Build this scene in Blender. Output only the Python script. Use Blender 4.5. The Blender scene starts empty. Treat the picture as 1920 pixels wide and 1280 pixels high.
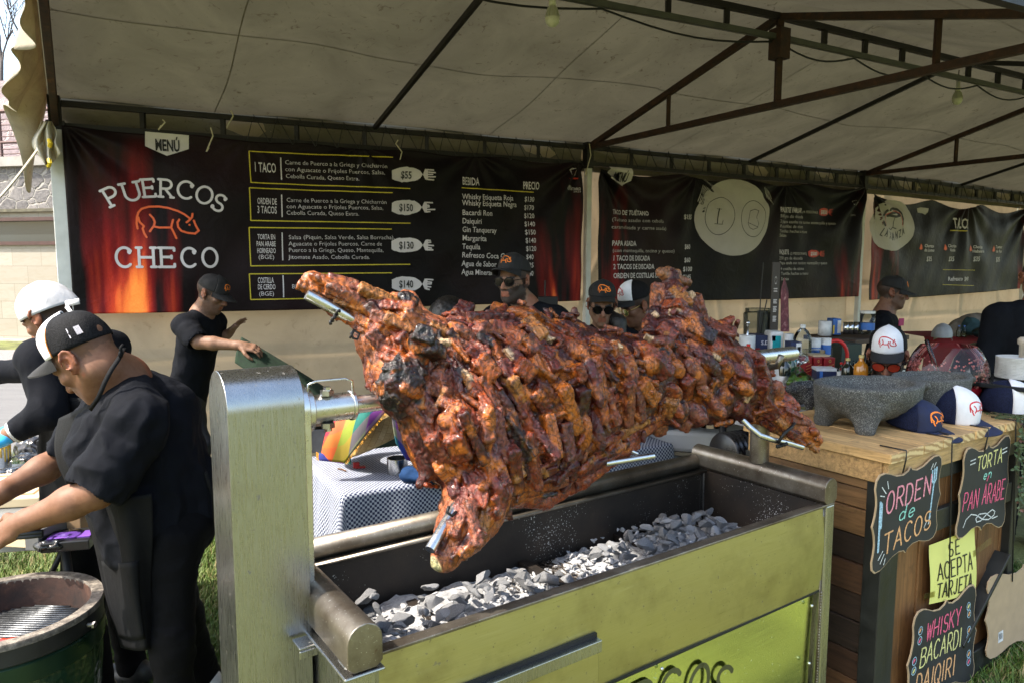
import bpy, math, random
import numpy as np
from mathutils import Vector, Matrix
from mathutils.geometry import tessellate_polygon

random.seed(7)
scene = bpy.context.scene
COL = scene.collection
R = math.radians

# ---------------------------------------------------------------- camera
CAM_Z = 1.65
FPX = 1350.0                      # focal length in photo pixels (photo is 1920 wide)
PITCH = math.atan(145 / FPX)
cam_d = bpy.data.cameras.new("camera")
cam_d.sensor_width = 36
cam_d.lens = FPX / 1920 * 36
cam_d.clip_start = 0.05
cam_d.clip_end = 500
cam = bpy.data.objects.new("camera", cam_d)
COL.objects.link(cam)
cam.location = (0, 0, CAM_Z)
cam.rotation_euler = (math.pi / 2 - PITCH, 0, 0)
scene.camera = cam
cam_d.dof.use_dof = True
cam_d.dof.focus_distance = 2.25
cam_d.dof.aperture_fstop = 11.0

# ---------------------------------------------------------------- sky, sun, exposure
SUN_EL = R(52)
SUN_H = Vector((-0.93, -0.37, 0)).normalized()      # horizontal direction towards the sun
world = bpy.data.worlds.new("World")
scene.world = world
world.use_nodes = True
wn = world.node_tree
wn.nodes.clear()
sky = wn.nodes.new("ShaderNodeTexSky")
sky.sky_type = 'NISHITA'
sky.sun_disc = False
sky.sun_elevation = SUN_EL
sky.sun_rotation = math.atan2(SUN_H.x, SUN_H.y)
sky.air_density = 1.4
sky.dust_density = 3.0
bg = wn.nodes.new("ShaderNodeBackground")
bg.inputs[1].default_value = 0.15
wo = wn.nodes.new("ShaderNodeOutputWorld")
wn.links.new(sky.outputs[0], bg.inputs[0])
wn.links.new(bg.outputs[0], wo.inputs[0])
sun_d = bpy.data.lights.new("sun", 'SUN')
sun_d.energy = 3.2
sun_d.angle = R(0.5)
sun_d.color = (1.0, 0.93, 0.82)
sun = bpy.data.objects.new("sun", sun_d)
COL.objects.link(sun)
sun_dir = (SUN_H * math.cos(SUN_EL) + Vector((0, 0, math.sin(SUN_EL)))).normalized()
sun.rotation_euler = (-sun_dir).to_track_quat('-Z', 'Y').to_euler()
scene.view_settings.view_transform = 'Standard'
scene.view_settings.look = 'None'
scene.view_settings.gamma = 1
scene.view_settings.exposure = 1.8
scene.cycles.use_denoising = True
scene.cycles.max_bounces = 8
scene.cycles.transparent_max_bounces = 12
scene.cycles.caustics_reflective = False
scene.cycles.caustics_refractive = False
scene.cycles.sample_clamp_indirect = 4.0

GZ = -0.10                        # ground level

# ---------------------------------------------------------------- frames and rays
_c, _s = math.cos(PITCH), math.sin(PITCH)

def px(x, y, Y):
    """World point at distance Y (metres along +Y) on the sight line of a photo pixel."""
    u = (x - 960) / FPX; v = (640 - y) / FPX
    ry = _c + v * _s; rz = -_s + v * _c
    t = Y / ry
    return Vector((u * t, Y, CAM_Z + rz * t))

def flat(x, y, z):
    """World point at height z on the sight line of a photo pixel."""
    p = px(x, y, 1.0); d = p - Vector((0, 0, CAM_Z)); t = (z - CAM_Z) / d.z
    return Vector((0, 0, CAM_Z)) + d * t

class Frame:
    def __init__(s, o, yaw):
        s.o = Vector((o[0], o[1], 0)); s.yaw = R(yaw)
        s.ax = Vector((math.cos(s.yaw), math.sin(s.yaw), 0)); s.bx = Vector((-math.sin(s.yaw), math.cos(s.yaw), 0))
    def w(s, a, b, z):
        return s.o + s.ax * a + s.bx * b + Vector((0, 0, z))
    def mat(s, a=0, b=0, z=0):
        m = Matrix.Rotation(s.yaw, 4, 'Z'); m.translation = s.w(a, b, z); return m
    def hit(s, x, y, b):
        """(a, z) of a photo pixel on the plane at depth b of this frame."""
        r = px(x, y, 1.0) - Vector((0, 0, CAM_Z))
        o = s.o + s.bx * b
        t = o.dot(s.bx) / r.dot(s.bx)
        p = r * t
        return (p - o).dot(s.ax), CAM_Z + p.z

GR = Frame((-.319, 1.396), 34.8)          # the grill
CT = Frame((1.3075, 2.4663), 34.0)        # the wooden counter
TB = Frame((-.734, 3.046), 29.2)          # the table with the checked cloth

# ---------------------------------------------------------------- objects
def wloc(o):
    v = Vector((0, 0, 0))
    while o is not None:
        v = v + o.location; o = o.parent
    return v

def tag(o, label=None, cat=None, group=None, kind=None):
    if label: o["label"] = label
    if cat: o["category"] = cat
    if group: o["group"] = group
    if kind: o["kind"] = kind
    return o

def thing(name, label, cat, loc, group=None):
    o = bpy.data.objects.new(name, None)
    o.empty_display_size = 0.05
    COL.objects.link(o)
    o.location = Vector(loc)
    return tag(o, label, cat, group)

def mk(name, V, F, mat=None, parent=None, smooth=True, cols=None, uvs=None, midx=None, loc=None, bevel=0, local=False, F3=None):
    """One mesh object from world-space vertices (local=True: vertices already in the object's own space)."""
    V = np.asarray(V, dtype=np.float64).reshape(-1, 3)
    if local:
        org = Vector((0, 0, 0)) if loc is None else Vector(loc)
    elif loc is not None:
        org = Vector(loc)
    elif parent is not None:
        org = wloc(parent)
    else:
        mn, mx = V.min(0), V.max(0)
        org = Vector(((mn[0] + mx[0]) / 2, (mn[1] + mx[1]) / 2, mn[2]))
    me = bpy.data.meshes.new(name)
    VV = V if local else V - np.array(org)
    if isinstance(F, np.ndarray):
        n, k = F.shape
        me.vertices.add(len(VV)); me.vertices.foreach_set("co", VV.ravel())
        me.loops.add(n * k); me.loops.foreach_set("vertex_index", F.astype(np.int32).ravel())
        me.polygons.add(n); me.polygons.foreach_set("loop_start", np.arange(0, n * k, k, dtype=np.int32))
        me.update(calc_edges=True); me.validate()
    else:
        me.from_pydata([tuple(v) for v in VV], [], F); me.update()
    if smooth:
        me.polygons.foreach_set("use_smooth", np.ones(len(me.polygons), dtype=bool))
    mats = mat if isinstance(mat, (list, tuple)) else ([mat] if mat else [])
    for m in mats: me.materials.append(m)
    if midx is not None: me.polygons.foreach_set("material_index", np.asarray(midx, dtype=np.int32))
    if cols is not None:
        at = me.color_attributes.new("Col", 'FLOAT_COLOR', 'POINT')
        c = np.ones((len(V), 4), dtype=np.float32); c[:, :np.asarray(cols).shape[1]] = cols
        at.data.foreach_set("color", c.ravel())
    if uvs is not None:
        ul = me.uv_layers.new(name="UVMap")
        li = np.zeros(len(me.loops), dtype=np.int32); me.loops.foreach_get("vertex_index", li)
        ul.data.foreach_set("uv", np.asarray(uvs, dtype=np.float32)[li].ravel())
    o = bpy.data.objects.new(name, me)
    COL.objects.link(o)
    if parent is not None:
        o.parent = parent
        o.location = org - wloc(parent) if not local else org
    else:
        o.location = org
    if bevel:
        b = o.modifiers.new("bevel", 'BEVEL'); b.width = bevel; b.segments = 2; b.limit_method = 'ANGLE'; b.angle_limit = R(40)
        w = o.modifiers.new("wn", 'WEIGHTED_NORMAL'); w.keep_sharp = True
    return o

def copy_tree(o, parent=None):
    c = o.copy(); COL.objects.link(c)
    if parent is not None: c.parent = parent
    for ch in list(o.children): copy_tree(ch, c)
    return c

def orient(d, up=(0, 0, 1)):
    """3x3 with columns right, forward (=d), up."""
    f = Vector(d).normalized(); u = Vector(up)
    r = f.cross(u)
    if r.length < 1e-5: r = Vector((1, 0, 0))
    r.normalize(); u = r.cross(f)
    return Matrix((r, f, u)).transposed()

class MB:
    """Collects shapes into one mesh. X: optional 4x4 matrix applied to everything added."""
    def __init__(s, X=None): s.V = []; s.F = []; s.X = X; s.M = []; s.cur = 0
    def add(s, vs, fs):
        n = len(s.V)
        for v in vs:
            v = Vector(v)
            s.V.append(s.X @ v if s.X is not None else v)
        for f in fs:
            s.F.append(tuple(i + n for i in f)); s.M.append(s.cur)
        return s
    def box(s, c, size, rot=None):
        c = Vector(c); h = Vector(size) / 2
        vs = []
        for dz in (-1, 1):
            for dx, dy in ((-1, -1), (1, -1), (1, 1), (-1, 1)):
                v = Vector((dx * h.x, dy * h.y, dz * h.z))
                vs.append(c + (rot @ v if rot is not None else v))
        return s.add(vs, [(3, 2, 1, 0), (4, 5, 6, 7), (0, 1, 5, 4), (1, 2, 6, 5), (2, 3, 7, 6), (3, 0, 4, 7)])
    def beam(s, p0, p1, w, h, up=(0, 0, 1)):
        p0 = Vector(p0); p1 = Vector(p1)
        return s.box((p0 + p1) / 2, (w, (p1 - p0).length, h), orient(p1 - p0, up))
    def tube(s, pts, r, n=10, caps=True):
        pts = [Vector(p) for p in pts]; N = len(pts)
        rs = r if isinstance(r, (list, tuple)) else [r] * N
        up = None; vs = []
        for i, p in enumerate(pts):
            t = (pts[min(i + 1, N - 1)] - pts[max(i - 1, 0)])
            if t.length < 1e-9: t = Vector((0, 0, 1))
            t.normalize()
            if up is None:
                up = Vector((0, 0, 1)) if abs(t.z) < 0.9 else Vector((1, 0, 0))
            up = up - t * up.dot(t)
            if up.length < 1e-6: up = t.orthogonal()
            up.normalize()
            b = t.cross(up)
            for k in range(n):
                a = 2 * math.pi * k / n
                vs.append(p + (up * math.cos(a) + b * math.sin(a)) * rs[i])
        fs = []
        for i in range(N - 1):
            for k in range(n):
                k2 = (k + 1) % n
                fs.append((i * n + k, i * n + k2, (i + 1) * n + k2, (i + 1) * n + k))
        if caps:
            fs.append(tuple(range(n - 1, -1, -1))); fs.append(tuple((N - 1) * n + k for k in range(n)))
        return s.add(vs, fs)
    def cyl(s, p0, p1, r0, r1=None, n=20): return s.tube([p0, p1], [r0, r0 if r1 is None else r1], n)
    def lathe(s, prof, c=(0, 0, 0), n=32, X=None, sweep=2 * math.pi):
        c = Vector(c); vs = []; full = sweep > 6.28
        m = n if full else n + 1
        for r, z in prof:
            for k in range(m):
                a = sweep * k / n
                v = Vector((r * math.cos(a), r * math.sin(a), z))
                vs.append((X @ v if X is not None else v) + c)
        fs = []
        for i in range(len(prof) - 1):
            for k in range(n):
                k2 = (k + 1) % m if full else k + 1
                fs.append((i * m + k, i * m + k2, (i + 1) * m + k2, (i + 1) * m + k))
        return s.add(vs, fs)
    def ball(s, c, r, n=12, rot=None):
        rr = Vector(r) if hasattr(r, '__len__') else Vector((r, r, r))
        vs = []; m = n // 2
        for i in range(m + 1):
            ph = math.pi * i / m
            for k in range(n):
                a = 2 * math.pi * k / n
                v = Vector((rr.x * math.sin(ph) * math.cos(a), rr.y * math.sin(ph) * math.sin(a), rr.z * math.cos(ph)))
                vs.append(Vector(c) + (rot @ v if rot is not None else v))
        fs = []
        for i in range(m):
            for k in range(n):
                k2 = (k + 1) % n
                fs.append((i * n + k, (i + 1) * n + k, (i + 1) * n + k2, i * n + k2))
        return s.add(vs, fs)
    def prism(s, poly, thick, mp):
        """Closed outline (u, v) given depth: mp(u, v, w) -> point, w from 0 (front) to thick (back)."""
        n = len(poly)
        tri = tessellate_polygon([[Vector((u, v, 0)) for u, v in poly]])
        vs = [mp(u, v, 0) for u, v in poly] + [mp(u, v, thick) for u, v in poly]
        fs = [tuple(t) for t in tri] + [tuple(i + n for i in reversed(t)) for t in tri]
        for i in range(n):
            j = (i + 1) % n
            fs.append((i, i + n, j + n, j))
        return s.add(vs, fs)
    def grid(s, fn, nu, nv, wrap=False):
        vs = [fn(i / nu, j / nv) for j in range(nv + 1) for i in range(nu + 1)]
        fs = [(j * (nu + 1) + i, j * (nu + 1) + i + 1, (j + 1) * (nu + 1) + i + 1, (j + 1) * (nu + 1) + i) for j in range(nv) for i in range(nu)]
        return s.add(vs, fs)
    def stroke(s, pts, w, mp, lift=0.0):
        """Flat ribbon of width w along 2-D points, laid on a surface by mp(u, v, lift)."""
        P = [Vector((p[0], p[1])) for p in pts]
        Q = [P[0]]
        for p in P[1:]:
            if (p - Q[-1]).length > 1e-6: Q.append(p)
        P = Q; N = len(P)
        if N < 2:
            c = P[0]; vs = [mp(c.x + w * .5 * math.cos(k * math.pi / 5), c.y + w * .5 * math.sin(k * math.pi / 5), lift) for k in range(10)]
            return s.add(vs, [tuple(range(10))])
        L = []; Rr = []
        for i in range(N):
            d0 = (P[i] - P[i - 1]).normalized() if i > 0 else (P[1] - P[0]).normalized()
            d1 = (P[i + 1] - P[i]).normalized() if i < N - 1 else d0
            d = (d0 + d1)
            d = d.normalized() if d.length > 1e-4 else d0
            nrm = Vector((-d.y, d.x)); k = max(0.5, nrm.dot(Vector((-d0.y, d0.x))))
            h = w * .5 / k
            L.append(P[i] + nrm * h); Rr.append(P[i] - nrm * h)
        e0 = (P[0] - P[1]).normalized() * w * .35; e1 = (P[-1] - P[-2]).normalized() * w * .35
        n0 = Vector((-e0.y, e0.x)) * .6; n1 = Vector((-e1.y, e1.x)) * .6
        L = [P[0] + e0 - n0] + L + [P[-1] + e1 + n1]; Rr = [P[0] + e0 + n0] + Rr + [P[-1] + e1 - n1]
        vs = [mp(p.x, p.y, lift) for p in L] + [mp(p.x, p.y, lift) for p in Rr]
        m = len(L)
        return s.add(vs, [(i, i + m, i + 1 + m, i + 1) for i in range(m - 1)])
    def build(s, name, mat=None, parent=None, smooth=False, bevel=0, loc=None, local=False, cols=None, uvs=None):
        mats = mat
        o = mk(name, [tuple(v) for v in s.V], s.F, mats, parent, smooth, bevel=bevel, loc=loc, local=local,
               midx=s.M if isinstance(mat, (list, tuple)) else None, cols=cols, uvs=uvs)
        return o

def autosmooth(o, ang=40):
    me = o.data
    me.polygons.foreach_set("use_smooth", np.ones(len(me.polygons), dtype=bool))
    me.set_sharp_from_angle(angle=R(ang))
    return o

# ---------------------------------------------------------------- materials
class NT:
    def __init__(s, name):
        s.m = bpy.data.materials.new(name); s.m.use_nodes = True
        s.t = s.m.node_tree; s.b = s.t.nodes["Principled BSDF"]; s.out = s.t.nodes["Material Output"]
    def n(s, typ, **kw):
        nd = s.t.nodes.new("ShaderNode" + typ)
        for k, v in kw.items():
            if k in nd.inputs.keys() if isinstance(k, str) else False: nd.inputs[k].default_value = v
            else: setattr(nd, k, v)
        return nd
    def l(s, a, b): s.t.links.new(a, b)
    def coord(s, scale=(1, 1, 1), kind="Object", rot=(0, 0, 0)):
        tc = s.n("TexCoord"); mp = s.n("Mapping"); mp.inputs["Scale"].default_value = scale; mp.inputs["Rotation"].default_value = rot
        s.l(tc.outputs[kind], mp.inputs[0]); return mp.outputs[0]
    def noise(s, vec, scale, detail=4, rough=.55, dist=0):
        nd = s.n("TexNoise"); nd.inputs["Scale"].default_value = scale; nd.inputs["Detail"].default_value = detail
        nd.inputs["Roughness"].default_value = rough; nd.inputs["Distortion"].default_value = dist
        s.l(vec, nd.inputs["Vector"]); return nd.outputs["Fac"]
    def ramp(s, fac, stops):
        nd = s.n("ValToRGB"); cr = nd.color_ramp
        while len(cr.elements) < len(stops): cr.elements.new(0.5)
        for e, (p, c) in zip(cr.elements, stops):
            e.position = p; e.color = (c[0], c[1], c[2], 1) if hasattr(c, '__len__') else (c, c, c, 1)
        s.l(fac, nd.inputs[0]); return nd.outputs[0]
    def mix(s, fac, a, b, mode='MIX'):
        nd = s.n("Mix"); nd.data_type = 'RGBA'; nd.blend_type = mode
        for v, i in ((fac, 0), (a, 6), (b, 7)):
            if hasattr(v, 'links') or hasattr(v, 'is_linked'): s.l(v, nd.inputs[i])
            elif i == 0: nd.inputs[0].default_value = v
            else: nd.inputs[i].default_value = (v[0], v[1], v[2], 1)
        return nd.outputs[2]
    def math(s, op, a, b=None):
        nd = s.n("Math"); nd.operation = op
        for v, i in ((a, 0), (b, 1)):
            if v is None: continue
            if hasattr(v, 'is_linked'): s.l(v, nd.inputs[i])
            else: nd.inputs[i].default_value = v
        return nd.outputs[0]
    def bump(s, h, strength=.3, dist=.01):
        nd = s.n("Bump"); nd.inputs["Strength"].default_value = strength; nd.inputs["Distance"].default_value = dist
        s.l(h, nd.inputs["Height"]); s.l(nd.outputs[0], s.b.inputs["Normal"]); return nd
    def set(s, **kw):
        for k, v in kw.items():
            k = {"rough": "Roughness", "metal": "Metallic", "base": "Base Color", "coat": "Coat Weight", "coat_rough": "Coat Roughness",
                 "trans": "Transmission Weight", "ior": "IOR", "spec": "Specular IOR Level", "sheen": "Sheen Weight", "sss": "Subsurface Weight",
                 "emit": "Emission Color", "emit_s": "Emission Strength", "aniso": "Anisotropic", "alpha": "Alpha"}[k]
            i = s.b.inputs[k]
            if hasattr(v, 'is_linked'): s.l(v, i)
            elif hasattr(v, '__len__'): i.default_value = (v[0], v[1], v[2], 1)
            else: i.default_value = v
        return s

def plain(name, c, rough=.6, metal=0, var=.25, scale=8, bump=0, bscale=60, **kw):
    """One colour broken up by noise, with optional fine bump."""
    t = NT(name); co = t.coord()
    f = t.noise(co, scale, 5)
    c = Vector(c)
    t.set(base=t.ramp(f, [(.3, c * (1 - var)), (.7, c * (1 + var))]), metal=metal, **kw)
    t.set(rough=t.ramp(f, [(.3, max(0, rough - .08)), (.7, min(1, rough + .08))]))
    if bump:
        t.bump(t.noise(co, bscale, 3), bump, .004)
    return t.m

def glassy(name, c=(1, 1, 1), rough=.02, ior=1.45):
    """Thin clear material: mostly transparent with a glossy skin, so it needs no caustics."""
    t = NT(name)
    tr = t.n("BsdfTransparent"); tr.inputs[0].default_value = (c[0], c[1], c[2], 1)
    gl = t.n("BsdfGlossy"); gl.inputs["Roughness"].default_value = rough
    fr = t.n("Fresnel"); fr.inputs[0].default_value = ior
    ms = t.n("MixShader"); t.l(fr.outputs[0], ms.inputs[0]); t.l(tr.outputs[0], ms.inputs[1]); t.l(gl.outputs[0], ms.inputs[2])
    t.l(ms.outputs[0], t.out.inputs[0]); return t.m

# ---------------------------------------------------------------- numpy noise and implicit surfaces
def _hash(ix, iy, iz, seed):
    h = (ix * 374761393 + iy * 668265263 + iz * 2147483647 + seed * 974711) & 0xFFFFFFFF
    h = ((h ^ (h >> 13)) * 1274126177) & 0xFFFFFFFF
    h = ((h ^ (h >> 16)) * 2246822519) & 0xFFFFFFFF
    return ((h ^ (h >> 15)) & 0xFFFFFF).astype(np.float64) / 0xFFFFFF

def vnoise(P, freq=1.0, seed=0):
    """Smooth value noise in -1..1 at points P (n, 3)."""
    P = np.asarray(P, dtype=np.float64) * freq + 1000.0
    I = np.floor(P).astype(np.int64); f = P - I; f = f * f * f * (f * (f * 6 - 15) + 10)
    r = 0
    for dx in (0, 1):
        for dy in (0, 1):
            for dz in (0, 1):
                w = (f[:, 0] if dx else 1 - f[:, 0]) * (f[:, 1] if dy else 1 - f[:, 1]) * (f[:, 2] if dz else 1 - f[:, 2])
                r = r + w * _hash(I[:, 0] + dx, I[:, 1] + dy, I[:, 2] + dz, seed)
    return r * 2 - 1

def fbm(P, freq, seed=0, octv=3):
    r = 0; a = 1; t = 0
    for o in range(octv):
        r = r + vnoise(P, freq * 2 ** o, seed + o * 17) * a; t += a; a *= .5
    return r / t

def prim_bounds(p):
    k = p[0]
    if k == 'c' or k == 'f':
        a, b, ra, rb = np.array(p[1]), np.array(p[2]), p[3], p[4]; r = max(ra, rb)
        return np.minimum(a, b) - r, np.maximum(a, b) + r
    c = np.array(p[1]); r = np.linalg.norm(np.array(p[2])) if k == 'b' else max(p[2])
    return c - r, c + r

def prim_eval(p, P):
    k = p[0]
    if k == 'c' or k == 'f':
        a, b, ra, rb = np.array(p[1], dtype=np.float64), np.array(p[2], dtype=np.float64), p[3], p[4]
        ab = b - a; L2 = max(ab.dot(ab), 1e-12)
        t = ((P - a) @ ab) / L2
        if k == 'c':
            t = np.clip(t, 0, 1)
            return np.linalg.norm(P - a - t[..., None] * ab, axis=-1) - (ra + t * (rb - ra))
        rad = np.linalg.norm(P - a - t[..., None] * ab, axis=-1) - (ra + np.clip(t, 0, 1) * (rb - ra))
        L = math.sqrt(L2)
        return np.maximum(rad, np.maximum(-t * L, (t - 1) * L))
    c = np.array(p[1], dtype=np.float64); r = np.array(p[2], dtype=np.float64)
    q = P - c
    if p[3] is not None: q = q @ np.array(p[3], dtype=np.float64)     # columns of R are the axes
    if k == 'e':
        k0 = np.linalg.norm(q / r, axis=-1); k1 = np.linalg.norm(q / (r * r), axis=-1)
        return k0 * (k0 - 1.0) / np.maximum(k1, 1e-6)
    rd = p[4]
    d = np.abs(q) - (r - rd)
    return np.linalg.norm(np.maximum(d, 0), axis=-1) + np.minimum(d.max(axis=-1), 0) - rd

# a primitive: dict(p=(kind, ...), k=blend, op='add'|'sub', id=colour index)
def C_(a, b, ra, rb=None, k=.02, id=0, op='add'): return dict(p=('c', tuple(a), tuple(b), ra, ra if rb is None else rb), k=k, id=id, op=op)
def FC(a, b, ra, rb=None, k=.005, id=0, op='add'): return dict(p=('f', tuple(a), tuple(b), ra, ra if rb is None else rb), k=k, id=id, op=op)
def E_(c, r, rot=None, k=.02, id=0, op='add'): return dict(p=('e', tuple(c), tuple(r), rot), k=k, id=id, op=op)
def B_(c, h, rot=None, rd=.01, k=.005, id=0, op='add'): return dict(p=('b', tuple(c), tuple(h), rot, rd), k=k, id=id, op=op)

class SDF:
    def __init__(s, prims, h, pad=.02):
        lo = np.min([prim_bounds(q['p'])[0] for q in prims if q['op'] == 'add'], axis=0) - pad
        hi = np.max([prim_bounds(q['p'])[1] for q in prims if q['op'] == 'add'], axis=0) + pad
        s.lo, s.h = lo, h
        s.n = np.ceil((hi - lo) / h).astype(int) + 1
        s.d = np.full(s.n, .25, dtype=np.float32); s.lab = np.zeros(s.n, dtype=np.int16)
        for q in prims: s.put(q)
    def put(s, q):
        k = q['k']; a, b = prim_bounds(q['p']); m = k + 2.5 * s.h
        i0 = np.clip(np.floor((a - m - s.lo) / s.h).astype(int), 0, s.n); i1 = np.clip(np.ceil((b + m - s.lo) / s.h).astype(int) + 1, 0, s.n)
        if np.any(i1 <= i0): return
        g = [s.lo[j] + s.h * np.arange(i0[j], i1[j]) for j in range(3)]
        P = np.stack(np.meshgrid(*g, indexing='ij'), axis=-1)
        v = prim_eval(q['p'], P)
        sl = tuple(slice(i0[j], i1[j]) for j in range(3))
        d = s.d[sl]
        if q['op'] == 'add':
            hh = np.maximum(k - np.abs(d - v), 0) / max(k, 1e-6)
            nd = np.minimum(d, v) - hh * hh * k * .25
            s.lab[sl] = np.where(v < d, q['id'], s.lab[sl])
        else:
            v = -v
            hh = np.maximum(k - np.abs(d - v), 0) / max(k, 1e-6)
            nd = np.maximum(d, v) + hh * hh * k * .25
            if q['id']: s.lab[sl] = np.where(v > d, q['id'], s.lab[sl])
        s.d[sl] = nd
    def mesh(s, relax=1):
        d = s.d; ins = d < 0
        n = s.n
        cs = np.zeros(n - 1, dtype=np.int8)
        for dx in (0, 1):
            for dy in (0, 1):
                for dz in (0, 1):
                    cs += ins[dx:n[0] - 1 + dx, dy:n[1] - 1 + dy, dz:n[2] - 1 + dz]
        act = (cs > 0) & (cs < 8)
        idx = np.full(n - 1, -1, dtype=np.int64); A = np.argwhere(act); idx[act] = np.arange(len(A))
        S = np.zeros((len(A), 3)); cnt = np.zeros(len(A))
        cor = [(x, y, z) for x in (0, 1) for y in (0, 1) for z in (0, 1)]
        val = {c: d[A[:, 0] + c[0], A[:, 1] + c[1], A[:, 2] + c[2]].astype(np.float64) for c in cor}
        for c in cor:
            for ax in range(3):
                if c[ax] == 0:
                    e = list(c); e[ax] = 1; e = tuple(e)
                    va, vb = val[c], val[e]; m = (va < 0) != (vb < 0)
                    t = np.where(m, va / np.where(m, va - vb, 1), 0)
                    p = np.tile(np.array(c, dtype=np.float64), (len(A), 1)); p[:, ax] = t
                    S[m] += p[m]; cnt[m] += 1
        V = s.lo + s.h * (A + S / cnt[:, None])
        lab = s.lab[A[:, 0], A[:, 1], A[:, 2]]
        Fs = []
        for ax in range(3):
            u, v = (ax + 1) % 3, (ax + 2) % 3
            sl0 = [slice(1, -1)] * 3; sl1 = [slice(1, -1)] * 3
            sl0[ax] = slice(0, -1); sl1[ax] = slice(1, None)
            a, b = ins[tuple(sl0)], ins[tuple(sl1)]
            for flip in (False, True):
                E = np.argwhere((a & ~b) if not flip else (~a & b))
                if len(E) == 0: continue
                off = np.array([1, 1, 1]); off[ax] = 0; E = E + off
                q = []
                for du, dv in ((-1, -1), (0, -1), (0, 0), (-1, 0)):
                    e = E.copy(); e[:, u] += du; e[:, v] += dv
                    q.append(idx[e[:, 0], e[:, 1], e[:, 2]])
                q = np.stack(q, axis=1)
                Fs.append(q if not flip else q[:, ::-1])
        F = np.concatenate(Fs); F = F[(F >= 0).all(axis=1)]
        for _ in range(relax): V = laplace(V, F, .5)
        return V, F, lab

def laplace(V, F, w=.5):
    acc = np.zeros_like(V); cnt = np.zeros(len(V)); k = F.shape[1]
    for i in range(k):
        a, b = F[:, i], F[:, (i + 1) % k]
        for c in range(3):
            acc[:, c] += np.bincount(a, V[b, c], len(V)) + np.bincount(b, V[a, c], len(V))
        cnt += np.bincount(a, minlength=len(V)) + np.bincount(b, minlength=len(V))
    return V + w * (acc / np.maximum(cnt, 1)[:, None] - V)

def vnormals(V, F):
    n = np.cross(V[F[:, 2]] - V[F[:, 0]], V[F[:, -1]] - V[F[:, 1]])
    N = np.zeros_like(V)
    for i in range(F.shape[1]):
        for c in range(3): N[:, c] += np.bincount(F[:, i], n[:, c], len(V))
    return N / np.maximum(np.linalg.norm(N, axis=1), 1e-9)[:, None]

def blob(name, prims, h, mat, parent=None, relax=1, disp=None, cols=None, loc=None, pad=.02):
    V, F, lab = SDF(prims, h, pad).mesh(relax)
    if disp is not None:
        V = V + vnormals(V, F) * disp(V)[:, None]
    return mk(name, V, F, mat, parent, True, cols=cols(V, lab) if cols else None, loc=loc)

def mat_cloth(name, c, rough=.85, weave=500):
    t = NT(name); co = t.coord(); n = t.noise(co, 14, 5, .6); w = t.noise(co, weave, 2)
    c = Vector(c); t.set(base=t.ramp(n, [(.3, c * .75), (.7, c * 1.25)]), rough=rough, sheen=0, spec=.10)
    t.bump(t.mix(.25, t.ramp(t.noise(t.coord((1, 1, .6)), 10, 4, .6, 1.6), [(.2, 0), (.8, 1)]), w), .35, .012); return t.m
def folds(freq=16, amp=.006, seed=0, st=(1, 1, 1)):
    st = np.array(st)
    def f(V):
        n = fbm(V * st, freq, seed, 3); r = 1 - np.abs(fbm(V * st, freq * .7, seed + 9, 2)) * 2.4
        return amp * (.6 * n + .7 * np.clip(r, -.4, 1))
    return f

# ---------------------------------------------------------------- lettering
_tc = {}
def text_geo(txt, bold=0.0, italic=0.0):
    """Flat letters of the built-in face: (verts, faces, width), unit height."""
    key = (txt, bold, italic)
    if key in _tc: return _tc[key]
    cu = bpy.data.curves.new("t", 'FONT'); cu.body = txt; cu.size = 1; cu.offset = bold; cu.shear = italic; cu.resolution_u = 2
    ob = bpy.data.objects.new("t", cu); COL.objects.link(ob)
    dg = bpy.context.evaluated_depsgraph_get()
    me = bpy.data.meshes.new_from_object(ob.evaluated_get(dg))
    V = [(v.co.x, v.co.y) for v in me.vertices]; F = [tuple(p.vertices) for p in me.polygons]
    bpy.data.objects.remove(ob); bpy.data.curves.remove(cu); bpy.data.meshes.remove(me)
    w = max([v[0] for v in V] or [0])
    _tc[key] = (V, F, w); return _tc[key]

def put_text(mb, txt, u, v, size, mp, sx=1.0, bold=0.0, align='l', width=None, lift=0.0, italic=0.0, rot=0.0):
    """Letters of cap height ~.73*size, baseline at v, laid by mp(u, v, lift)."""
    V, F, w = text_geo(txt, bold, italic)
    if not V: return
    if width is not None: sx = width / (w * size)
    W = w * size * sx
    o = {'l': 0, 'c': -W / 2, 'r': -W}[align]
    ca, sa = math.cos(rot), math.sin(rot)
    pts = [(o + x * size * sx, y * size) for x, y in V]
    mb.add([mp(u + x * ca - y * sa, v + x * sa + y * ca, lift) for x, y in pts], F)

def arc(cx, cy, rx, ry, a0, a1, n=14):
    return [(cx + rx * math.cos(R(a0 + (a1 - a0) * i / n)), cy + ry * math.sin(R(a0 + (a1 - a0) * i / n))) for i in range(n + 1)]

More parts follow.
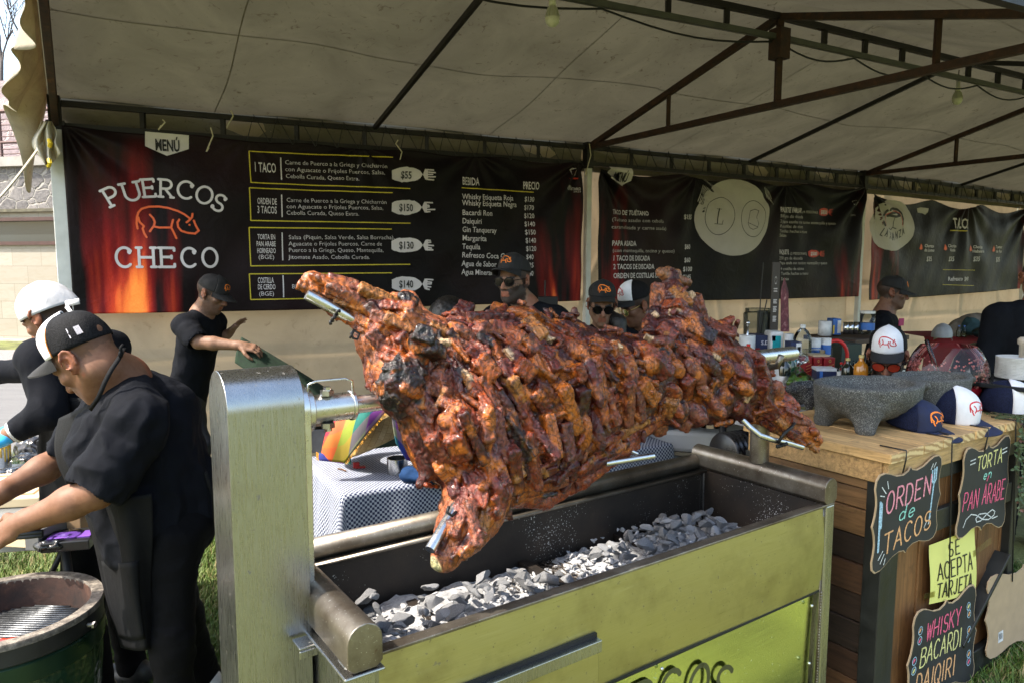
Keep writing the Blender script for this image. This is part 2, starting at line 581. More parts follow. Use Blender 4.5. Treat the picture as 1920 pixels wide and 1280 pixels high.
# single-stroke capitals in a 1 x 1 box (used for painted, chalked and serif lettering)
GLYPH = {
 'A': [[(0, 0), (.5, 1), (1, 0)], [(.18, .36), (.82, .36)]],
 'B': [[(.05, 0), (.05, 1)], [(.05, 1), (.5, 1)] + arc(.5, .77, .36, .23, 90, -90)[1:] + [(.05, .54)], [(.05, .54), (.5, .54)] + arc(.5, .27, .46, .27, 90, -90)[1:] + [(.05, 0)]],
 'C': [arc(.52, .5, .5, .5, 45, 315, 20)],
 'D': [[(.08, 0), (.08, 1)], [(.08, 1), (.4, 1)] + arc(.4, .5, .56, .5, 90, -90, 16)[1:] + [(.08, 0)]],
 'E': [[(.9, 1), (.08, 1), (.08, 0), (.9, 0)], [(.08, .52), (.72, .52)]],
 'H': [[(.06, 0), (.06, 1)], [(.94, 0), (.94, 1)], [(.06, .5), (.94, .5)]],
 'I': [[(.5, 0), (.5, 1)]],
 'J': [[(.7, 1), (.7, .25)] + arc(.4, .25, .3, .25, 0, -160)[1:]],
 'K': [[(.06, 0), (.06, 1)], [(.9, 1), (.08, .45)], [(.3, .58), (.94, 0)]],
 'N': [[(.06, 0), (.06, 1), (.94, 0), (.94, 1)]],
 'O': [arc(.5, .5, .48, .5, 90, 450, 24)],
 'P': [[(.08, 0), (.08, 1)], [(.08, 1), (.5, 1)] + arc(.5, .73, .42, .27, 90, -90)[1:] + [(.08, .46)]],
 'Q': [arc(.5, .5, .48, .5, 90, 450, 24), [(.6, .25), (.98, -.06)]],
 'R': [[(.08, 0), (.08, 1)], [(.08, 1), (.5, 1)] + arc(.5, .74, .4, .26, 90, -90)[1:] + [(.08, .48)], [(.42, .48), (.95, 0)]],
 'S': [arc(.5, .745, .4, .255, 40, 270, 14) + arc(.5, .255, .42, .245, 90, -150, 14)[1:]],
 'T': [[(0, 1), (1, 1)], [(.5, 1), (.5, 0)]],
 'U': [[(.08, 1), (.08, .38)] + arc(.5, .38, .42, .38, 180, 360, 16)[1:] + [(.92, 1)]],
 'W': [[(0, 1), (.25, 0), (.5, .85), (.75, 0), (1, 1)]],
 'Y': [[(0, 1), (.5, .48), (1, 1)], [(.5, .48), (.5, 0)]],
 'd': [arc(.4, .28, .38, .28, 20, 380, 18), [(.8, 1), (.8, .0)]],
 'e': [[(.05, .3), (.85, .32)] + arc(.45, .3, .4, .3, 5, 320, 18)],
 'n': [[(.1, .6), (.1, 0)], [(.1, .4)] + arc(.48, .35, .36, .27, 160, 0, 10) + [(.84, 0)]],
 'Z': [[(0, 1), (1, 1), (0, 0), (1, 0)]], 'L': [[(.08, 1), (.08, 0), (.9, 0)]], 'X': [[(0, 0), (1, 1)], [(0, 1), (1, 0)]],
 '1': [[(.2, .8), (.5, 1), (.5, 0)]],
}
SERIF = {'P': [[(-.12, 0), (.3, 0)], [(-.12, 1), (.1, 1)]], 'U': [[(-.12, 1), (.28, 1)], [(.72, 1), (1.12, 1)]],
         'E': [[(-.1, 1), (.1, 1)], [(-.1, 0), (.1, 0)], [(.9, 1), (.9, .84)], [(.9, 0), (.9, .16)], [(.72, .6), (.72, .44)]],
         'R': [[(-.12, 0), (.3, 0)], [(-.12, 1), (.1, 1)], [(.8, 0), (1.1, 0)]], 'H': [[(-.12, 0), (.24, 0)], [(-.12, 1), (.24, 1)], [(.76, 0), (1.12, 0)], [(.76, 1), (1.12, 1)]],
         'C': [arc(.84, .8, .06, .07, 0, 300, 8)], 'S': [arc(.8, .88, .06, .06, 0, 300, 8), arc(.14, .13, .06, .06, 0, 300, 8)], 'O': []}

def densify(pts, step):
    out = [pts[0]]
    for a, b in zip(pts, pts[1:]):
        n = max(1, int(math.hypot(b[0] - a[0], b[1] - a[1]) / step))
        out += [(a[0] + (b[0] - a[0]) * i / n, a[1] + (b[1] - a[1]) * i / n) for i in range(1, n + 1)]
    return out

_lift = [0]
def put_strokes(mb, txt, u, v, w, h, gap, lw, mp, serif=False, rot=0.0, shear=0.0, step=.02, jit=0.0):
    """Drawn letters: each w x h, baseline start (u, v)."""
    x = 0.0; ca, sa = math.cos(rot), math.sin(rot)
    for ch in txt:
        if ch == ' ': x += w * .6; continue
        ww = w * (.35 if ch in 'I1' else 1.0)
        ss = list(GLYPH[ch]) + (SERIF.get(ch, []) if serif else [])
        jy = random.uniform(-jit, jit)
        for st in ss:
            _lift[0] = (_lift[0] + 1) % 8
            q = [(x + (px_ if ch not in 'I1' else (px_ - .5) * 1 + .5) * ww + shear * py_ * h, py_ * h + jy) for px_, py_ in st]
            q = densify(q, step)
            mb.stroke([(u + a * ca - b * sa, v + a * sa + b * ca) for a, b in q], lw, mp, .0002 * _lift[0])
        x += ww + gap
    return x

PIG = [[(645, 925), (640, 880), (645, 835), (655, 800), (680, 770), (730, 752), (800, 747), (870, 757), (940, 780), (985, 805), (1025, 838)],
       [(655, 835), (660, 870), (690, 903), (680, 922), (690, 960), (705, 990)],
       [(735, 812), (758, 840), (768, 870), (760, 900), (728, 945)], [(760, 905), (800, 912), (880, 910)],
       [(900, 848), (890, 880), (883, 910), (900, 950), (917, 995)],
       [(945, 845), (930, 870), (933, 905), (955, 935), (1000, 950), (1055, 955), (1083, 930), (1065, 895), (1050, 850)],
       [(1043, 797), (1038, 825), (1020, 847), (995, 868)]]
def put_pig(mb, u, v, size, mp, lw=.05, part=None):
    """The line-drawn pig, width = size, centred at (u, v)."""
    for i, st in enumerate(PIG):
        if part and i not in part: continue
        q = [((x - 862) / 443, -(y - 872) / 443) for x, y in st]
        _lift[0] = (_lift[0] + 1) % 8
        mb.stroke([(u + a * size, v + b * size) for a, b in densify(q, .04)], lw * size, mp, .0002 * _lift[0])
    if not part:
        a, b = (1017 - 862) / 443, -(886 - 872) / 443
        mb.stroke([(u + a * size, v + b * size)], lw * size, mp, .001)
# ================================================================ materials of the place
def mat_ground():
    t = NT("lawn_soil"); co = t.coord()
    big = t.noise(co, .9, 5); fine = t.noise(co, 55, 6, .7)
    g = t.ramp(fine, [(.25, (.07, .075, .022)), (.5, (.14, .155, .042)), (.75, (.24, .245, .08))])
    dry = t.ramp(fine, [(.3, (.05, .045, .02)), (.7, (.2, .17, .08))])
    pt_ = t.noise(co, 2.3, 4, .6)  # dark and bright patches painted in to vary the lawn's reflection in the steel
    t.set(base=t.mix(1, t.mix(t.ramp(big, [(.5, 0), (.72, .55)]), g, dry), t.ramp(pt_, [(.36, .38), (.58, 1.15)]), 'MULTIPLY'), rough=.9)
    t.bump(fine, .7, .03); return t.m

def mat_attr(name, rough=.6, spec=.5, sheen=0):
    t = NT(name); a = t.n("VertexColor"); a.layer_name = "Col"
    t.set(base=a.outputs[0], rough=rough, spec=spec); return t.m

def mat_canvas(name, c, trans, stain=.5, scale=2.2, warm=None):
    t = NT(name); co = t.coord()
    n1 = t.noise(co, scale, 7, .62, .8); n2 = t.noise(co, scale * 9, 5, .65, 1.5)
    c = Vector(c)
    base = t.ramp(n1, [(.28, c * .72), (.62, c * 1.05)])
    st = t.ramp(n2, [(.6, 0), (.73, stain)])
    col = t.mix(st, base, (c.x * .3, c.y * .24, c.z * .17))
    df = t.n("BsdfDiffuse"); tr = t.n("BsdfTranslucent")
    t.l(col, df.inputs[0])
    w = warm or (1, .86, .66)
    t.l(t.mix(1.0, col, w, 'MULTIPLY'), tr.inputs[0])
    bp = t.n("Bump"); bp.inputs["Strength"].default_value = .25; bp.inputs["Distance"].default_value = .02
    t.l(t.noise(t.coord((1, 1, 3)), 5, 6, .6, 1.0), bp.inputs["Height"])
    t.l(bp.outputs[0], df.inputs["Normal"])
    ms = t.n("MixShader"); ms.inputs[0].default_value = trans
    t.l(df.outputs[0], ms.inputs[1]); t.l(tr.outputs[0], ms.inputs[2]); t.l(ms.outputs[0], t.out.inputs[0])
    return t.m

M_frame = plain("dark_frame_paint", (.016, .014, .013), .5, .3, .4, 14, .15)
def mat_rust():
    t = NT("rusty_brown_frame"); co = t.coord()
    n = t.noise(co, 16, 6, .7)
    t.set(base=t.ramp(n, [(.35, (.02, .012, .01)), (.6, (.05, .02, .012)), (.75, (.12, .05, .018))]), rough=.65, metal=.2)
    t.bump(n, .3, .005); return t.m
M_rust = mat_rust()
M_white_post = plain("white_painted_post", (.62, .63, .62), .45, 0, .12, 9, .05)
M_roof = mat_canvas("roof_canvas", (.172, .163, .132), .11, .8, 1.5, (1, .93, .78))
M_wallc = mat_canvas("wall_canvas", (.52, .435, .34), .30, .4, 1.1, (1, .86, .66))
M_valance = mat_canvas("valance_canvas", (.46, .41, .33), .20, .6, 5)
M_rope = plain("pale_rope", (.55, .5, .4), .9, 0, .2, 40, .3, 200)
M_cord = plain("black_cord", (.012, .012, .013), .6)

# ================================================================ ground
mb = MB(); mb.grid(lambda u, v: (-70 + 140 * u, -40 + 140 * v, GZ), 8, 8)
tag(mb.build("ground", mat_ground(), loc=(0, 0, GZ)), kind="structure")

def mat_asphalt():
    t = NT("asphalt"); co = t.coord()
    a = t.noise(co, 130, 3, .7); b = t.noise(t.coord((.5, 3, 1)), 2.0, 5)
    t.set(base=t.mix(t.ramp(b, [(.3, 0), (.7, .5)]), t.ramp(a, [(.3, (.10, .095, .09)), (.7, (.17, .165, .155))]), (.085, .08, .078)), rough=.9)
    t.bump(a, .4, .004); return t.m
mb = MB(); mb.grid(lambda u, v: (-30 + 27.2 * u - 2.3 * v * 0, 6.4 + 5.0 * v + (1 - u) * .3, GZ + .004), 8, 4)
tag(mb.build("road", mat_asphalt(), loc=(-16, 9, GZ)), kind="structure")
mb = MB(); mb.box((-16.5, 11.75, GZ + .06), (27, .25, .13))
tag(mb.build("kerb", plain("pale_kerb_stone", (.55, .52, .46), .85, 0, .2, 6), bevel=.01), kind="structure")
mb = MB(); mb.grid(lambda u, v: (-30 + 27 * u, 11.87 + 2.6 * v, GZ + .03), 8, 4)
t = NT("gravel_bed"); co = t.coord(); n = t.noise(co, 60, 5, .8)
t.set(base=t.ramp(n, [(.3, (.1, .09, .085)), (.5, (.22, .2, .19)), (.7, (.42, .39, .36))]), rough=.95); t.bump(n, .8, .02)
tag(mb.build("gravel_bed", t.m, loc=(-16, 13, GZ)), kind="structure")

# grass blades where the lawn is near enough to see them
def grass_patch(name, x0, x1, y0, y1, per, seed, keep=None, tone=1.0):
    rng = np.random.default_rng(seed)
    n = int((x1 - x0) * (y1 - y0) * per)
    P = np.stack([rng.uniform(x0, x1, n), rng.uniform(y0, y1, n), np.full(n, GZ + .002)], 1)
    dens = fbm(P, 2.2, 5, 3); P = P[dens + rng.uniform(-.5, .5, n) > -.42]
    if keep is not None: P = P[keep(P)]
    n = len(P); h = rng.uniform(.022, .06, n) * (1 + .4 * fbm(P, 3, 9)); a = rng.uniform(0, 2 * math.pi, n)
    ln = rng.uniform(.2, 1.1, n); w = rng.uniform(.0014, .0028, n)
    d = np.stack([np.cos(a), np.sin(a), 0 * a], 1); s = np.stack([-np.sin(a), np.cos(a), 0 * a], 1)
    up = np.array([0, 0, 1.0])
    b0 = P - s * w[:, None]; b1 = P + s * w[:, None]
    m = P + d * (h * ln * .4)[:, None] + up * (h * .65)[:, None]
    m0 = m - s * (w * .8)[:, None]; m1 = m + s * (w * .8)[:, None]
    tp = P + d * (h * ln)[:, None] + up * h[:, None]
    V = np.stack([b0, b1, m1, m0, tp, tp + s * (w * .2)[:, None]], 1).reshape(-1, 3)
    i = np.arange(n)[:, None] * 6
    F = np.concatenate([i + np.array([[0, 1, 2, 3]]), i + np.array([[3, 2, 5, 4]])])
    mixv = np.clip(.5 + .6 * fbm(P, 4, 2) + rng.normal(0, .22, n), 0, 1)[:, None]
    g = np.array([.035, .095, .012]) * (1 - mixv) + np.array([.12, .17, .03]) * mixv
    dry = rng.random(n) < .16 + .2 * np.clip(fbm(P, 1.7, 31), 0, 1)
    g[dry] = np.array([.3, .24, .11]) * rng.uniform(.5, 1.1, (dry.sum(), 1))
    c = np.repeat(g * tone, 6, 0)
    o = mk(name, V, F, M_blade, smooth=False, cols=c, loc=((x0 + x1) / 2, (y0 + y1) / 2, GZ))
    tag(o, "short green and straw coloured lawn grass around the stall", "grass", kind="stuff")
t = NT("grass_blade"); a = t.n("VertexColor"); a.layer_name = "Col"
t.set(base=a.outputs[0], rough=.55, spec=.3); M_blade = t.m
grass_patch("lawn_grass", -2.6, -.2, 2.2, 5.0, 15000, 1)
grass_patch("lawn_grass", -5.4, -.6, 5.0, 6.5, 5000, 3)
grass_patch("lawn_grass", -4.4, -2.6, 2.8, 5.0, 6000, 4)
grass_patch("lawn_grass", 1.7, 3.4, 2.5, 4.0, 15000, 2)

# ================================================================ building behind on the left
BW = Frame((-14.0, 17.0), -12.0)
def mat_limestone():
    t = NT("limestone_blocks"); co = t.coord()
    br = t.n("TexBrick"); br.offset = .5
    br.inputs["Scale"].default_value = 1.0; br.inputs["Brick Width"].default_value = .78; br.inputs["Row Height"].default_value = .40
    br.inputs["Mortar Size"].default_value = .006; br.inputs["Mortar Smooth"].default_value = .3; br.inputs["Bias"].default_value = 0
    br.inputs["Color1"].default_value = (.30, .265, .21, 1); br.inputs["Color2"].default_value = (.38, .345, .285, 1); br.inputs["Mortar"].default_value = (.2, .17, .13, 1)
    tc = t.n("TexCoord"); sp = t.n("SeparateXYZ"); cb = t.n("CombineXYZ")
    t.l(tc.outputs["UV"], sp.inputs[0]); t.l(sp.outputs[0], cb.inputs[0]); t.l(sp.outputs[1], cb.inputs[1]); t.l(cb.outputs[0], br.inputs["Vector"])
    n = t.noise(t.coord((1, 1, 4)), 3, 6, .65, 1.2)
    t.set(base=t.mix(t.ramp(n, [(.45, 0), (.7, .4)]), br.outputs[0], (.26, .205, .14)), rough=.8)
    t.bump(br.outputs["Fac"], -.5, .01); return t.m
def mat_rubble(name, cs, mortar, scale):
    t = NT(name); co = t.coord((1, 1, 1.35))
    w = t.n("TexNoise"); w.inputs["Scale"].default_value = 3; t.l(co, w.inputs["Vector"])
    ad = t.n("VectorMath"); ad.operation = 'MULTIPLY_ADD'; ad.inputs[1].default_value = (.16, .16, .16); t.l(w.outputs["Color"], ad.inputs[0]); t.l(co, ad.inputs[2])
    v1 = t.n("TexVoronoi"); v1.inputs["Scale"].default_value = scale; t.l(ad.outputs[0], v1.inputs["Vector"])
    v2 = t.n("TexVoronoi"); v2.feature = 'DISTANCE_TO_EDGE'; v2.inputs["Scale"].default_value = scale; t.l(ad.outputs[0], v2.inputs["Vector"])
    sx = t.n("SeparateColor"); t.l(v1.outputs["Color"], sx.inputs[0])
    st = t.ramp(sx.outputs[0], [(0, cs[0]), (.5, cs[1]), (1, cs[2])])
    n = t.noise(co, 14, 6, .7)
    st = t.mix(.55, st, t.ramp(n, [(.3, Vector(cs[0]) * .5), (.7, Vector(cs[2]) * 1.2)]))
    ed = t.ramp(v2.outputs["Distance"], [(.015, 0), (.05, 1)])
    t.set(base=t.mix(ed, mortar, st), rough=.9)
    t.bump(t.mix(.3, ed, t.ramp(n, [(.2, 0), (.8, 1)])), .8, .06); return t.m
M_lime = mat_limestone()
M_rub = mat_rubble("rubble_stone", [(.07, .065, .07), (.15, .14, .135), (.24, .22, .21)], (.30, .28, .25), 2.7)
M_rub2 = mat_rubble("dark_rubble_stone", [(.07, .05, .055), (.15, .11, .115), (.24, .19, .19)], (.34, .28, .26), 2.3)
def zt(x, y, b): return BW.hit(x, y, b)[1]
z_led, z_b0, z_b1, z_r0, z_r1, z_cop = zt(50, 636, 0), zt(50, 460, 0), zt(50, 408, 0), zt(50, 388, 0), zt(50, 311, 0), zt(50, 293, 0)
bld = thing("stone_building", "pale limestone building with dark window strip and rubble stone top", "building", BW.w(0, 0, GZ))
AL, AR = -12, 13
def wallbox(name, z0, z1, b0, b1, mat, parent, uv=False):
    V = [BW.w(a, b, z) for b in (b0, b1) for a, z in ((AL, z0), (AR, z0), (AR, z1), (AL, z1))]
    F = [(0, 1, 2, 3), (5, 4, 7, 6), (3, 2, 6, 7), (0, 4, 5, 1), (1, 5, 6, 2), (4, 0, 3, 7)]
    U = [(a, z) for b in (0, 1) for a, z in ((AL, z0), (AR, z0), (AR, z1), (AL, z1))]
    return mk(name, V, F, mat, parent, smooth=False, uvs=U)
wallbox("plinth", GZ, z_led, -.12, .3, plain("plinth_stone", (.4, .36, .29), .85, 0, .25, 3, .3, 30), bld)
wallbox("block_wall", z_led + .002, z_b0, 0, .3, M_lime, bld, True)
wallbox("upper_block_wall", z_b1, z_r0 - .05, 0, .3, M_lime, bld, True)
wallbox("window_strip", z_b0 + .002, z_b1 - .002, .06, .2, plain("dark_window_glass", (.05, .06, .06), .12, 0, .1, .4), bld)
mb = MB()
for z in (z_b0 + .04, z_b1 - .04): mb.beam(BW.w(AL, -.02, z), BW.w(AR, -.02, z), .1, .08)
mb.build("window_frame", plain("brown_window_frame", (.06, .025, .02), .5), bld)
wallbox("rubble_parapet", z_r0 - .05, z_r1, .1, .7, M_rub, bld)
wallbox("ledge", z_r0 - .12, z_r0 - .052, -.1, .1, plain("mossy_ledge", (.1, .09, .06), .9, 0, .5, 8), bld)
wallbox("coping", z_r1, z_cop, -.02, .8, plain("pale_coping_stone", (.32, .30, .27), .85, 0, .25, 3), bld)

# railing on the terrace, wall and trees behind
rl = thing("terrace_railing", "rusty horizontal pipe railing along the top of the stone building", "railing", BW.w(0, 1.0, z_cop))
mb = MB()
ytop = [207, 222, 233, 244, 255, 266, 279, 288]
for i, y in enumerate(ytop):
    r = .05 if i == 0 else (.035 if i == 5 else .013)
    z = zt(50, y, 1.0); mb.cyl(BW.w(AL, 1.0, z), BW.w(AR, 1.0, z), r, n=8)
mb.build("rail", plain("rusty_pipe", (.09, .05, .045), .6, .4, .5, 12), rl)
for k in range(8):
    mb = MB(); mb.cyl(BW.w(AL + 2 + 2.9 * k, 1.0, z_cop - .02), BW.w(AL + 2 + 2.9 * k, 1.0, zt(50, 207, 1.0)), .03, n=8)
    mb.build("railing_post", bpy.data.materials["rusty_pipe"], rl)
mb = MB()
def bank(u, v):
    a = AL - 4 + 30 * u; z = z_cop - .6 + v * 3.9
    return BW.w(a, 2.6 + 2.6 * v + .25 * math.sin(a * 1.7) * v, z + .15 * math.sin(a * .9 + 2) * v)
mb.grid(bank, 40, 10)
mb.grid(lambda u, v: bank(u, 1) + Vector((0, 6 * v, .2 * v)), 40, 2)
tag(mb.build("retaining_wall", M_rub2, smooth=True), "dark sloping rubble retaining wall below the bare trees", "wall")
M_bark = plain("bare_bark", (.09, .075, .07), .9, 0, .3, 10)
def bare_tree(loc, h, seed, label):
    rng = random.Random(seed); tr = thing("bare_tree", label, "tree", loc, "bare trees above the stone wall")
    trunk, tw = MB(), MB()
    def grow(p, d, ln, r, lev):
        pts = [p]; q = p
        for i in range(4):
            d = (d + Vector((rng.uniform(-.16, .16), rng.uniform(-.16, .16), rng.uniform(-.02, .12)))).normalized()
            q = q + d * ln / 4; pts.append(q)
        (trunk if lev < 2 else tw).tube(pts, [r * (1 - .13 * i) for i in range(5)], 5 if lev < 2 else 3, caps=False)
        if lev >= 4: return
        for k in range(3 if lev < 3 else 4):
            s = rng.uniform(.35, 1)
            nd = (d + Vector((rng.uniform(-.9, .9), rng.uniform(-.9, .9), rng.uniform(-.1, .55)))).normalized()
            grow(pts[int(s * 4)], nd, ln * rng.uniform(.55, .8), r * .55, lev + 1)
    grow(Vector(loc), Vector((0, 0, 1)), h * .42, h * .016, 0)
    trunk.build("trunk", M_bark, tr, smooth=True); tw.build("crown", M_bark, tr, smooth=True)
zb = bank(.5, 1).z - .1
for i, (xp, Y, h, lb) in enumerate([(12, 25, 5.2, "tall bare tree at the picture's edge above the wall"), (60, 24, 4.2, "twiggy leafless tree beside the tent flap, above the wall"), (-30, 26, 5.5, "leafless tree beyond the edge of the terrace"), (105, 27, 5.0, "leafless tree half hidden behind the hanging tent flap")]):
    p = px(xp, 300, Y); bare_tree((p.x, p.y, zb), h, 40 + i, lb)

# ================================================================ the marquee tent
P = [Vector((-3.12, 5.05, 0)), Vector((.72, 6.95, 0)), Vector((4.32, 9.0, 0)), Vector((8.2, 11.6, 0)), Vector((12.0, 14.4, 0))]
PERP = Vector((.515, -.857, 0))            # from the back eave towards the camera side
HW = 2.15                                   # eave to ridge
Z_E, Z_L, Z_R = 2.74, 2.59, 3.34            # upper chord, lower chord, ridge
BAY = []
for i in range(4):
    d = P[i + 1] - P[i]; f = Frame((P[i].x, P[i].y), math.degrees(math.atan2(d.y, d.x))); f.L = d.length; BAY.append(f)
tent = thing("marquee_tent", "large cream canvas marquee on a dark steel truss frame with white posts", "tent", (P[0].x, P[0].y, GZ))

def roofpt(i, u, v, lift=.085):
    """u along bay i, v 0 back eave .. 1 ridge .. 2 front eave."""
    p = P[i].lerp(P[i + 1], u) + PERP * (HW * v)
    z = Z_E + (Z_R - Z_E) * (v if v < 1 else 2 - v)
    sag = .05 * math.sin(math.pi * u) * math.sin(math.pi * (v % 1.0)) if 0 < v < 2 else 0
    sag += .014 * math.sin(9 * u + 4 * v) * math.sin(math.pi * u) + math.sin(math.pi * u) * (.006 * math.sin(31 * u - 13 * v + i) * abs(math.sin(math.pi * v)) + .010 * math.exp(-((v - .08) / .06) ** 2) * math.sin(47 * u + i))
    return p + Vector((0, 0, z + lift - sag))
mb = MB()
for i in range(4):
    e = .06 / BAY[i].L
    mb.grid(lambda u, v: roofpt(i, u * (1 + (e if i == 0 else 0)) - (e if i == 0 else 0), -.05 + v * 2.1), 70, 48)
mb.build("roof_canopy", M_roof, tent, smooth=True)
mb = MB()
for i in range(4):
    for u in (.24, .77):
        mb.add([roofpt(i, u + s_ * .0008 + .004 * math.sin(k * .4), -.04 + 2.08 * k / 40, .078) for k in range(41) for s_ in (-1, 1)], [(2 * k, 2 * k + 1, 2 * k + 3, 2 * k + 2) for k in range(40)])
    for v in (.45, 1.5):
        mb.add([roofpt(i, k / 40, v + s_ * .0018 + .012 * math.sin(k * .3 + v * 9), .078) for k in range(41) for s_ in (-1, 1)], [(2 * k, 2 * k + 1, 2 * k + 3, 2 * k + 2) for k in range(40)])
mb.build("roof_seam", plain("seam_tape", (.105, .094, .07), .8, 0, .4, 20), tent)
# back wall
def wrk(a, z, seed):
    n = math.sin(a * 5.1 + seed + 2.2 * math.sin(z * 1.3 + seed)) * .5 + math.sin(a * 2.3 - z * 2.0 + seed * 2) * .6 + math.sin(a * 9.7 + z * 4 + seed) * .22 + math.sin(z * 7 + a * 1.1) * .16
    cr = 0
    for k in range(7):                                   # sharp hanging creases fanning out of the ties
        a0 = (seed * 1.3 + k * .71) % 4.3; dx = a - a0 - (2.7 - z) * .5 * math.sin(k * 2.3 + seed); cr += math.exp(-(dx / .035) ** 2) * (.5 + .5 * math.sin(z * 3 + k))
    hz = sum(math.exp(-((z - zz - .03 * math.sin(a * .8 + zz)) / .02) ** 2) for zz in (.55, .95, 1.38))
    return .016 * n + .022 * cr - .017 * hz
for i in range(4):
    f = BAY[i]; mb = MB()
    mb.grid(lambda u, v: f.w(f.L * u, .14 + wrk(f.L * u, 2.8 * v, i * 1.7) + .05 * (1 - v), GZ + .02 + (Z_E + .08 - GZ) * v), 150, 90)
    mb.build("wall_curtain", M_wallc, tent, smooth=True)
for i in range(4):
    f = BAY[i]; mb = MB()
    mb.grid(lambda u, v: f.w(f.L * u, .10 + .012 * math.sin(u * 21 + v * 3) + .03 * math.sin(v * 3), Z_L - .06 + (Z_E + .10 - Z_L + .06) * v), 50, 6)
    mb.build("eave_dark_strip", M_roof, tent, smooth=True)  # opaque strip added so the curtain's top is darker behind the truss
# frame
for i in range(4):
    f = BAY[i]
    mb = MB()
    mb.beam(f.w(.04, 0, Z_E), f.w(f.L - .03, 0, Z_E), .038, .038); mb.beam(f.w(.04, 0, Z_L), f.w(f.L - .03, 0, Z_L), .038, .038)
    n = 8
    for k in range(1, n):
        mb.beam(f.w(f.L * k / n, 0, Z_L + .02), f.w(f.L * k / n, 0, Z_E - .02), .032, .032, (1, 0, 0))
    mb.build("eave_truss", M_frame, tent)
    # ridge truss: dark upper chord, pale lower pipe, rungs
    A, B = P[i] + PERP * HW, P[i + 1] + PERP * HW
    up = Vector((0, 0, 1)); mb = MB()
    mb.beam(A + up * (Z_R - .02), B + up * (Z_R - .02), .04, .04)
    for k in range(1, 9): mb.beam(A.lerp(B, k / 9) + up * (Z_R - .04), A.lerp(B, k / 9) + up * (Z_R - .135), .034, .034, (1, 0, 0))
    mb.build("ridge_truss", M_frame, tent)
    mb = MB(); mb.beam(A + up * (Z_R - .155), B + up * (Z_R - .155), .035, .035)
    mb.build("ridge_pipe", plain("galvanised_pipe", (.10, .105, .10), .5, .4, .2, 10) if i == 0 else bpy.data.materials["galvanised_pipe"], tent)
    # middle rafter
    a = P[i].lerp(P[i + 1], .52)
    mb = MB(); mb.beam(a + up * (Z_E + .012), a + PERP * HW + up * (Z_R - .03), .03, .035); mb.build("rafter", M_frame, tent)
    mb = MB(); mb.beam(a + PERP * (2 * HW) + up * (Z_E + .012), a + PERP * HW + up * (Z_R - .03), .03, .035); mb.build("rafter", M_frame, tent)
for i in range(5):
    a = P[i]; up = Vector((0, 0, 1))
    q = lambda d, z: a + PERP * d + up * z
    for d0, d1, z0, z1 in ((.02, HW, Z_E + .005, Z_R - .02), (2 * HW - .02, HW, Z_E + .005, Z_R - .02)):
        mb = MB(); mb.beam(q(d0, z0), q(d1, z1), .045, .045); mb.build("rafter", M_rust, tent)
    if i > 0:
        mb = MB(); mb.beam(q(.02, Z_E), q(2 * HW, Z_E), .045, .045); mb.build("tie_beam", M_rust, tent)
        for d in (HW * .5, HW, HW * 1.5):
            zt_ = Z_E + (Z_R - Z_E) * (d if d <= HW else 2 * HW - d) / HW - .03
            mb = MB(); mb.beam(q(d, Z_E + .02), q(d, zt_), .04 if d == HW else .03, .04 if d == HW else .03, (1, 0, 0)); mb.build("king_post", M_rust, tent)
        mb = MB(); mb.box(q(HW, Z_R - .2) + Vector((.0, 0, 0)), (.1, .1, .2), orient(PERP)); mb.build("ridge_bracket", M_rust, tent)
    else:
        mb = MB()
        for d0, d1 in ((0, 2 * HW),): pass
        mb.beam(q(.0, Z_L), q(HW, Z_R - .16), .04, .05); mb.build("gable_beam", M_rust, tent)
    f = BAY[min(i, 3)]
    mb = MB()
    w_ = .085 if i == 0 else .055
    rot = Matrix.Rotation(f.yaw, 3, 'Z')
    mb.box(a + up * ((GZ + Z_L - .03) / 2), (w_, w_, Z_L - .03 - GZ), rot)
    mb.build("post", M_white_post, tent, bevel=.004)
    mb = MB(); mb.box(a + PERP * (2 * HW) + up * ((GZ + Z_E) / 2), (w_, w_, Z_E - GZ), rot)
    if i in (3, 4): mb.build("post", M_white_post, tent, bevel=.004)
    # corner knuckle
    mb = MB(); mb.box(a + up * ((Z_E + Z_L) / 2), (.075, .075, .24), rot); mb.box(a + up * Z_L + PERP * .03, (.11, .05, .05), rot)
    mb.build("corner_bracket", M_frame, tent)
# front eave truss
for i in range(4):
    A, B = P[i] + PERP * 2 * HW, P[i + 1] + PERP * 2 * HW; up = Vector((0, 0, 1)); mb = MB()
    mb.beam(A + up * Z_E, B + up * Z_E, .04, .04); mb.beam(A + up * Z_L, B + up * Z_L, .04, .04)
    for k in range(1, 8): mb.beam(A.lerp(B, k / 8) + up * (Z_L + .02), A.lerp(B, k / 8) + up * (Z_E - .02), .03, .03, (1, 0, 0))
    mb.build("eave_truss", M_frame, tent)
# hanging flap along the left gable, torn lower corner
def lerp_tab(T, y):
    for (y0, a), (y1, b) in zip(T, T[1:]):
        if y <= y1: return a + (b - a) * (y - y0) / (y1 - y0)
    return T[-1][1]
GB = lambda d: P[0] + PERP * d + Vector((0, 0, Z_E + (Z_R - Z_E) * max(0, d) / HW + .05))
side = -(P[1] - P[0]).normalized()
mb = MB()
def flap(u, v):
    """u along the gable from the back corner towards the ridge, v down: a stiff dirty strip with a wavy lower hem, blown outwards."""
    d = -.10 + 2.3 * u
    dn = (.36 + .06 * math.sin(u * 9 + 1) + .04 * math.sin(u * 23) + .26 * math.exp(-(u / .07) ** 2) - .20 * math.exp(-((u - .13) / .05) ** 2)) * v
    out = .035 + .20 * v ** 1.3 * (.55 + .45 * math.sin(u * 5 + .6)) + .030 * math.sin(u * 31 + v * 4) * v + .018 * math.sin(u * 57) * v
    return GB(d) + side * out + Vector((0, 0, -dn + .02))
mb.grid(flap, 110, 16)
ob = mb.build("valance", M_valance, tent, smooth=True)
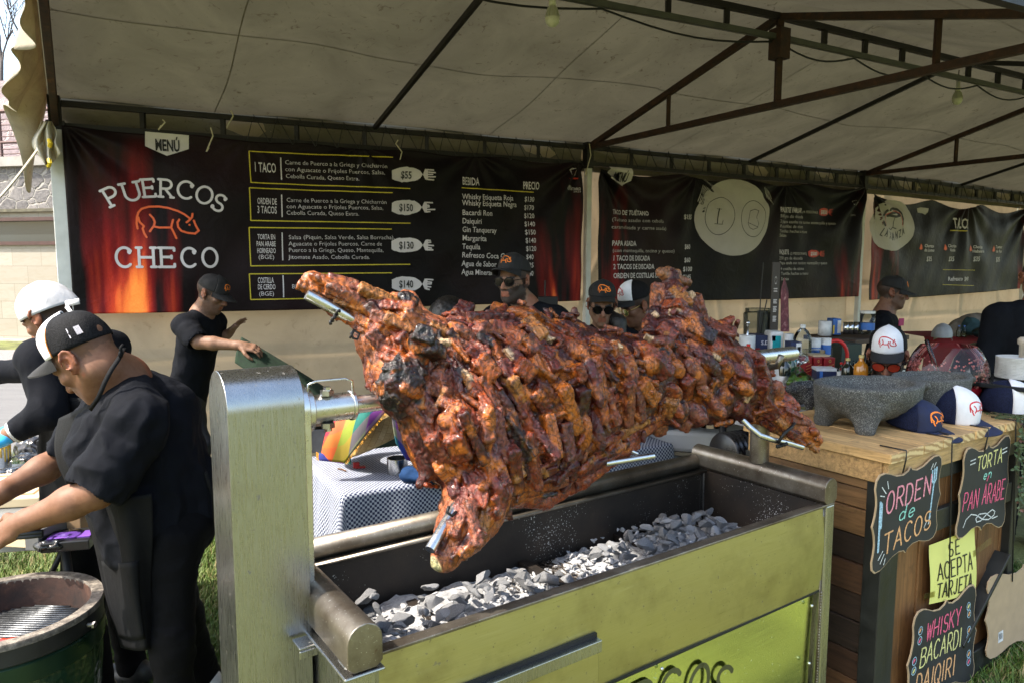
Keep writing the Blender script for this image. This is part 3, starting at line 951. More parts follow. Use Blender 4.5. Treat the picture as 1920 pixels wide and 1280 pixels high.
sm = ob.modifiers.new("thick", 'SOLIDIFY'); sm.thickness = .003
mb = MB()
def rag(u, v):
    y = 228 + (92 - 22 * abs(u - .25) * 2) * v
    x = 100 + (u - 1) * (14 + 30 * math.sin(math.pi * min(1, v * .75 + .1))) + 12 * v + 3 * math.sin(v * 9 + u * 5)
    return px(x, y, 4.86 + .05 * math.sin(u * 15 + v * 3) + .04 * v)
mb.grid(rag, 24, 16)
ob = mb.build("torn_flap", mat_canvas("pale_flap", (.8, .78, .72), .35, .2, 6), tent, smooth=True)
sm = ob.modifiers.new("thick", 'SOLIDIFY'); sm.thickness = .003
mb = MB()
for x0, y0, x1, y1 in ((92, 263, 93, 275), (92, 300, 91, 312)):
    mb.tube([px(x0, y0, 4.8), px((x0 + x1) / 2 + 2, (y0 + y1) / 2, 4.78), px(x1, y1, 4.8)], .014, 6)
mb.build("yellow_strap", plain("yellow_strap", (.75, .55, .03), .6), tent)
# guy rope
mb = MB(); a, b = px(80, 268, 4.9), px(-60, 430, 4.3)
mb.tube([a.lerp(b, k / 12) + Vector((0, 0, -.03 * math.sin(math.pi * k / 12))) for k in range(13)], .009, 6)
tag(mb.build("guy_rope", M_rope), "pale guy rope running down from the tent's corner flap", "rope")

# cable and bulbs under the ridge
up = Vector((0, 0, 1))
R1, R2, R0 = P[1] + PERP * HW, P[2] + PERP * HW, P[0] + PERP * HW
pts = []
for A, B, nn in ((R0, R1, 3), (R1, R2, 5)):
    for k in range(nn * 8):
        u = k / (nn * 8); pts.append(A.lerp(B, u) + up * (Z_R - .175 - .07 * abs(math.sin(math.pi * u * nn))) + PERP * -.02)
mb = MB(); mb.tube(pts, .007, 6)
tag(mb.build("electric_cable", M_cord), "thin black electric cable looping along the ridge pipe", "cable")
M_bulbw = plain("bulb_white", (.6, .6, .56), .3, 0, .05)
M_bulbc = plain("bulb_body", (.42, .42, .38), .4, 0, .1)
def bulb(p, label):
    t = thing("light_bulb", label, "light bulb", p, "unlit bulbs hanging from the ridge")
    m = MB(); m.lathe([(0, 0), (.016, 0), (.016, -.05), (.02, -.055), (.021, -.085), (.0, -.086)], p, 14); m.build("socket", M_bulbw, t, smooth=True)
    m = MB(); m.lathe([(.018, -.086), (.022, -.09), (.036, -.135), (.04, -.15), (0, -.151)], p, 18)
    for k in range(9):
        a = 2 * math.pi * k / 9; m.beam(p + Vector((.024 * math.cos(a), .024 * math.sin(a), -.095)), p + Vector((.04 * math.cos(a), .04 * math.sin(a), -.148)), .003, .008)
    m.build("heat_sink", M_bulbc, t)
    m = MB(); m.ball(p + Vector((0, 0, -.16)), (.041, .041, .042), 18); m.build("globe", M_bulbw, t, smooth=True)
    m = MB(); m.tube([p, p + Vector((0, 0, .09))], .004, 6); m.build("wire", M_cord, t)
pb = px(1797, 152, (R1.lerp(R2, .62)).y); bulb(pb, "unlit white bulb hanging in front of the far roof slope on the right")
pb = px(1036, -18, 4.25); bulb(pb, "unlit white bulb cut by the top of the picture")
# ================================================================ printed banners
def mat_banner():
    t = NT("printed_banner"); a = t.n("VertexColor"); a.layer_name = "Col"
    w = t.noise(t.coord((1, 1, .6)), 160, 2)
    t.set(base=t.mix(.25, a.outputs[0], t.mix(1, a.outputs[0], t.ramp(w, [(.3, .5), (.7, 1.6)]), 'MULTIPLY')), rough=.44, spec=.14)
    t.bump(t.noise(t.coord((1, 1, 1)), 9, 5, .6, 1.2), .22, .03); return t.m
M_banner = mat_banner()
M_print_w = plain("print_grey_white", (.66, .62, .66), .5, 0, .06)
M_print_d = plain("print_dim_grey", (.46, .425, .42), .5, 0, .06)
M_print_o = plain("print_orange", (.85, .13, .03), .5, 0, .08)
M_print_y = plain("print_yellow", (.62, .50, .03), .5, 0, .1)
M_print_k = plain("print_black", (.012, .011, .012), .5)
M_print_r = plain("print_red", (.5, .035, .02), .5, 0, .1)

class Banner:
    def __init__(s, bay, a0, a1, zt0, zt1, zb0, zb1, off, seed, hang, label, flames, sag=0.02):
        s.f = BAY[bay]; s.a0, s.a1, s.q = a0, a1, (zt0, zt1, zb0, zb1); s.off = off; s.seed = seed; s.hang = hang
        nu, nv = 330, 110
        V = np.zeros(((nu + 1) * (nv + 1), 3)); AZ = np.zeros((len(V), 2)); k = 0
        for j in range(nv + 1):
            for i in range(nu + 1):
                u, v = i / nu, j / nv
                a = a0 + (a1 - a0) * u
                zt = zt0 + (zt1 - zt0) * u - sag * abs(math.sin(math.pi * u * len(hang))) ** 1.5
                zb = zb0 + (zb1 - zb0) * u - .012 * math.sin(math.pi * u)
                z = zb + (zt - zb) * v
                V[k] = s.f.w(a, -(off + s.wr(a, z)), z); AZ[k] = (u, v); k += 1
        i = np.arange(nu * nv); r, c = i // nu, i % nu
        F = np.stack([r * (nu + 1) + c, r * (nu + 1) + c + 1, (r + 1) * (nu + 1) + c + 1, (r + 1) * (nu + 1) + c], 1)
        u, v = AZ[:, 0], AZ[:, 1]; W = a1 - a0
        Q = np.stack([u * W, v * 1.3, np.full(len(u), seed * 3.1)], 1)
        col = np.tile(np.array([.0050, .0036, .0046]), (len(u), 1))
        soft = np.clip(fbm(Q * np.array([1, 1, 1]), 1.3, seed, 3) + .1, 0, 1)[:, None]
        col = col + soft * np.array([.016, .006, .007])
        for fu, w, h, inten, lean in flames:
            x = (u * W - fu - lean * v) / w
            st = fbm(np.stack([u * W * 7.5 - lean * v * 7, v * 1.1, Q[:, 2]], 1), 1.0, seed + 3, 4)
            st2 = fbm(np.stack([u * W * 22, v * 2.2, Q[:, 2]], 1), 1.0, seed + 5, 3)
            e = np.clip(1 - np.abs(x), 0, 1) ** .7 * np.clip(1.25 - v / h, 0, 1.1)
            g = np.clip(e * (.35 + 1.9 * st + .55 * st2), 0, 1.4)[:, None] * inten
            col = col + g * np.array([.36, .012, .012]) + np.clip(g - .42, 0, 1) ** 1.2 * np.array([.72, .12, .012]) + np.clip(g - .8, 0, 1) * np.array([.5, .4, .06])
        s.t = mk("menu_banner", V, F, M_banner, None, True, cols=col, loc=s.f.w(a0, -off, zb0))
        tag(s.t, label, "banner", "printed menu banners on the back wall")
        sm = s.t.modifiers.new("thick", 'SOLIDIFY'); sm.thickness = .0015
        sm.offset = 1
    def wr(s, a, z):
        sd = s.seed
        w = .010 * math.sin(a * 3.1 + z * 1.9 + sd) + .007 * math.sin(a * 6.3 - z * 3.2 + sd * 2.1) + .004 * math.sin(a * 2 + z * 11 + sd) + .003 * math.sin(a * 17 + 6 * math.sin(z * 2))
        for ha, hz, amp in s.hang:
            dx, dz = a - ha, hz - z
            r = math.hypot(dx, dz) + 1e-4
            if dz > -.05: w += amp * math.sin(11 * math.atan2(dx, dz) + sd) * math.exp(-r / .9) * min(1, r / .15)
        return w
    def mp(s, a, z, lift=0.0):
        return s.f.w(a, -(s.off + .0055 + s.wr(a, z) + lift), z)
    def at(s, x, y): return s.f.hit(x, y, -s.off)
    def text(s, mb, txt, x0, y0, x1, px_h, bold=.0, lift=0.0, y1=None):
        """Letters from photo column x0 to x1 on the baseline y0, capital height px_h."""
        a0, z0 = s.at(x0, y0); a1, z1 = s.at(x1, y1 if y1 is not None else y0); z2 = s.at(x0, y0 - px_h)[1]
        rot = math.atan2(z1 - z0, a1 - a0) if y1 is not None else 0.0
        put_text(mb, txt, a0, z0, (z2 - z0) / .73, s.mp, bold=bold, width=a1 - a0, lift=lift, rot=rot)
    def tl(s, name, mat, *a, **k):
        mb = MB(); s.text(mb, *a, **k); return mb.build(name, mat, s.t)
    def line(s, mb, pts, w, lift=0.0):
        q = [s.at(*p) for p in pts]
        for p, r in zip(q, q[1:]): mb.stroke(densify([p, r], .05), w, s.mp, lift)
    def poly(s, mb, pts, lift=0.0):
        q = [s.at(*p) for p in pts]
        tri = tessellate_polygon([[Vector((a, b, 0)) for a, b in q]])
        mb.add([s.mp(a, b, lift) for a, b in q], [tuple(t) for t in tri])
    def disc(s, mb, cx, cy, rx, ry, lift, n=40, rough=0.0, seed=1):
        rng = random.Random(seed)
        a0, z0 = s.at(cx, cy); ax = abs(s.at(cx + rx, cy)[0] - a0); az = abs(s.at(cx, cy - ry)[1] - z0)
        rings = 9; vs = [s.mp(a0, z0, lift)]; fs = []
        rr = [1 + rng.uniform(-rough, rough) for _ in range(n)]
        for j in range(1, rings + 1):
            for i in range(n):
                t = 2 * math.pi * i / n; k = j / rings * rr[i]
                vs.append(s.mp(a0 + ax * k * math.cos(t), z0 + az * k * math.sin(t), lift))
        for i in range(n): fs.append((0, 1 + i, 1 + (i + 1) % n))
        for j in range(rings - 1):
            for i in range(n):
                fs.append((1 + j * n + i, 1 + (j + 1) * n + i, 1 + (j + 1) * n + (i + 1) % n, 1 + j * n + (i + 1) % n))
        mb.add(vs, fs)

def menu_tab(B, x0, x1, y0, y1, ty, th, tx0, tx1):
    mb = MB()
    def tabpt(u, v):
        yt = y0 + u * (x1 - x0) * .09; yb = y0 + (y1 - y0) * (.6 + .8 * u if u < .5 else 1 - (u - .5) * .56)
        a, z = B.at(x0 + (x1 - x0) * u, yt + (yb - yt) * v); return B.mp(a, z)
    mb.grid(tabpt, 24, 12)
    mb.build("menu_tab", M_print_w, B.t)
    mb = MB(); B.text(mb, "MENÚ", tx0, ty, tx1, th, .03, .004); mb.build("tab_lettering", M_print_k, B.t)

f0, f1, f2 = BAY[0], BAY[1], BAY[2]
# ---- first banner
B1 = Banner(0, .04, f0.L - .1, 2.585, 2.585, 1.30, 1.30, .06, 1, [(.05, 2.6, .02), (1.25, 2.6, .005), (2.1, 2.6, .012), (3.1, 2.6, .012), (4.15, 2.6, .03)],
            "black and flame red menu banner with an orange line-drawn pig and big curved name", [(.02, .5, .75, .75, .0), (.36, .2, .8, 1.1, .08), (.62, .2, .55, .8, .0), (4.12, .2, .95, .6, .0), (3.85, .16, .5, .85, -.25)])
menu_tab(B1, 272, 354, 247, 293, 282, 22, 291, 337)
mb = MB()
letters = [("P", 208, 388, 27), ("U", 236, 379, 14), ("E", 270, 370, 6), ("R", 299, 369, -3), ("C", 331, 370, -9), ("O", 364, 377, -17), ("S", 393, 390, -27)]
for ch, x, y, r in letters:
    a0, z0 = B1.at(x, y); h = .122; w = .086 if ch in "PERS" else .110
    put_strokes(mb, ch, a0, z0, w, h, 0, .017, B1.mp, True, rot=R(r))
mb.build("title_lettering", M_print_w, B1.t); mb = MB()
a0, z0 = B1.at(218, 501)
put_strokes(mb, "CHECO", a0, z0, .105, .137, .036, .019, B1.mp, True)
mb.build("title_lettering", M_print_w, B1.t)
mb = MB(); a0, z0 = B1.at(315, 418); put_pig(mb, a0, z0, .405, B1.mp, .036); mb.build("pig_emblem", M_print_o, B1.t)
mb = MB()
for y0, y1, yr0, yr1 in ((284, 343, 296, 354), (353, 414, 362, 419), (427, 499, 430, 496), (514, 562, 512, 556)):
    B1.line(mb, [(735, yr0), (467, y0), (470, y1), (769, yr1)], .008)
B1.line(mb, [(864, 353), (1000, 361)], .008)
mb.build("yellow_rules", M_print_y, B1.t)
mb = MB()
for t, x0, y0, x1, h in (("1 TACO", 476, 322, 518, 19), ("ORDEN DE", 482, 383, 519, 12), ("3 TACOS", 482, 400, 519, 14), ("TORTA EN", 483, 449, 516, 10), ("PAN ARABE", 481, 462, 517, 10), ("HORNEADO", 482, 475, 517, 10), ("COSTILLA", 483, 531, 513, 11), ("DE CERDO", 483, 543, 516, 10), ("BEBIDA", 865, 347, 897, 15), ("PRECIO", 981, 355, 1010, 15)):
    B1.tl("menu_line", M_print_w, t, x0, y0, x1, h, .012)
for x, y0, y1 in ((527, 296, 337), (528, 366, 407), (529, 437, 488), (530, 517, 557)):
    B1.line(mb, [(x, y0), (x + 1, y1)], .009)
for i, (t, x1) in enumerate((("Whisky Etiqueta Roja", 961), ("Whisky Etiqueta Negra", 968), ("Bacardi Ron", 922), ("Daiquiri", 901), ("Gin Tanqueray", 931), ("Margarita", 911), ("Tequila", 899), ("Refresco Coca Cola", 960), ("Agua de Sabor", 931), ("Agua Mineral", 922))):
    y = 374 + i * 15.85 - (4 if i else 0) + (2 if i > 1 else 0)
    B1.tl("drink_line", M_print_w, t, 865, y, x1, 10.5, .008, y1=y + (x1 - 865) * .03)
for i, t in enumerate(("$130", "$170", "$120", "$140", "$150", "$140", "$120", "$40", "$35", "$40")):
    B1.tl("price_line", M_print_w, t, 984, 378 + i * 15.5, 1003 if len(t) > 3 else 998, 9.5, .008)
mb.build("divider_rules", M_print_w, B1.t)
for lines in ((("Carne de Puerco a la Griega y Chicharrón", 535, 308, 726, 316), ("con Aguacate o Frijoles Puercos, Salsa,", 535, 321, 721, 328), ("Cebolla Curada, Queso Extra.", 536, 334, 674, 339)),
              (("Carne de Puerco a la Griega y Chicharrón", 537, 379, 725, 383), ("con Aguacate o Frijoles Puercos, Salsa,", 537, 391, 719, 394), ("Cebolla Curada, Queso Extra.", 537, 403, 673, 405)),
              (("Salsa (Piquin, Salsa Verde, Salsa Borracha),", 541, 449, 741, 449), ("Aguacate o Frijoles Puercos, Carne de", 541, 461, 717, 461), ("Puerco a la Griega, Queso, Mantequilla,", 541, 473, 720, 473), ("Jitomate Asado, Cebolla Curada.", 541, 486, 694, 486)),
              (("BBQ, Limón y Sal", 546, 541, 625, 541),)):
    for t, x0, y0, x1, y1 in lines: B1.tl("description_line", M_print_w, t, x0, y0, x1, 8.2, -.006, y1=y1)
for t, x0, y0, x1 in (("(BGE)", 484, 486, 514), ("(BGE)", 485, 555, 513)): B1.tl("menu_line", M_print_w, t, x0, y0, x1, 8.5, -.004)
def price_splash(B, cx, cy, w, h, txt, mat, tmat, nm="price_patch"):
    mb = MB(); rng = random.Random(int(cx + cy))
    top, bot = [], []
    for k in range(15):
        u = k / 14; e = math.sin(math.pi * min(u * 1.15 + .06, 1)) ** .35 if u < .86 else .9 - (u - .86) * 2.5
        top.append((cx - w / 2 + w * u, cy - h / 2 * e * (1 + rng.uniform(-.06, .06)))); bot.append((cx - w / 2 + w * u, cy + h / 2 * e * (1 + rng.uniform(-.06, .06))))
    for k in range(14):
        lp = lambda p, q, t: (p[0] + (q[0] - p[0]) * t, p[1] + (q[1] - p[1]) * t)
        for m in range(5):
            q = [B.at(*p) for p in (lp(top[k], bot[k], m / 5), lp(top[k + 1], bot[k + 1], m / 5), lp(top[k + 1], bot[k + 1], (m + 1) / 5), lp(top[k], bot[k], (m + 1) / 5))]
            mb.add([B.mp(a, z) for a, z in q], [(0, 1, 2, 3)])
    for k in range(5):
        y = cy + h * (-.32 + .16 * k); l = w * rng.uniform(.05, .22)
        B.line(mb, [(cx + w * .46, y), (cx + w * .5 + l, y + rng.uniform(-1, 1.5))], .012 * h / 28, .0006)
    mb.build(nm, mat, B.t)
    mb = MB(); tw = len(txt) * h * .235
    B.text(mb, txt, cx - w * .1 - tw / 2, cy + h * .24, cx - w * .1 + tw / 2, h * .5, .02, .004); mb.build("price_lettering", tmat, B.t)
for cy, t in ((328, "$55"), (389, "$150"), (460, "$130"), (533, "$140")): price_splash(B1, 768, cy, 66, 28, t, M_print_w, M_print_k)
mb = MB()
B1.text(mb, "6to", 1064, 352, 1072, 5, 0); B1.text(mb, "QUERÉTARO", 1062, 356, 1086, 5, .01); B1.text(mb, "2023", 1076, 361, 1086, 3.4)
B1.poly(mb, [(1070, 318), (1074, 315), (1079, 317), (1082, 321), (1080, 330), (1071, 329)])
mb.build("corner_emblem", M_print_w, B1.t)
mb = MB(); B1.poly(mb, [(1071, 321), (1080, 321), (1079, 327), (1072, 327)], .001); B1.poly(mb, [(1066, 334), (1084, 334), (1083, 337), (1067, 336.6)], .001); mb.build("red_ribbon", M_print_r, B1.t)

# ---- second banner
B2 = Banner(1, .09, f1.L - .06, 2.54, 2.57, 1.29, 1.25, .06, 4, [(.08, 2.56, .04), (1.3, 2.57, .02), (2.7, 2.57, .02), (4.08, 2.58, .045)],
            "black menu banner with a round pale brush patch showing a letter L and a flask", [(.05, .32, .8, .8, .0), (.28, .14, .95, .7, -.05), (4.0, .15, .95, .8, .0), (3.7, .14, .42, .7, -.2)], .045)
menu_tab(B2, 1141, 1184, 313, 350, 340, 17, 1151, 1176)
mb = MB(); B2.disc(mb, 1376, 409, 66, 72, 0, 60, .007, 3)
for k in range(9):
    x = 1308 + k * 2.0; B2.line(mb, [(x + 14, 338 + k * 1.5), (x + 3, 358 + k * 2), (x, 378 + k * 3)], .008)
for k in range(5): B2.line(mb, [(1430 + k * 3, 352 + k * 2), (1438 + k * 2.5, 372 + k * 3)], .007)
mb.build("brush_patch", M_print_d, B2.t)
mb = MB()
for cx, cy, rx, ry in ((1348, 406, 26, 35), (1410, 411, 23, 34)):
    a0, z0 = B2.at(cx, cy); ax = B2.at(cx + rx, cy)[0] - a0; az = B2.at(cx, cy - ry)[1] - z0
    mb.stroke(arc(a0, z0, ax, az, 0, 360, 40), .007, B2.mp, .0016)
B2.line(mb, [(1405, 396), (1402, 408), (1399, 420), (1402, 428), (1408, 431), (1416, 428), (1419, 420), (1415, 408), (1420, 396), (1414, 393), (1405, 396)], .006, .0016)
B2.line(mb, [(1399, 418), (1418, 427)], .006, .0018)
for x, w in ((1347, .014),): B2.line(mb, [(x, 392), (x, 419)], w, .0016)
B2.line(mb, [(1343, 392), (1351, 393)], .005, .0018); B2.line(mb, [(1341, 420), (1356, 421)], .006, .0018); B2.line(mb, [(1355, 420), (1356, 414)], .006, .002)
mb.build("patch_emblem", M_print_k, B2.t)
mb = MB()
for t, x0, y0, x1, h in (("TACO DE TUÉTANO", 1145, 402, 1215, 9), ("PAPA ASADA", 1146, 461, 1193, 10), ("1 TACO DE DISCADA", 1148, 489, 1220, 10), ("2 TACOS DE DISCADA", 1149, 505, 1228, 10), ("ORDEN DE COSTILLAS DE CERDO", 1149, 522, 1264, 10), ("$155", 1282, 411, 1299, 9), ("$60", 1283, 467, 1295, 9), ("$60", 1283, 492, 1295, 9), ("$100", 1281, 509, 1299, 9), ("$145", 1281, 524, 1297, 9), ("PAQUETE FAMILIAR", 1462, 398, 1503, 10), ("PAQUETE", 1461, 477, 1480, 9)):
    B2.tl("menu_line", M_print_w, t, x0, y0, x1, h, .014)
for t, x0, y0, x1, h in (("(Tuétano asado con cebolla", 1144, 415, 1243, 7), ("caramelizada y carne asada)", 1144, 429, 1248, 7), ("(con mantequilla, tocino y queso)", 1147, 473, 1263, 7), ("(4 PERSONAS)", 1504, 400, 1534, 5), ("500 grs de discada", 1461, 408, 1506, 6), ("2 papas asadas con tocino mantequilla y queso", 1461, 418, 1565, 6), ("8 costillas de elote", 1461, 427, 1506, 6), ("Tortillas hechas a mano", 1461, 436, 1516, 6), ("Salsas", 1461, 444, 1477, 6), ("(2 PERSONAS)", 1482, 478, 1513, 5), ("250 grs de discada", 1460, 487, 1504, 6), ("Papa asada con tocino mantequilla y queso", 1460, 496, 1553, 6), ("4 costillas de elote", 1461, 507, 1505, 6), ("Tortillas hechas a mano", 1461, 516, 1514, 6), ("Salsas", 1461, 526, 1477, 6)):
    B2.tl("description_line", M_print_d, t, x0, y0, x1, h, .0)
price_splash(B2, 1549, 398, 24, 15, "$850", M_print_r, M_print_w); price_splash(B2, 1529, 476, 26, 14, "$500", M_print_r, M_print_w)
mb = MB(); B2.text(mb, "QUERÉTARO", 1592, 405, 1604, 3.5); B2.poly(mb, [(1595, 378), (1600, 376), (1603, 380), (1601, 386), (1595, 385)]); mb.build("corner_emblem", M_print_d, B2.t)

# ---- third banner
B3 = Banner(2, .12, f2.L - .25, 2.50, 2.50, 1.20, 1.26, .07, 8, [(.12, 2.5, .03), (2.5, 2.55, .028), (4.5, 2.5, .035)],
            "darkest menu banner, wrinkled, with a hooded bird badge on a pale patch", [(.1, .4, .75, .9, .05), (.45, .2, .8, .8, .0), (4.35, .16, .95, .6, .0), (4.2, .14, .35, .8, -.1)], .09)
mb = MB(); B3.disc(mb, 1673, 423, 40, 48, 0, 50, .012, 5)
B3.poly(mb, [(1722, 391), (1730, 389), (1744, 391), (1743, 398), (1738, 403), (1733, 400), (1724, 399)])
mb.build("brush_patch", M_print_d, B3.t)
mb = MB()
q = lambda pts: [(1600 + x / 4.922, 340 + y / 4.922) for x, y in pts]
B3.line(mb, q([(275, 410), (265, 380), (280, 320), (300, 275), (350, 255), (400, 265), (430, 300), (435, 350), (430, 400)]), .035, .0016)
B3.line(mb, q([(310, 320), (330, 300), (380, 290), (410, 320), (375, 330), (330, 320), (310, 320)]), .03, .0018)
B3.line(mb, q([(365, 330), (360, 380), (362, 420), (340, 450), (315, 435)]), .012, .0018); B3.line(mb, q([(362, 430), (385, 440)]), .012, .002)
for ch, x, y, r in (("L", 248, 495, -25), ("A", 275, 505, -18), ("X", 318, 530, -5), ("I", 345, 545, 0), ("A", 352, 545, 3), ("N", 385, 535, 12), ("Z", 415, 520, 22), ("A", 440, 500, 28)):
    a0, z0 = B3.at(1600 + x / 4.922, 340 + y / 4.922); put_strokes(mb, ch, a0, z0, .04, .09, 0, .014, B3.mp, rot=R(r))
B3.text(mb, "MENÚ", 1729, 396.5, 1741, 4.5, .02, .002)
mb.build("hooded_bird_badge", M_print_k, B3.t)
mb = MB(); B3.line(mb, q([(285, 415), (283, 360), (300, 310), (350, 275), (410, 300), (425, 360), (432, 420)]), .01, .003); mb.build("badge_outline", M_print_r, B3.t)
mb = MB()
B3.tl("heading_line", M_print_w, "TACOS", 1789, 428, 1814, 20, .02)
for t, x0, y0, x1, h in (("Chorizo", 1731, 464, 1751, 6), ("de Lomo", 1731, 472, 1752, 6), ("$35", 1737, 490, 1747, 9), ("Chorizo", 1777, 464, 1794, 6), ("Verde", 1780, 472, 1792, 6), ("$35", 1779, 490, 1790, 9), ("Chorizo", 1823, 466, 1840, 6), ("Habanero", 1822, 474, 1843, 6), ("$35", 1823, 490, 1834, 9), ("Tuetano", 1866, 466, 1880, 6), ("de Res", 1867, 474, 1880, 6), ("$35", 1867, 491, 1876, 9), ("Refresco", 1778, 527, 1803, 8), ("$40", 1806, 527, 1816, 8)):
    B3.tl("menu_line", M_print_w, t, x0, y0, x1, h, .012)
mb = MB(); B3.line(mb, [(1784, 432.5), (1811, 433.5)], .012); B3.line(mb, [(1768, 506), (1828, 507)], .006); B3.line(mb, [(1768, 534), (1826, 536)], .006); mb.build("yellow_rules", M_print_y, B3.t)
for x, y in ((1725, 463), (1773, 464), (1819, 466), (1863, 467)): mb = MB(); B3.poly(mb, [(x, y - 6), (x + 2, y - 1), (x + 2.6, y + 4), (x, y + 6), (x - 2.6, y + 4), (x - 1.6, y)]); mb.build("flame_icon", M_print_o, B3.t)

# lacing cords between truss and banners
for bi, (B, f, n) in enumerate(((B1, f0, 17), (B2, f1, 16), (B3, f2, 14))):
    mb = MB(); rng = random.Random(bi)
    for k in range(n):
        a = B.a0 + (B.a1 - B.a0) * ((k + .5) / n if bi else .28 + .7 * (k + .5) / n); d = (B.a1 - B.a0) / n * .45
        top = f.w(a, -.03, Z_E + .03)
        mb.tube([f.w(a - d * .5, -.05, Z_L - .02), top, f.w(a + d, -.05, Z_L - .025)], .0045, 5)
    tag(mb.build("lacing_cord", M_cord), ["black lacing cord tying the orange pig banner to its truss", "black lacing cord above the banner with the flask emblem", "black lacing cord above the farthest wrinkled banner"][bi], "cord", "lacing cords along the truss")
mb = MB(); rng = random.Random(5)
for x, y0, y1 in ((305, 225, 244), (433, 208, 240), (395, 240, 285), (750, 300, 270), (1105, 270, 330)):
    p = px(x, y0, f0.w(BAY[0].hit(x, y0, 0)[0], -.09, 0).y - .05); q_ = px(x - 8, y1, p.y)
    mb.tube([p, p.lerp(q_, .4) + Vector((.03, 0, .01)), q_, q_ + Vector((.02, 0, .03))], .005, 5)
tag(mb.build("loose_string", M_rope), "pale loose strings dangling from the truss above the pig banner", "string")
# ================================================================ the steel spit grill
def mat_steel(name, c, rough, streak=(1, 1, 40), dirt=.35, metal=1.0, spots=.5, th=.68):
    t = NT(name); co = t.coord(); br = t.noise(t.coord(streak), 6, 6, .7)
    n = t.noise(co, 5, 6, .6); sp = t.noise(co, 85, 3, .5)
    c = Vector(c)
    base = t.ramp(br, [(.3, c * .9), (.7, c * 1.05)])
    base = t.mix(t.ramp(n, [(.5, 0), (.8, dirt)]), base, (.16, .12, .07))
    base = t.mix(t.ramp(sp, [(th, 0), (th + .05, spots)]), base, (.1, .07, .03))
    t.set(base=base, metal=t.ramp(sp, [(th, metal), (th + .05, metal * .5)]), rough=t.ramp(br, [(.3, rough - .06), (.7, rough + .1)]))
    b = t.bump(br, .06, .002); return t.m
M_steel = mat_steel("brushed_steel", (.39, .395, .39), .27, (60, 60, 2.5), .35)
M_steel_front = mat_steel("lawn_tinted_brushed_steel", (.50, .475, .265), .33, (1.5, 1.5, 60), .6, 1.0, .55, .665)  # yellow-green base puts the lawn's reflection into the steel colour
M_steel_mir = mat_steel("lawn_tinted_polished_steel", (.60, .69, .31), .16, (1, 1, 30), .1, 1, .1)  # lime base puts the sunlit lawn's reflection into the steel colour
def mat_soot():
    t = NT("sooty_steel"); co = t.coord()
    n = t.noise(co, 5, 6, .65); ash = t.noise(co, 170, 2, .5); big = t.noise(co, 6, 5)
    base = t.ramp(n, [(.3, (.012, .010, .009)), (.6, (.035, .025, .018)), (.8, (.07, .045, .03))])
    base = t.mix(t.ramp(t.math('MULTIPLY', ash, t.ramp(big, [(.38, .80), (.66, 1.07)])), [(.655, 0), (.675, .9)]), base, (.5, .49, .47))
    t.set(base=base, rough=.6, metal=.3); t.bump(n, .3, .01); return t.m
M_soot = mat_soot()
def mat_rim():
    t = NT("heat_stained_tube"); co = t.coord()
    n = t.noise(co, 7, 6, .65); ash = t.noise(co, 200, 2, .5)
    base = t.ramp(n, [(.3, (.10, .075, .055)), (.55, (.24, .21, .17)), (.75, (.38, .36, .32))])
    base = t.mix(t.ramp(ash, [(.68, 0), (.71, .7)]), base, (.55, .53, .5))
    rs = t.noise(co, 11, 5, .7)
    base = t.mix(t.ramp(rs, [(.66, 0), (.74, .85)]), base, (.09, .035, .015))
    t.set(base=base, metal=.85, rough=.38); t.bump(n, .12, .004); return t.m
M_rim = mat_rim()
M_galv = mat_steel("bare_steel_bar", (.62, .61, .58), .28, (8, 8, 8), .25, 1, .35)
M_dark = plain("black_steel", (.02, .02, .02), .55, .4, .4)

g = GR.w
GL, GWD = 1.70, .55
grill = thing("spit_grill", "long stainless steel charcoal spit grill with round-topped motor post and raised name on its front", "grill", g(.85, .27, GZ))
GX = GR.mat()
def gbox(mb, a0, a1, b0, b1, z0, z1): mb.X = GX; mb.box(((a0 + a1) / 2, (b0 + b1) / 2, (z0 + z1) / 2), (a1 - a0, b1 - b0, z1 - z0)); mb.X = None
# front panels
mb = MB(); mb.X = GX
mb.grid(lambda u, v: (.02 + 1.645 * u, -.006 * math.sin(math.pi * v) - .002 * math.sin(9 * u), .552 + (.842 - .552) * v), 60, 16)
mb.X = None; mb.build("front_panel", M_steel_front, grill, smooth=True)
mb = MB(); mb.X = GX
mb.grid(lambda u, v: (.05 + 1.60 * u, .012 + .004 * math.sin(7 * u + 3 * v) - .006 * math.sin(3.2 * u + 1), GZ + .12 + (.546 - GZ - .12) * v), 60, 20)
mb.X = None; mb.build("lower_panel", M_steel_mir, grill, smooth=True)
mb = MB()
for a, z in ((.90, .523), (1.62, .505), (1.62, .30), (.9, .2), (.2, .5)):
    p = g(a, .0, z); mb.ball(p, (.006, .006, .006), 10)
mb.build("rivet", M_galv, grill, smooth=True)
mb = MB(); gbox(mb, .05, 1.655, -.004, .006, .546, .552); mb.build("seam", M_dark, grill)
# drawer face with lip bars
mb = MB(); gbox(mb, .10, .645, -.022, .0, .50, .668); mb.build("ash_drawer", M_steel_front, grill, bevel=.003)
mb = MB(); gbox(mb, .09, .648, -.030, -.002, .668, .700); gbox(mb, .09, .646, -.034, -.022, .545, .572); mb.build("drawer_lip", M_steel, grill, bevel=.002)
mb = MB(); gbox(mb, .09, .646, -.012, -.001, .7002, .712); gbox(mb, .09, .645, -.024, -.0225, .5722, .578); mb.build("drawer_gap_shade", M_dark, grill)  # black strips stand in for the shade in the gaps above the lips
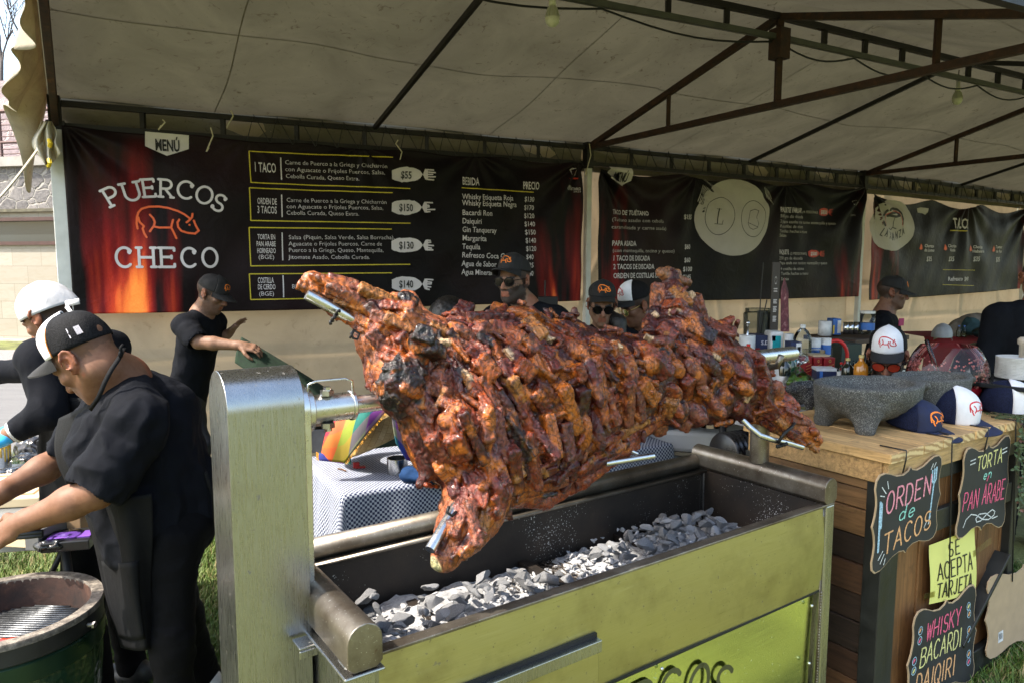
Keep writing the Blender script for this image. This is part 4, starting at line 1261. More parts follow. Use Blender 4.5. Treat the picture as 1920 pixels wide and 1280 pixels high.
# corner posts, back and end walls
mb = MB(); gbox(mb, 1.666, 1.712, -.012, .036, GZ, .846); mb.build("corner_post", M_steel, grill, bevel=.006)
mb = MB(); gbox(mb, -.03, .048, -.018, .05, GZ, .842); mb.build("corner_post", M_steel, grill, bevel=.016)
mb = MB(); gbox(mb, 1.666, 1.712, .51, .556, GZ, .846); gbox(mb, -.03, .02, .51, .556, GZ, .84); mb.build("corner_post", M_steel, grill, bevel=.006)
mb = MB(); gbox(mb, 1.658, 1.666, -.003, .0, .0, .85)
V = [g(1.6625 + random.uniform(-.001, .001), -.006, .05 + .5 * k / 50) for k in range(50)]
for p in V: mb.ball(p, (.004, .004, .007), 6)
mb.build("weld_bead", M_rim, grill, smooth=True)
mb = MB(); gbox(mb, .03, 1.67, .536, .552, .3, .845); mb.build("back_wall", M_steel, grill)
mb = MB(); gbox(mb, 1.69, 1.706, .05, .5, .0, .845); mb.build("end_wall", M_steel, grill); mb = MB(); gbox(mb, -.02, -.006, .06, .5, .0, .845); mb.build("end_wall", M_steel, grill)
# sooty trough liner: front, back, ends, floor
mb = MB()
gbox(mb, .03, 1.67, .008, .014, .60, .846); gbox(mb, .03, 1.67, .528, .535, .60, .845); gbox(mb, .024, .030, .014, .528, .60, .846); gbox(mb, 1.67, 1.676, .014, .528, .60, .846)
gbox(mb, .03, 1.67, .014, .528, .595, .60)
mb.build("trough_liner", M_soot, grill)
mb = MB(); gbox(mb, 1.50, 1.668, .016, .526, .662, .668); mb.build("floor_plate", M_soot, grill)
# expanded mesh grate
mb = MB(); mb.X = GX
for k in range(70):
    a = .05 + k * .0205
    for off in (0, 1):
        pts = []
        for j in range(15):
            b = .02 + .505 * j / 14; pts.append((a + (.0102 if (j + off) % 2 else 0), b, .655 + (.004 if off else 0)))
        mb.tube(pts, .0032, 4, caps=False)
mb.X = None; mb.build("mesh_grate", M_soot, grill)
mb = MB()
for a in (.35, .78, 1.2): gbox(mb, a, a + .03, .016, .526, .660, .682)
mb.build("grate_bar", M_soot, grill)
# rim: front flange, rear tube, stadium end tubes
mb = MB(); gbox(mb, .0, 1.71, -.012, .012, .843, .851); gbox(mb, .03, 1.67, .012, .03, .838, .846); mb.build("front_rim", M_rim, grill, bevel=.002)
mb = MB(); mb.tube([g(.02, .552, .872), g(1.66, .552, .872)], .03, 18); gbox(mb, .03, 1.67, .50, .53, .838, .846); mb.build("rear_rim_tube", M_rim, grill, smooth=True)
def stadium(w, h, n=8):
    r = w / 2
    return [(-r, 0), (r, 0)] + [(r * math.cos(math.pi * k / n), h - r + r * math.sin(math.pi * k / n)) for k in range(n + 1)]
def endtube(name, a, b0, b1, w, h, z0):
    mb = MB(); pr = [(-w / 2 + .012, 0), (w / 2 - .012, 0), (w / 2, .012)] + [(w / 2 * math.cos(math.pi * k / 10), h - w / 2 + w / 2 * math.sin(math.pi * k / 10)) for k in range(11)] + [(-w / 2, .012)]
    mb.prism(pr, b1 - b0, lambda u, v, t: g(a + u, b0 + t, z0 + v))
    o = mb.build(name, M_rim, grill, bevel=.006); autosmooth(o, 50); return o
endtube("end_tube", .006, -.035, .50, .076, .098, .838)
endtube("end_tube", 1.685, -.012, .565, .07, .086, .852)
mb = MB(); gbox(mb, -.042, .046, -.042, .5, .829, .836); mb.build("flange_plate", M_steel, grill, bevel=.003)
mb = MB(); gbox(mb, -.075, -.035, .13, .18, .826, .833); gbox(mb, -.075, -.035, .128, .133, .808, .826); mb.build("bracket", M_steel, grill, bevel=.002)
# motor post: stadium profile in (b, z), extruded along a
mb = MB(); r = .083; zc = 1.342; bc = .272
prof = [(bc - r, GZ), (bc + r, GZ)] + [(bc + r * math.cos(math.pi * k / 20), zc + r * math.sin(math.pi * k / 20)) for k in range(21)]
mb.prism(prof, .160, lambda u, v, t: g(-.187 + t, u, v))
o = mb.build("motor_post", M_steel, grill, bevel=.002); autosmooth(o, 35)
mb = MB(); prof2 = [(bc - .045, .80), (bc + .06, .80)] + [(bc + .0 + .06 * math.cos(math.pi * k / 14), zc - .02 + .06 * math.sin(math.pi * k / 14)) for k in range(15)]
mb.prism(prof2, .022, lambda u, v, t: g(-.0265 + t, u, v)); o = mb.build("bearing_cover", M_galv, grill, bevel=.002); autosmooth(o, 35)
# support pole on the far end
mb = MB(); mb.cyl(g(1.685, .275, .93), g(1.685, .275, 1.29), .034, n=22); o = mb.build("spit_support", M_rim, grill); autosmooth(o)
mb = MB(); mb.tube([g(1.685, .20, 1.33), g(1.685, .215, 1.29), g(1.685, .275, 1.275), g(1.685, .335, 1.29), g(1.685, .35, 1.33)], .012, 8); mb.build("cradle", M_rim, grill, smooth=True)
# stencil-cut name on the lower panel
mb = MB(); mp = lambda u, v, l: g(u, .0035 - l, v)
for ch, a_, z_, r_ in (("P", .46, .43, 25), ("U", .585, .475, 14), ("E", .71, .50, 6), ("R", .83, .506, 0), ("C", .95, .50, -8), ("O", 1.078, .474, -16), ("S", 1.195, .428, -25)):
    cr, sr = math.cos(R(r_)), math.sin(R(r_)); put_strokes(mb, ch, a_ - .043 * cr + .118 * sr, z_ - .118 * cr - .043 * sr, .086, .118, 0, .0155, mp, rot=R(r_))
x = .5
for ch in "CHECO":
    put_strokes(mb, ch, x, .20, .085, .118, 0, .0155, mp); x += .122
mb.build("name_lettering", plain("cut_out_olive", (.10, .105, .055), .45, .6, .2), grill)

# ---------------------------------------------------------------- charcoal
def mat_coal():
    t = NT("ashy_charcoal"); co = t.coord(); n = t.noise(co, 26, 6, .7); f = t.noise(t.coord((1, 1, 4)), 40, 4)
    oi = t.n("ObjectInfo")
    ash = t.math('ADD', n, t.math('MULTIPLY', t.math('SUBTRACT', oi.outputs["Random"], .5), .35))
    b = t.ramp(ash, [(.22, (.04, .04, .042)), (.42, (.20, .20, .205)), (.75, (.44, .44, .45))])
    t.set(base=t.mix(.3, b, t.ramp(f, [(.3, .06), (.7, .6)])), rough=.95); t.bump(f, .8, .008); return t.m
M_coal = mat_coal()
coal_mesh = []
for k in range(14):
    rng = np.random.default_rng(100 + k)
    m = MB(); m.ball((0, 0, 0), 1.0, 16)
    V = np.array([tuple(v) for v in m.V])
    for _ in range(13):                                  # chop flat facets
        nrm = rng.normal(size=3); nrm /= np.linalg.norm(nrm); dd = rng.uniform(.30, .68)
        s_ = V @ nrm; V -= np.outer(np.maximum(s_ - dd, 0), nrm)
    V *= np.array([rng.uniform(.8, 1.7), rng.uniform(.7, 1.0), rng.uniform(.5, .85)])
    V += .06 * np.stack([vnoise(V, 2.4, k), vnoise(V, 2.4, k + 50), vnoise(V, 2.4, k + 90)], 1)
    coal_mesh.append((V, m.F))
coal_data = {}
def coal(p, s, k, rng, label, group):
    if k not in coal_data:
        V, F = coal_mesh[k]
        o = mk("charcoal_lump", V, F, M_coal, None, True, local=True); coal_data[k] = o.data
        o.data.set_sharp_from_angle(angle=R(38))
    else:
        o = bpy.data.objects.new("charcoal_lump", coal_data[k]); COL.objects.link(o)
    o.location = p; o.scale = (s, s, s * rng.uniform(.8, 1.1)); o.rotation_euler = (rng.uniform(-.7, .7), rng.uniform(-.7, .7), rng.uniform(0, 6.28))
    tag(o, label, "charcoal", group)
rng = random.Random(11)
def pile(n, a0, a1, b0, b1, top, label, group, s0, s1):
    for _ in range(n):
        u = rng.random(); a = a0 + (a1 - a0) * u; b = b0 + (b1 - b0) * rng.random()
        h = max(0, top(u, (b - b0) / (b1 - b0))); s = rng.uniform(s0, s1)
        coal(g(a, b, .668 + s * .4 + h * rng.uniform(.35, 1)), s, rng.randrange(14), rng, label, group)
pile(128, .06, .74, .03, .40, lambda u, v: .080 * (1 - u) ** .4 * (.5 + .6 * v) + .03, "ash grey charcoal lump in the loose pile beside the motor post", "coals by the motor post", .017, .036)
pile(132, 1.0, 1.62, .05, .44, lambda u, v: .03 + .105 * math.sin(math.pi * min(u * 1.05 + .05, 1)) * (1 - abs(v - .5) * 1.3), "pale grey charcoal lump in the taller heap under the pig's hind end", "coals under the hind end", .016, .036)
pile(30, .70, 1.08, .06, .40, lambda u, v: .0, "scattered charcoal lump lying on the bare mesh between both piles", "scattered coals", .012, .03)
rngn = np.random.default_rng(77); Vb, Fb = [], []
for n_, a0, a1, b0, b1, tp in ((430, .04, .80, .02, .46, .065), (430, .95, 1.65, .03, .50, .09), (160, .70, 1.05, .03, .45, .01)):
    for _ in range(n_):
        u = rngn.random(); a = a0 + (a1 - a0) * u; w_ = rngn.random(); b = b0 + (b1 - b0) * w_
        Vc, Fc = coal_mesh[rngn.integers(14)]; s = rngn.uniform(.007, .017); rot = np.array(Matrix.Rotation(rngn.uniform(0, 6.28), 3, 'Z') @ Matrix.Rotation(rngn.uniform(-.8, .8), 3, 'X'))
        p = np.array(g(a, b, .664 + s * .4 + tp * rngn.random() * math.sin(math.pi * min(1, u + .08)) * (1 - abs(w_ - .5))))
        o_ = len(Vb) * 0 + sum(len(v) for v in Vb); Vb.append((Vc * s) @ rot.T + p); Fb += [tuple(i + o_ for i in f) for f in Fc]
nu_, nv_ = 120, 40; uu, vv = np.meshgrid(np.linspace(0, 1, nu_), np.linspace(0, 1, nv_)); aa = (.04 + 1.58 * uu).ravel(); bb = (.02 + .49 * vv).ravel()
hs_ = .664 + .022 * fbm(np.stack([aa * 1.0, bb, 0 * aa], 1), 24, 6, 3) + .016 * np.exp(-((aa - .35) / .3) ** 2) + .03 * np.exp(-((aa - 1.35) / .25) ** 2 - ((bb - .3) / .16) ** 2) - .02 * np.exp(-((aa - .86) / .1) ** 2)
o_ = sum(len(v) for v in Vb); Vb.append(np.array([g(x, y, z) for x, y, z in zip(aa, bb, hs_)])); Fb += [(o_ + j * nu_ + i, o_ + j * nu_ + i + 1, o_ + (j + 1) * nu_ + i + 1, o_ + (j + 1) * nu_ + i) for j in range(nv_ - 1) for i in range(nu_ - 1)]
o = mk("ash_bed", np.concatenate(Vb), Fb, M_coal, None, True, loc=g(.85, .27, .66)); o.data.set_sharp_from_angle(angle=R(38))
tag(o, "bed of crumbled pale ash and small char filling the trough floor", "ash", kind="stuff")
coal(g(1.655, .12, .70), .022, 3, rng, "single charcoal lump lying alone near the far end wall", None)
coal(g(.76, .33, .70), .05, 5, rng, "largest charcoal lump, half white, on the mesh at the middle of the trough", None)
# ================================================================ the roast pig and its spit
TILT = R(17)
SB, SZ = .272, 1.318
_ta = Vector((0, math.sin(TILT), math.cos(TILT)))     # across the pig, upward (in grill a, b, z)
_tn = Vector((0, -math.cos(TILT), math.sin(TILT)))    # out of the pig towards the viewer
def gdir(v): return GR.ax * v[0] + GR.bx * v[1] + Vector((0, 0, v[2]))
_N = gdir(_tn)
_O = GR.w(0, SB, SZ)
def loc_(p):                                            # world -> grill coordinates
    d = p - GR.o; return Vector((d.dot(GR.ax), d.dot(GR.bx), p.z))
def pg(x, y, n=0.0):
    """Point of the pig's mid plane (shifted n towards the viewer) on a photo sight line, in grill coordinates."""
    r = px(x, y, 1.0) - Vector((0, 0, CAM_Z)); o = Vector((0, 0, CAM_Z))
    t = (_O + _N * n - o).dot(_N) / r.dot(_N)
    return loc_(o + r * t)
base = []
def chain(pts, k=.03, id=0):
    for (x0, y0, r0, n0), (x1, y1, r1, n1) in zip(pts, pts[1:]):
        base.append(C_(pg(x0, y0, n0), pg(x1, y1, n1), r0, r1, k, id))
def lump(x, y, r, n=0, id=0, k=.02): base.append(E_(pg(x, y, n), (r, r, r) if not hasattr(r, '__len__') else r, None, k, id))
# torso
chain([(800, 665, .085, 0), (960, 664, .10, 0), (1100, 688, .095, 0), (1235, 686, .08, 0)], .05)
chain([(835, 740, .13, 0), (1000, 735, .135, 0), (1200, 705, .115, 0)], .06)
chain([(830, 800, .10, .03), (900, 840, .095, .03), (990, 838, .09, .03), (1090, 795, .08, .02), (1200, 748, .06, .02)], .05)
chain([(880, 620, .04, -.05), (980, 606, .04, -.06), (1070, 626, .036, -.05), (1180, 664, .036, -.03)], .04)
# head end
chain([(725, 640, .066, .0), (745, 700, .07, .02), (755, 745, .052, .04)], .03, 1)
lump(790, 645, .034, .13, 2); lump(752, 712, .04, .085, 2)
chain([(785, 800, .025, .02), (812, 850, .04, .02), (850, 880, .05, .03)], .03)
chain([(690, 722, .008, .0), (712, 718, .014, 0)], .01, 1)
# upper front leg
chain([(586, 530, .026, .0), (640, 552, .033, .0), (690, 582, .045, .0), (745, 620, .075, .0), (790, 650, .085, 0)], .035, 3)
lump(722, 575, .03, .02, 3); lump(762, 570, .036, 0, 3); lump(700, 640, .045, .01, 3)
# lower front leg
chain([(850, 820, .10, .03), (905, 870, .078, .05), (888, 935, .064, .07), (862, 995, .050, .09), (836, 1042, .034, .10)], .035, 3)
chain([(930, 900, .05, .05), (905, 970, .04, .08), (880, 1005, .03, .09)], .03, 3)
chain([(925, 930, .03, .06), (955, 968, .011, .06)], .02)
chain([(822, 850, .034, .03), (788, 907, .010, .03)], .02); lump(815, 835, .035, .03); lump(838, 950, .02, .03); lump(860, 800, .075, .1, 4); lump(795, 765, .04, .06)
# belly flap, two layers
chain([(880, 905, .05, .02), (960, 915, .04, .02), (1080, 870, .036, .02), (1165, 830, .03, .02), (1236, 782, .024, .01)], .03, 4)
chain([(930, 935, .018, .0), (1020, 938, .022, -.01), (1090, 900, .022, -.01), (1190, 835, .016, -.01)], .015, 4)
# hind end
chain([(1258, 520, .020, -.02), (1262, 560, .045, -.02), (1266, 615, .085, -.01), (1290, 670, .115, 0)], .04)
chain([(1265, 700, .10, 0), (1345, 705, .115, 0), (1400, 735, .085, 0), (1440, 757, .045, 0)], .05)
lump(1335, 660, .085); lump(1330, 752, .075, .02); lump(1240, 640, .075); lump(1262, 768, .05, .03); lump(1300, 775, .045, .03); lump(1415, 762, .04)
base.append(C_(pg(1318, 628, 0), pg(1350, 618, 0), .034, .026, .02, 4)); base.append(C_(pg(1350, 618, 0), pg(1372, 598, 0), .026, .012, .02, 4))
# lower hind leg
chain([(1425, 765, .05, .02), (1460, 782, .047, .04), (1500, 803, .042, .06), (1524, 823, .030, .07)], .03, 3)
chain([(1425, 772, .03, .0), (1470, 752, .028, .02), (1488, 762, .022, .03)], .02, 4)
chain([(1250, 520, .013, -.02), (1240, 512, .014, -.02), (1290, 530, .013, -.02)], .02, 7)
chain([(1252, 505, .010, -.02), (1272, 512, .012, -.02)], .01, 7)

coarse = SDF(base, .009, .03)
def cs(p):
    i = ((np.array(p) - coarse.lo) / coarse.h).round().astype(int)
    if np.any(i < 1) or np.any(i >= coarse.n - 1): return .2, Vector((0, 0, 1))
    d = coarse.d
    gx = Vector((d[i[0] + 1, i[1], i[2]] - d[i[0] - 1, i[1], i[2]], d[i[0], i[1] + 1, i[2]] - d[i[0], i[1] - 1, i[2]], d[i[0], i[1], i[2] + 1] - d[i[0], i[1], i[2] - 1]))
    return d[i[0], i[1], i[2]], gx.normalized() if gx.length > 0 else Vector((0, 0, 1))
camL = loc_(Vector((0, 0, CAM_Z)))
def surf(x, y, back=False):
    """First surface point of the rough body on a sight line of the photo."""
    a, b = pg(x, y, .34), pg(x, y, -.30)
    if back: a, b = b, a
    for k in range(90):
        p = a.lerp(b, k / 90)
        d, nrm = cs(p)
        if d < 0: return p, nrm
    return None
prng = random.Random(21)
PAL = [tuple(v * k_ for v, k_ in zip(c, (.70, .64, .58))) for c in [(.13, .020, .009), (.20, .038, .010), (.30, .075, .014), (.40, .125, .020), (.085, .012, .008), (.19, .055, .035), (.045, .008, .007), (.27, .055, .011), (.022, .008, .008), (.38, .17, .05), (.26, .085, .045), (.13, .030, .018)]]
# ids: 0 crevice meat, 1 face, 2 charred, 3 leg skin, 4 flap, 5 bone; chunks start at 10
IDC = {0: (.050, .011, .008), 1: (.11, .028, .020), 2: (.007, .006, .006), 3: (.26, .085, .036), 4: (.22, .045, .016), 5: (.46, .32, .20)}
chunks = []
def chunk(x, y, L, W, ang, cid, T=.02, lift=.004, back=False, tilt=.25, round_=None, facing=-1.0, boxy=.78):
    h = surf(x, y, back)
    if not h: return
    p, nrm = h
    if nrm.dot(_tn) < facing: return
    # direction on the surface whose picture runs at `ang` (degrees from horizontal, downwards positive)
    q = pg(x + 20 * math.cos(R(ang)), y + 20 * math.sin(R(ang)), 0) - pg(x, y, 0)
    q = (q - nrm * q.dot(nrm))
    if q.length < 1e-5: return
    q.normalize(); s_ = nrm.cross(q)
    t1, t2 = prng.gauss(0, tilt), prng.gauss(0, tilt * .6)
    nn = (nrm + s_ * t1 + q * t2).normalized(); q = (q - nn * q.dot(nn)).normalized(); s_ = nn.cross(q)
    rot = Matrix((q, s_, nn)).transposed()
    c = p + nn * lift
    if prng.random() < boxy: chunks.append(B_(c, (L / 2, W / 2, T), rot, round_ or min(W * .11, T * .28), .0025, cid))
    else: chunks.append(E_(c, (L * .56, W * .58, T * 1.1), rot, .003, cid))
def poly_in(x, y, poly):
    c = False; j = len(poly) - 1
    for i in range(len(poly)):
        (xi, yi), (xj, yj) = poly[i], poly[j]
        if (yi > y) != (yj > y) and x < (xj - xi) * (y - yi) / (yj - yi) + xi: c = not c
        j = i
    return c
def pick(ws): return prng.choices(range(len(PAL)), weights=ws)[0] + 10
W_warm = [5, 6, 5, 3, 4, 3, 2.0, 5, 1.2, 1.5, 2, 3]
def region(poly, sx, sy, shear, L, W, ang, ws, T=.02, jit=.3, back=False, tilt=.25, boxy=.78):
    xs = [p[0] for p in poly]; ys = [p[1] for p in poly]
    y = min(ys); row = 0
    while y < max(ys):
        x = min(xs) + (row % 2) * sx * .5
        while x < max(xs):
            X = x + shear * (y - min(ys)) + prng.uniform(-jit, jit) * sx; Y = y + prng.uniform(-jit, jit) * sy
            if poly_in(X, Y, poly): chunk(X, Y, L * prng.uniform(.7, 1.3), W * prng.uniform(.75, 1.25), ang + prng.gauss(0, 10), pick(ws), T * prng.uniform(.75, 1.25), prng.uniform(.001, .013), back, tilt, boxy=boxy)
            x += sx
        y += sy; row += 1
# ribs and scored flank
region([(870, 760), (960, 700), (1100, 700), (1225, 700), (1215, 760), (1120, 800), (1060, 850), (960, 890), (890, 880)], 25, 58, .12, .135, .030, 68, W_warm, .024, .22, tilt=.40)
# scored back, squarer blocks
region([(880, 612), (980, 596), (1080, 622), (1190, 662), (1225, 705), (1100, 712), (950, 705), (850, 690)], 33, 33, .1, .062, .040, 58, W_warm, .022, tilt=.42)
# long strips along the top of the back
region([(900, 600), (980, 588), (1090, 612), (1170, 648), (1080, 640), (930, 624)], 70, 13, .1, .13, .024, 12, [6, 4, 1, 0, 6, 4, 4, 2, 2, 0, 2, 5], .012)
# shoulder / neck mess
region([(700, 590), (800, 590), (900, 640), (905, 720), (860, 800), (800, 800), (722, 700)], 29, 28, .0, .062, .030, 40, [5, 5, 3, 3, 4, 6, 4, 2, 2, 3, 5, 5], .016, .4, tilt=.4)
region([(790, 780), (880, 760), (960, 860), (960, 930), (880, 930), (800, 860)], 34, 38, .0, .07, .038, 60, [4, 6, 5, 4, 3, 5, 2, 4, 1, 4, 4, 4], .018, .4, tilt=.35)
# hind end: coarse diagonal blocks
region([(1225, 560), (1255, 515), (1290, 540), (1345, 600), (1400, 650), (1465, 740), (1440, 780), (1330, 810), (1240, 790), (1190, 700), (1185, 640)], 33, 36, .15, .086, .042, 52, [6, 7, 4, 2, 3, 5, 2, 7, 1, 2, 3, 4], .022, .3, tilt=.35, boxy=.5)
# legs: long muscle strips
region([(580, 515), (690, 540), (760, 600), (720, 640), (640, 590), (580, 545)], 50, 15, .0, .10, .022, 24, [3, 5, 4, 2, 1, 8, 0, 3, 0, 6, 7, 4], .010, .3, tilt=.15)
region([(860, 880), (960, 890), (930, 980), (870, 1050), (815, 1050), (860, 950)], 19, 46, -.3, .10, .024, 112, [3, 5, 5, 4, 1, 6, 0, 4, 0, 6, 6, 3], .011, .3, tilt=.15)
region([(1430, 745), (1490, 750), (1535, 810), (1530, 838), (1460, 810), (1420, 790)], 32, 15, .0, .07, .021, 30, [4, 6, 4, 2, 1, 6, 0, 4, 1, 5, 5, 3], .011, .3, tilt=.2)
# belly flap: long lengthwise strips
region([(930, 890), (1080, 840), (1236, 765), (1245, 790), (1130, 860), (1050, 925), (940, 945)], 66, 16, .0, .14, .026, -29, [5, 6, 4, 2, 3, 3, 1, 7, 0, 2, 2, 4], .010, .35, tilt=.12)
# far side, coarser
region([(700, 590), (980, 600), (1190, 650), (1260, 530), (1400, 660), (1440, 760), (1240, 790), (1060, 880), (900, 900), (760, 800)], 62, 62, .1, .12, .07, 60, W_warm, .026, .3, True)
# char, bones and glistening fat
for _ in range(16): chunk(prng.uniform(715, 790), prng.uniform(668, 765), .05, .035, prng.uniform(0, 180), 18 if prng.random() < .6 else 2, .014)
for _ in range(24): chunk(prng.uniform(728, 782), prng.uniform(682, 752), .04, .03, prng.uniform(0, 180), 2, .014, .01)
for x, y in ((795, 632), (1240, 665), (1248, 650), (905, 645), (762, 568)): chunk(x, y, .05, .04, 30, 2, .012, .012)
for x, y, a in ((808, 668, -20), (833, 652, 15), (872, 712, 70), (905, 690, 60), (950, 668, 60), (985, 660, 50), (1150, 655, 60), (1212, 640, 40), (1265, 590, 30), (1292, 560, 50), (1325, 590, 60), (1228, 600, 60), (1205, 668, 20), (1020, 640, 30), (1375, 668, 40), (1335, 668, 35), (1432, 690, 70), (1395, 740, 80)):
    chunk(x, y, .035, .013, a, 5, .010, .014, tilt=.3)
for _ in range(420):                                  # thin torn strips and shards lying over the cuts
    sx_, sy_ = prng.uniform(700, 1460), prng.uniform(530, 920)
    if sx_ < 820 and sy_ < 650: continue
    chunk(sx_, sy_, prng.uniform(.03, .075), prng.uniform(.007, .015), 66 + prng.gauss(0, 40), pick(W_warm), .006, prng.uniform(.010, .022), tilt=.3, facing=.35)
lump(826, 1050, .022, .10, 6, .006); lump(584, 528, .020, .0, 6, .006)
base[-1]['p'] = base[-1]['p']; IDC[6] = (.34, .33, .19); IDC[7] = (.20, .085, .035)
lo = SDF(base + chunks, .0032, .03)
V, F, lab = lo.mesh(0)
V = laplace(V, F, .12)
Nn = vnormals(V, F)
wp = V + .012 * np.stack([fbm(V, 26, 60, 2), fbm(V, 26, 61, 2), fbm(V, 26, 62, 2)], 1)
dd = .0013 * fbm(wp, 40, 3, 3) + .0026 * (np.clip(1 - np.abs(fbm(wp * np.array([1.3, 1, .55]), 52, 8, 2)) * 3.2, -.6, 1)) + .0009 * vnoise(V, 170, 4)
V = V + Nn * dd[:, None]
ids = np.array(lab)
cid = np.zeros((len(V), 3))
for k in set(ids.tolist()):
    cid[ids == k] = IDC[k] if k in IDC else PAL[k - 10]
# let colours bleed a little between neighbouring cuts, then break them up
for _ in range(2): cid = laplace(cid, F, .5)
n1 = fbm(V, 22, 41, 3)[:, None]; n2 = fbm(V, 48, 77, 3)[:, None]
gold = np.clip(n1 * 3.2 - .45, 0, 1); char = np.clip(n2 * 2.4 - .62, 0, 1)
red = np.clip(-n1 * 2.0 - .3, 0, 1)
bone = (ids == 5)[:, None]
cid = cid * (1 - .6 * gold * ~bone) + np.array([.50, .150, .020]) * .55 * gold * ~bone
cid = cid * (1 - .4 * red * ~bone) + np.array([.085, .014, .011]) * .4 * red * ~bone
cid = cid * (1 - .8 * char) + np.array([.012, .006, .006]) * .8 * char
# scorched edges of the cuts stand highest: the sharpest ridges burn first (real charring)
lap = ((laplace(V, F, 1.0) - V) * vnormals(V, F)).sum(1)
for _ in range(2): lap = laplace(np.repeat(lap[:, None], 3, 1), F, .6)[:, 0]
edge = np.clip(-lap / .00042 - .35, 0, 1)[:, None] * np.clip(.5 + n1 * 1.8, 0, 1)
cid = cid * (1 - .85 * edge) + np.array([.018, .007, .008]) * .85 * edge
W3 = np.array(GR.o)[None, :] + V[:, :1] * np.array(GR.ax)[None, :] + V[:, 1:2] * np.array(GR.bx)[None, :]; W3[:, 2] += V[:, 2]
def mat_meat():
    t = NT("roast_meat"); a = t.n("VertexColor"); a.layer_name = "Col"; co = t.coord()
    n = t.noise(co, 38, 5, .65); f = t.noise(t.coord((1, 1, 1)), 130, 4, .7, 1.0)
    c = t.mix(.55, a.outputs[0], t.mix(1, a.outputs[0], t.ramp(f, [(.3, (.55, .42, .36)), (.52, (1.22, 1.12, .95)), (.75, (2.3, 2.1, 1.6))]), 'MULTIPLY'))
    rn = t.noise(t.coord((1, 1, 1)), 30, 4, .62, 1.4); rd = t.math('ABSOLUTE', t.math('SUBTRACT', rn, .5))          # torn fibre lines
    ck = t.ramp(rd, [(.0, .22), (.022, .8), (.06, 1.12)])
    fat = t.noise(co, 75, 3, .6, .8)
    c = t.mix(1, c, ck, 'MULTIPLY')
    c = t.mix(t.ramp(fat, [(.70, 0), (.76, .75)]), c, (.52, .34, .20))
    t.set(base=c, rough=t.ramp(n, [(.35, .24), (.65, .6)]), spec=.4, coat=t.ramp(fat, [(.50, .0), (.62, .55)]), coat_rough=.07)
    hm = t.mix(.5, ck, f)
    t.bump(hm, .5, .006); return t.m
pig = mk("roast_pig", W3, F, mat_meat(), None, True, cols=cid, loc=GR.w(.85, SB, SZ))
tag(pig, "whole butterflied roast pig, scored into glossy browned chunks, stretched on the spit", "roast pig")

spit = thing("spit", "steel spit rod through the roast pig with cross bars wired to its legs", "spit", GR.w(.85, SB, SZ))
mb = MB(); mb.tube([g(.10, SB, SZ), g(1.87, SB, SZ)], .0215, 18); o = mb.build("rod", M_galv, spit); autosmooth(o)
mb = MB(); mb.tube([g(1.56, SB, SZ), g(1.86, SB, SZ)], .027, 18); o = mb.build("end_sleeve", M_galv, spit); autosmooth(o)
mb = MB(); mb.tube([g(-.003, SB, SZ), g(.012, SB, SZ)], .05, 24); mb.tube([g(.012, SB, SZ), g(.115, SB, SZ)], .033, 22); mb.tube([g(.108, SB, SZ), g(.118, SB, SZ)], .036, 22); o = mb.build("coupling", M_galv, spit, bevel=.002); autosmooth(o)
for s_ in (1, -1):
    mb = MB(); p = g(.05, SB, SZ) + Vector((0, 0, .032 * s_)) - GR.bx * .012
    mb.cyl(p, p + Vector((0, 0, .012 * s_)), .016, n=6); mb.cyl(p + Vector((0, 0, .012 * s_)), p + Vector((0, 0, .02 * s_)), .009, n=12); mb.build("bolt", M_galv, spit)
mb = MB(); e = -GR.bx * .02
mb.tube([g(.0, SB, SZ + .03) + e, g(.002, SB, SZ + .062) + e, g(.02, SB, SZ + .068) + e, g(.09, SB, SZ + .068) + e, g(.108, SB, SZ + .062) + e, g(.11, SB, SZ + .03) + e], .003, 8); mb.build("pin_clip", M_galv, spit, smooth=True)
def sbar(name, pts, r, mat=M_galv):
    mb = MB(); q = [pg(*p) for p in pts]; mb.tube([g(v.x, v.y, v.z) for v in q], r, 14); return autosmooth(mb.build(name, mat, spit))
sbar("cross_bar", [(576, 551, -.01), (660, 592, -.01), (800, 690, -.03), (850, 820, .0), (868, 960, .03), (822, 1020, .13)], .012) if False else None
sbar("cross_bar", [(575, 552, .03), (612, 572, .03), (662, 600, .02), (760, 680, -.02)], .013)
sbar("cross_bar", [(806, 1030, .135), (850, 955, .11), (900, 860, .02)], .012)
sbar("cross_bar", [(1225, 854, .03), (1131, 869, .03)], .009)
sbar("cross_bar", [(1195, 850, .02), (1150, 830, .0)], .006)
sbar("bent_bar", [(1392, 786, .05), (1406, 800, .06), (1424, 815, .08), (1450, 824, .09), (1478, 830, .09), (1504, 838, .09)], .0095)
M_wire = plain("black_wire", (.015, .014, .013), .5, .5)
def wire(name, pts, r=.004):
    mb = MB(); q = [pg(*p) for p in pts]; mb.tube([g(v.x, v.y, v.z) for v in q], r, 6); return mb.build(name, M_wire, spit, smooth=True)
tw = lambda x0, y0, x1, y1, n, t: [(x0 + (x1 - x0) * k / 12 + 2.5 * math.sin(k * 2.1), y0 + (y1 - y0) * k / 12 + 2.5 * math.cos(k * 2.1), n + t * math.sin(k)) for k in range(13)]
wire("wire_tie", tw(636, 582, 620, 606, .05, .004)); wire("wire_tie", [(664, 618, .05), (658, 625, .05), (662, 634, .05), (670, 636, .05), (674, 626, .05), (664, 620, .05), (656, 634, .05)], .003)
wire("wire_tie", [(1458, 830, .1), (1470, 812, .12), (1484, 800, .12), (1490, 792, .10)], .006); wire("wire_tie", tw(1456, 836, 1476, 830, .1, .004), .005); wire("wire_tie", [(842, 948, .14), (838, 960, .14), (848, 966, .14), (856, 958, .14)], .004)
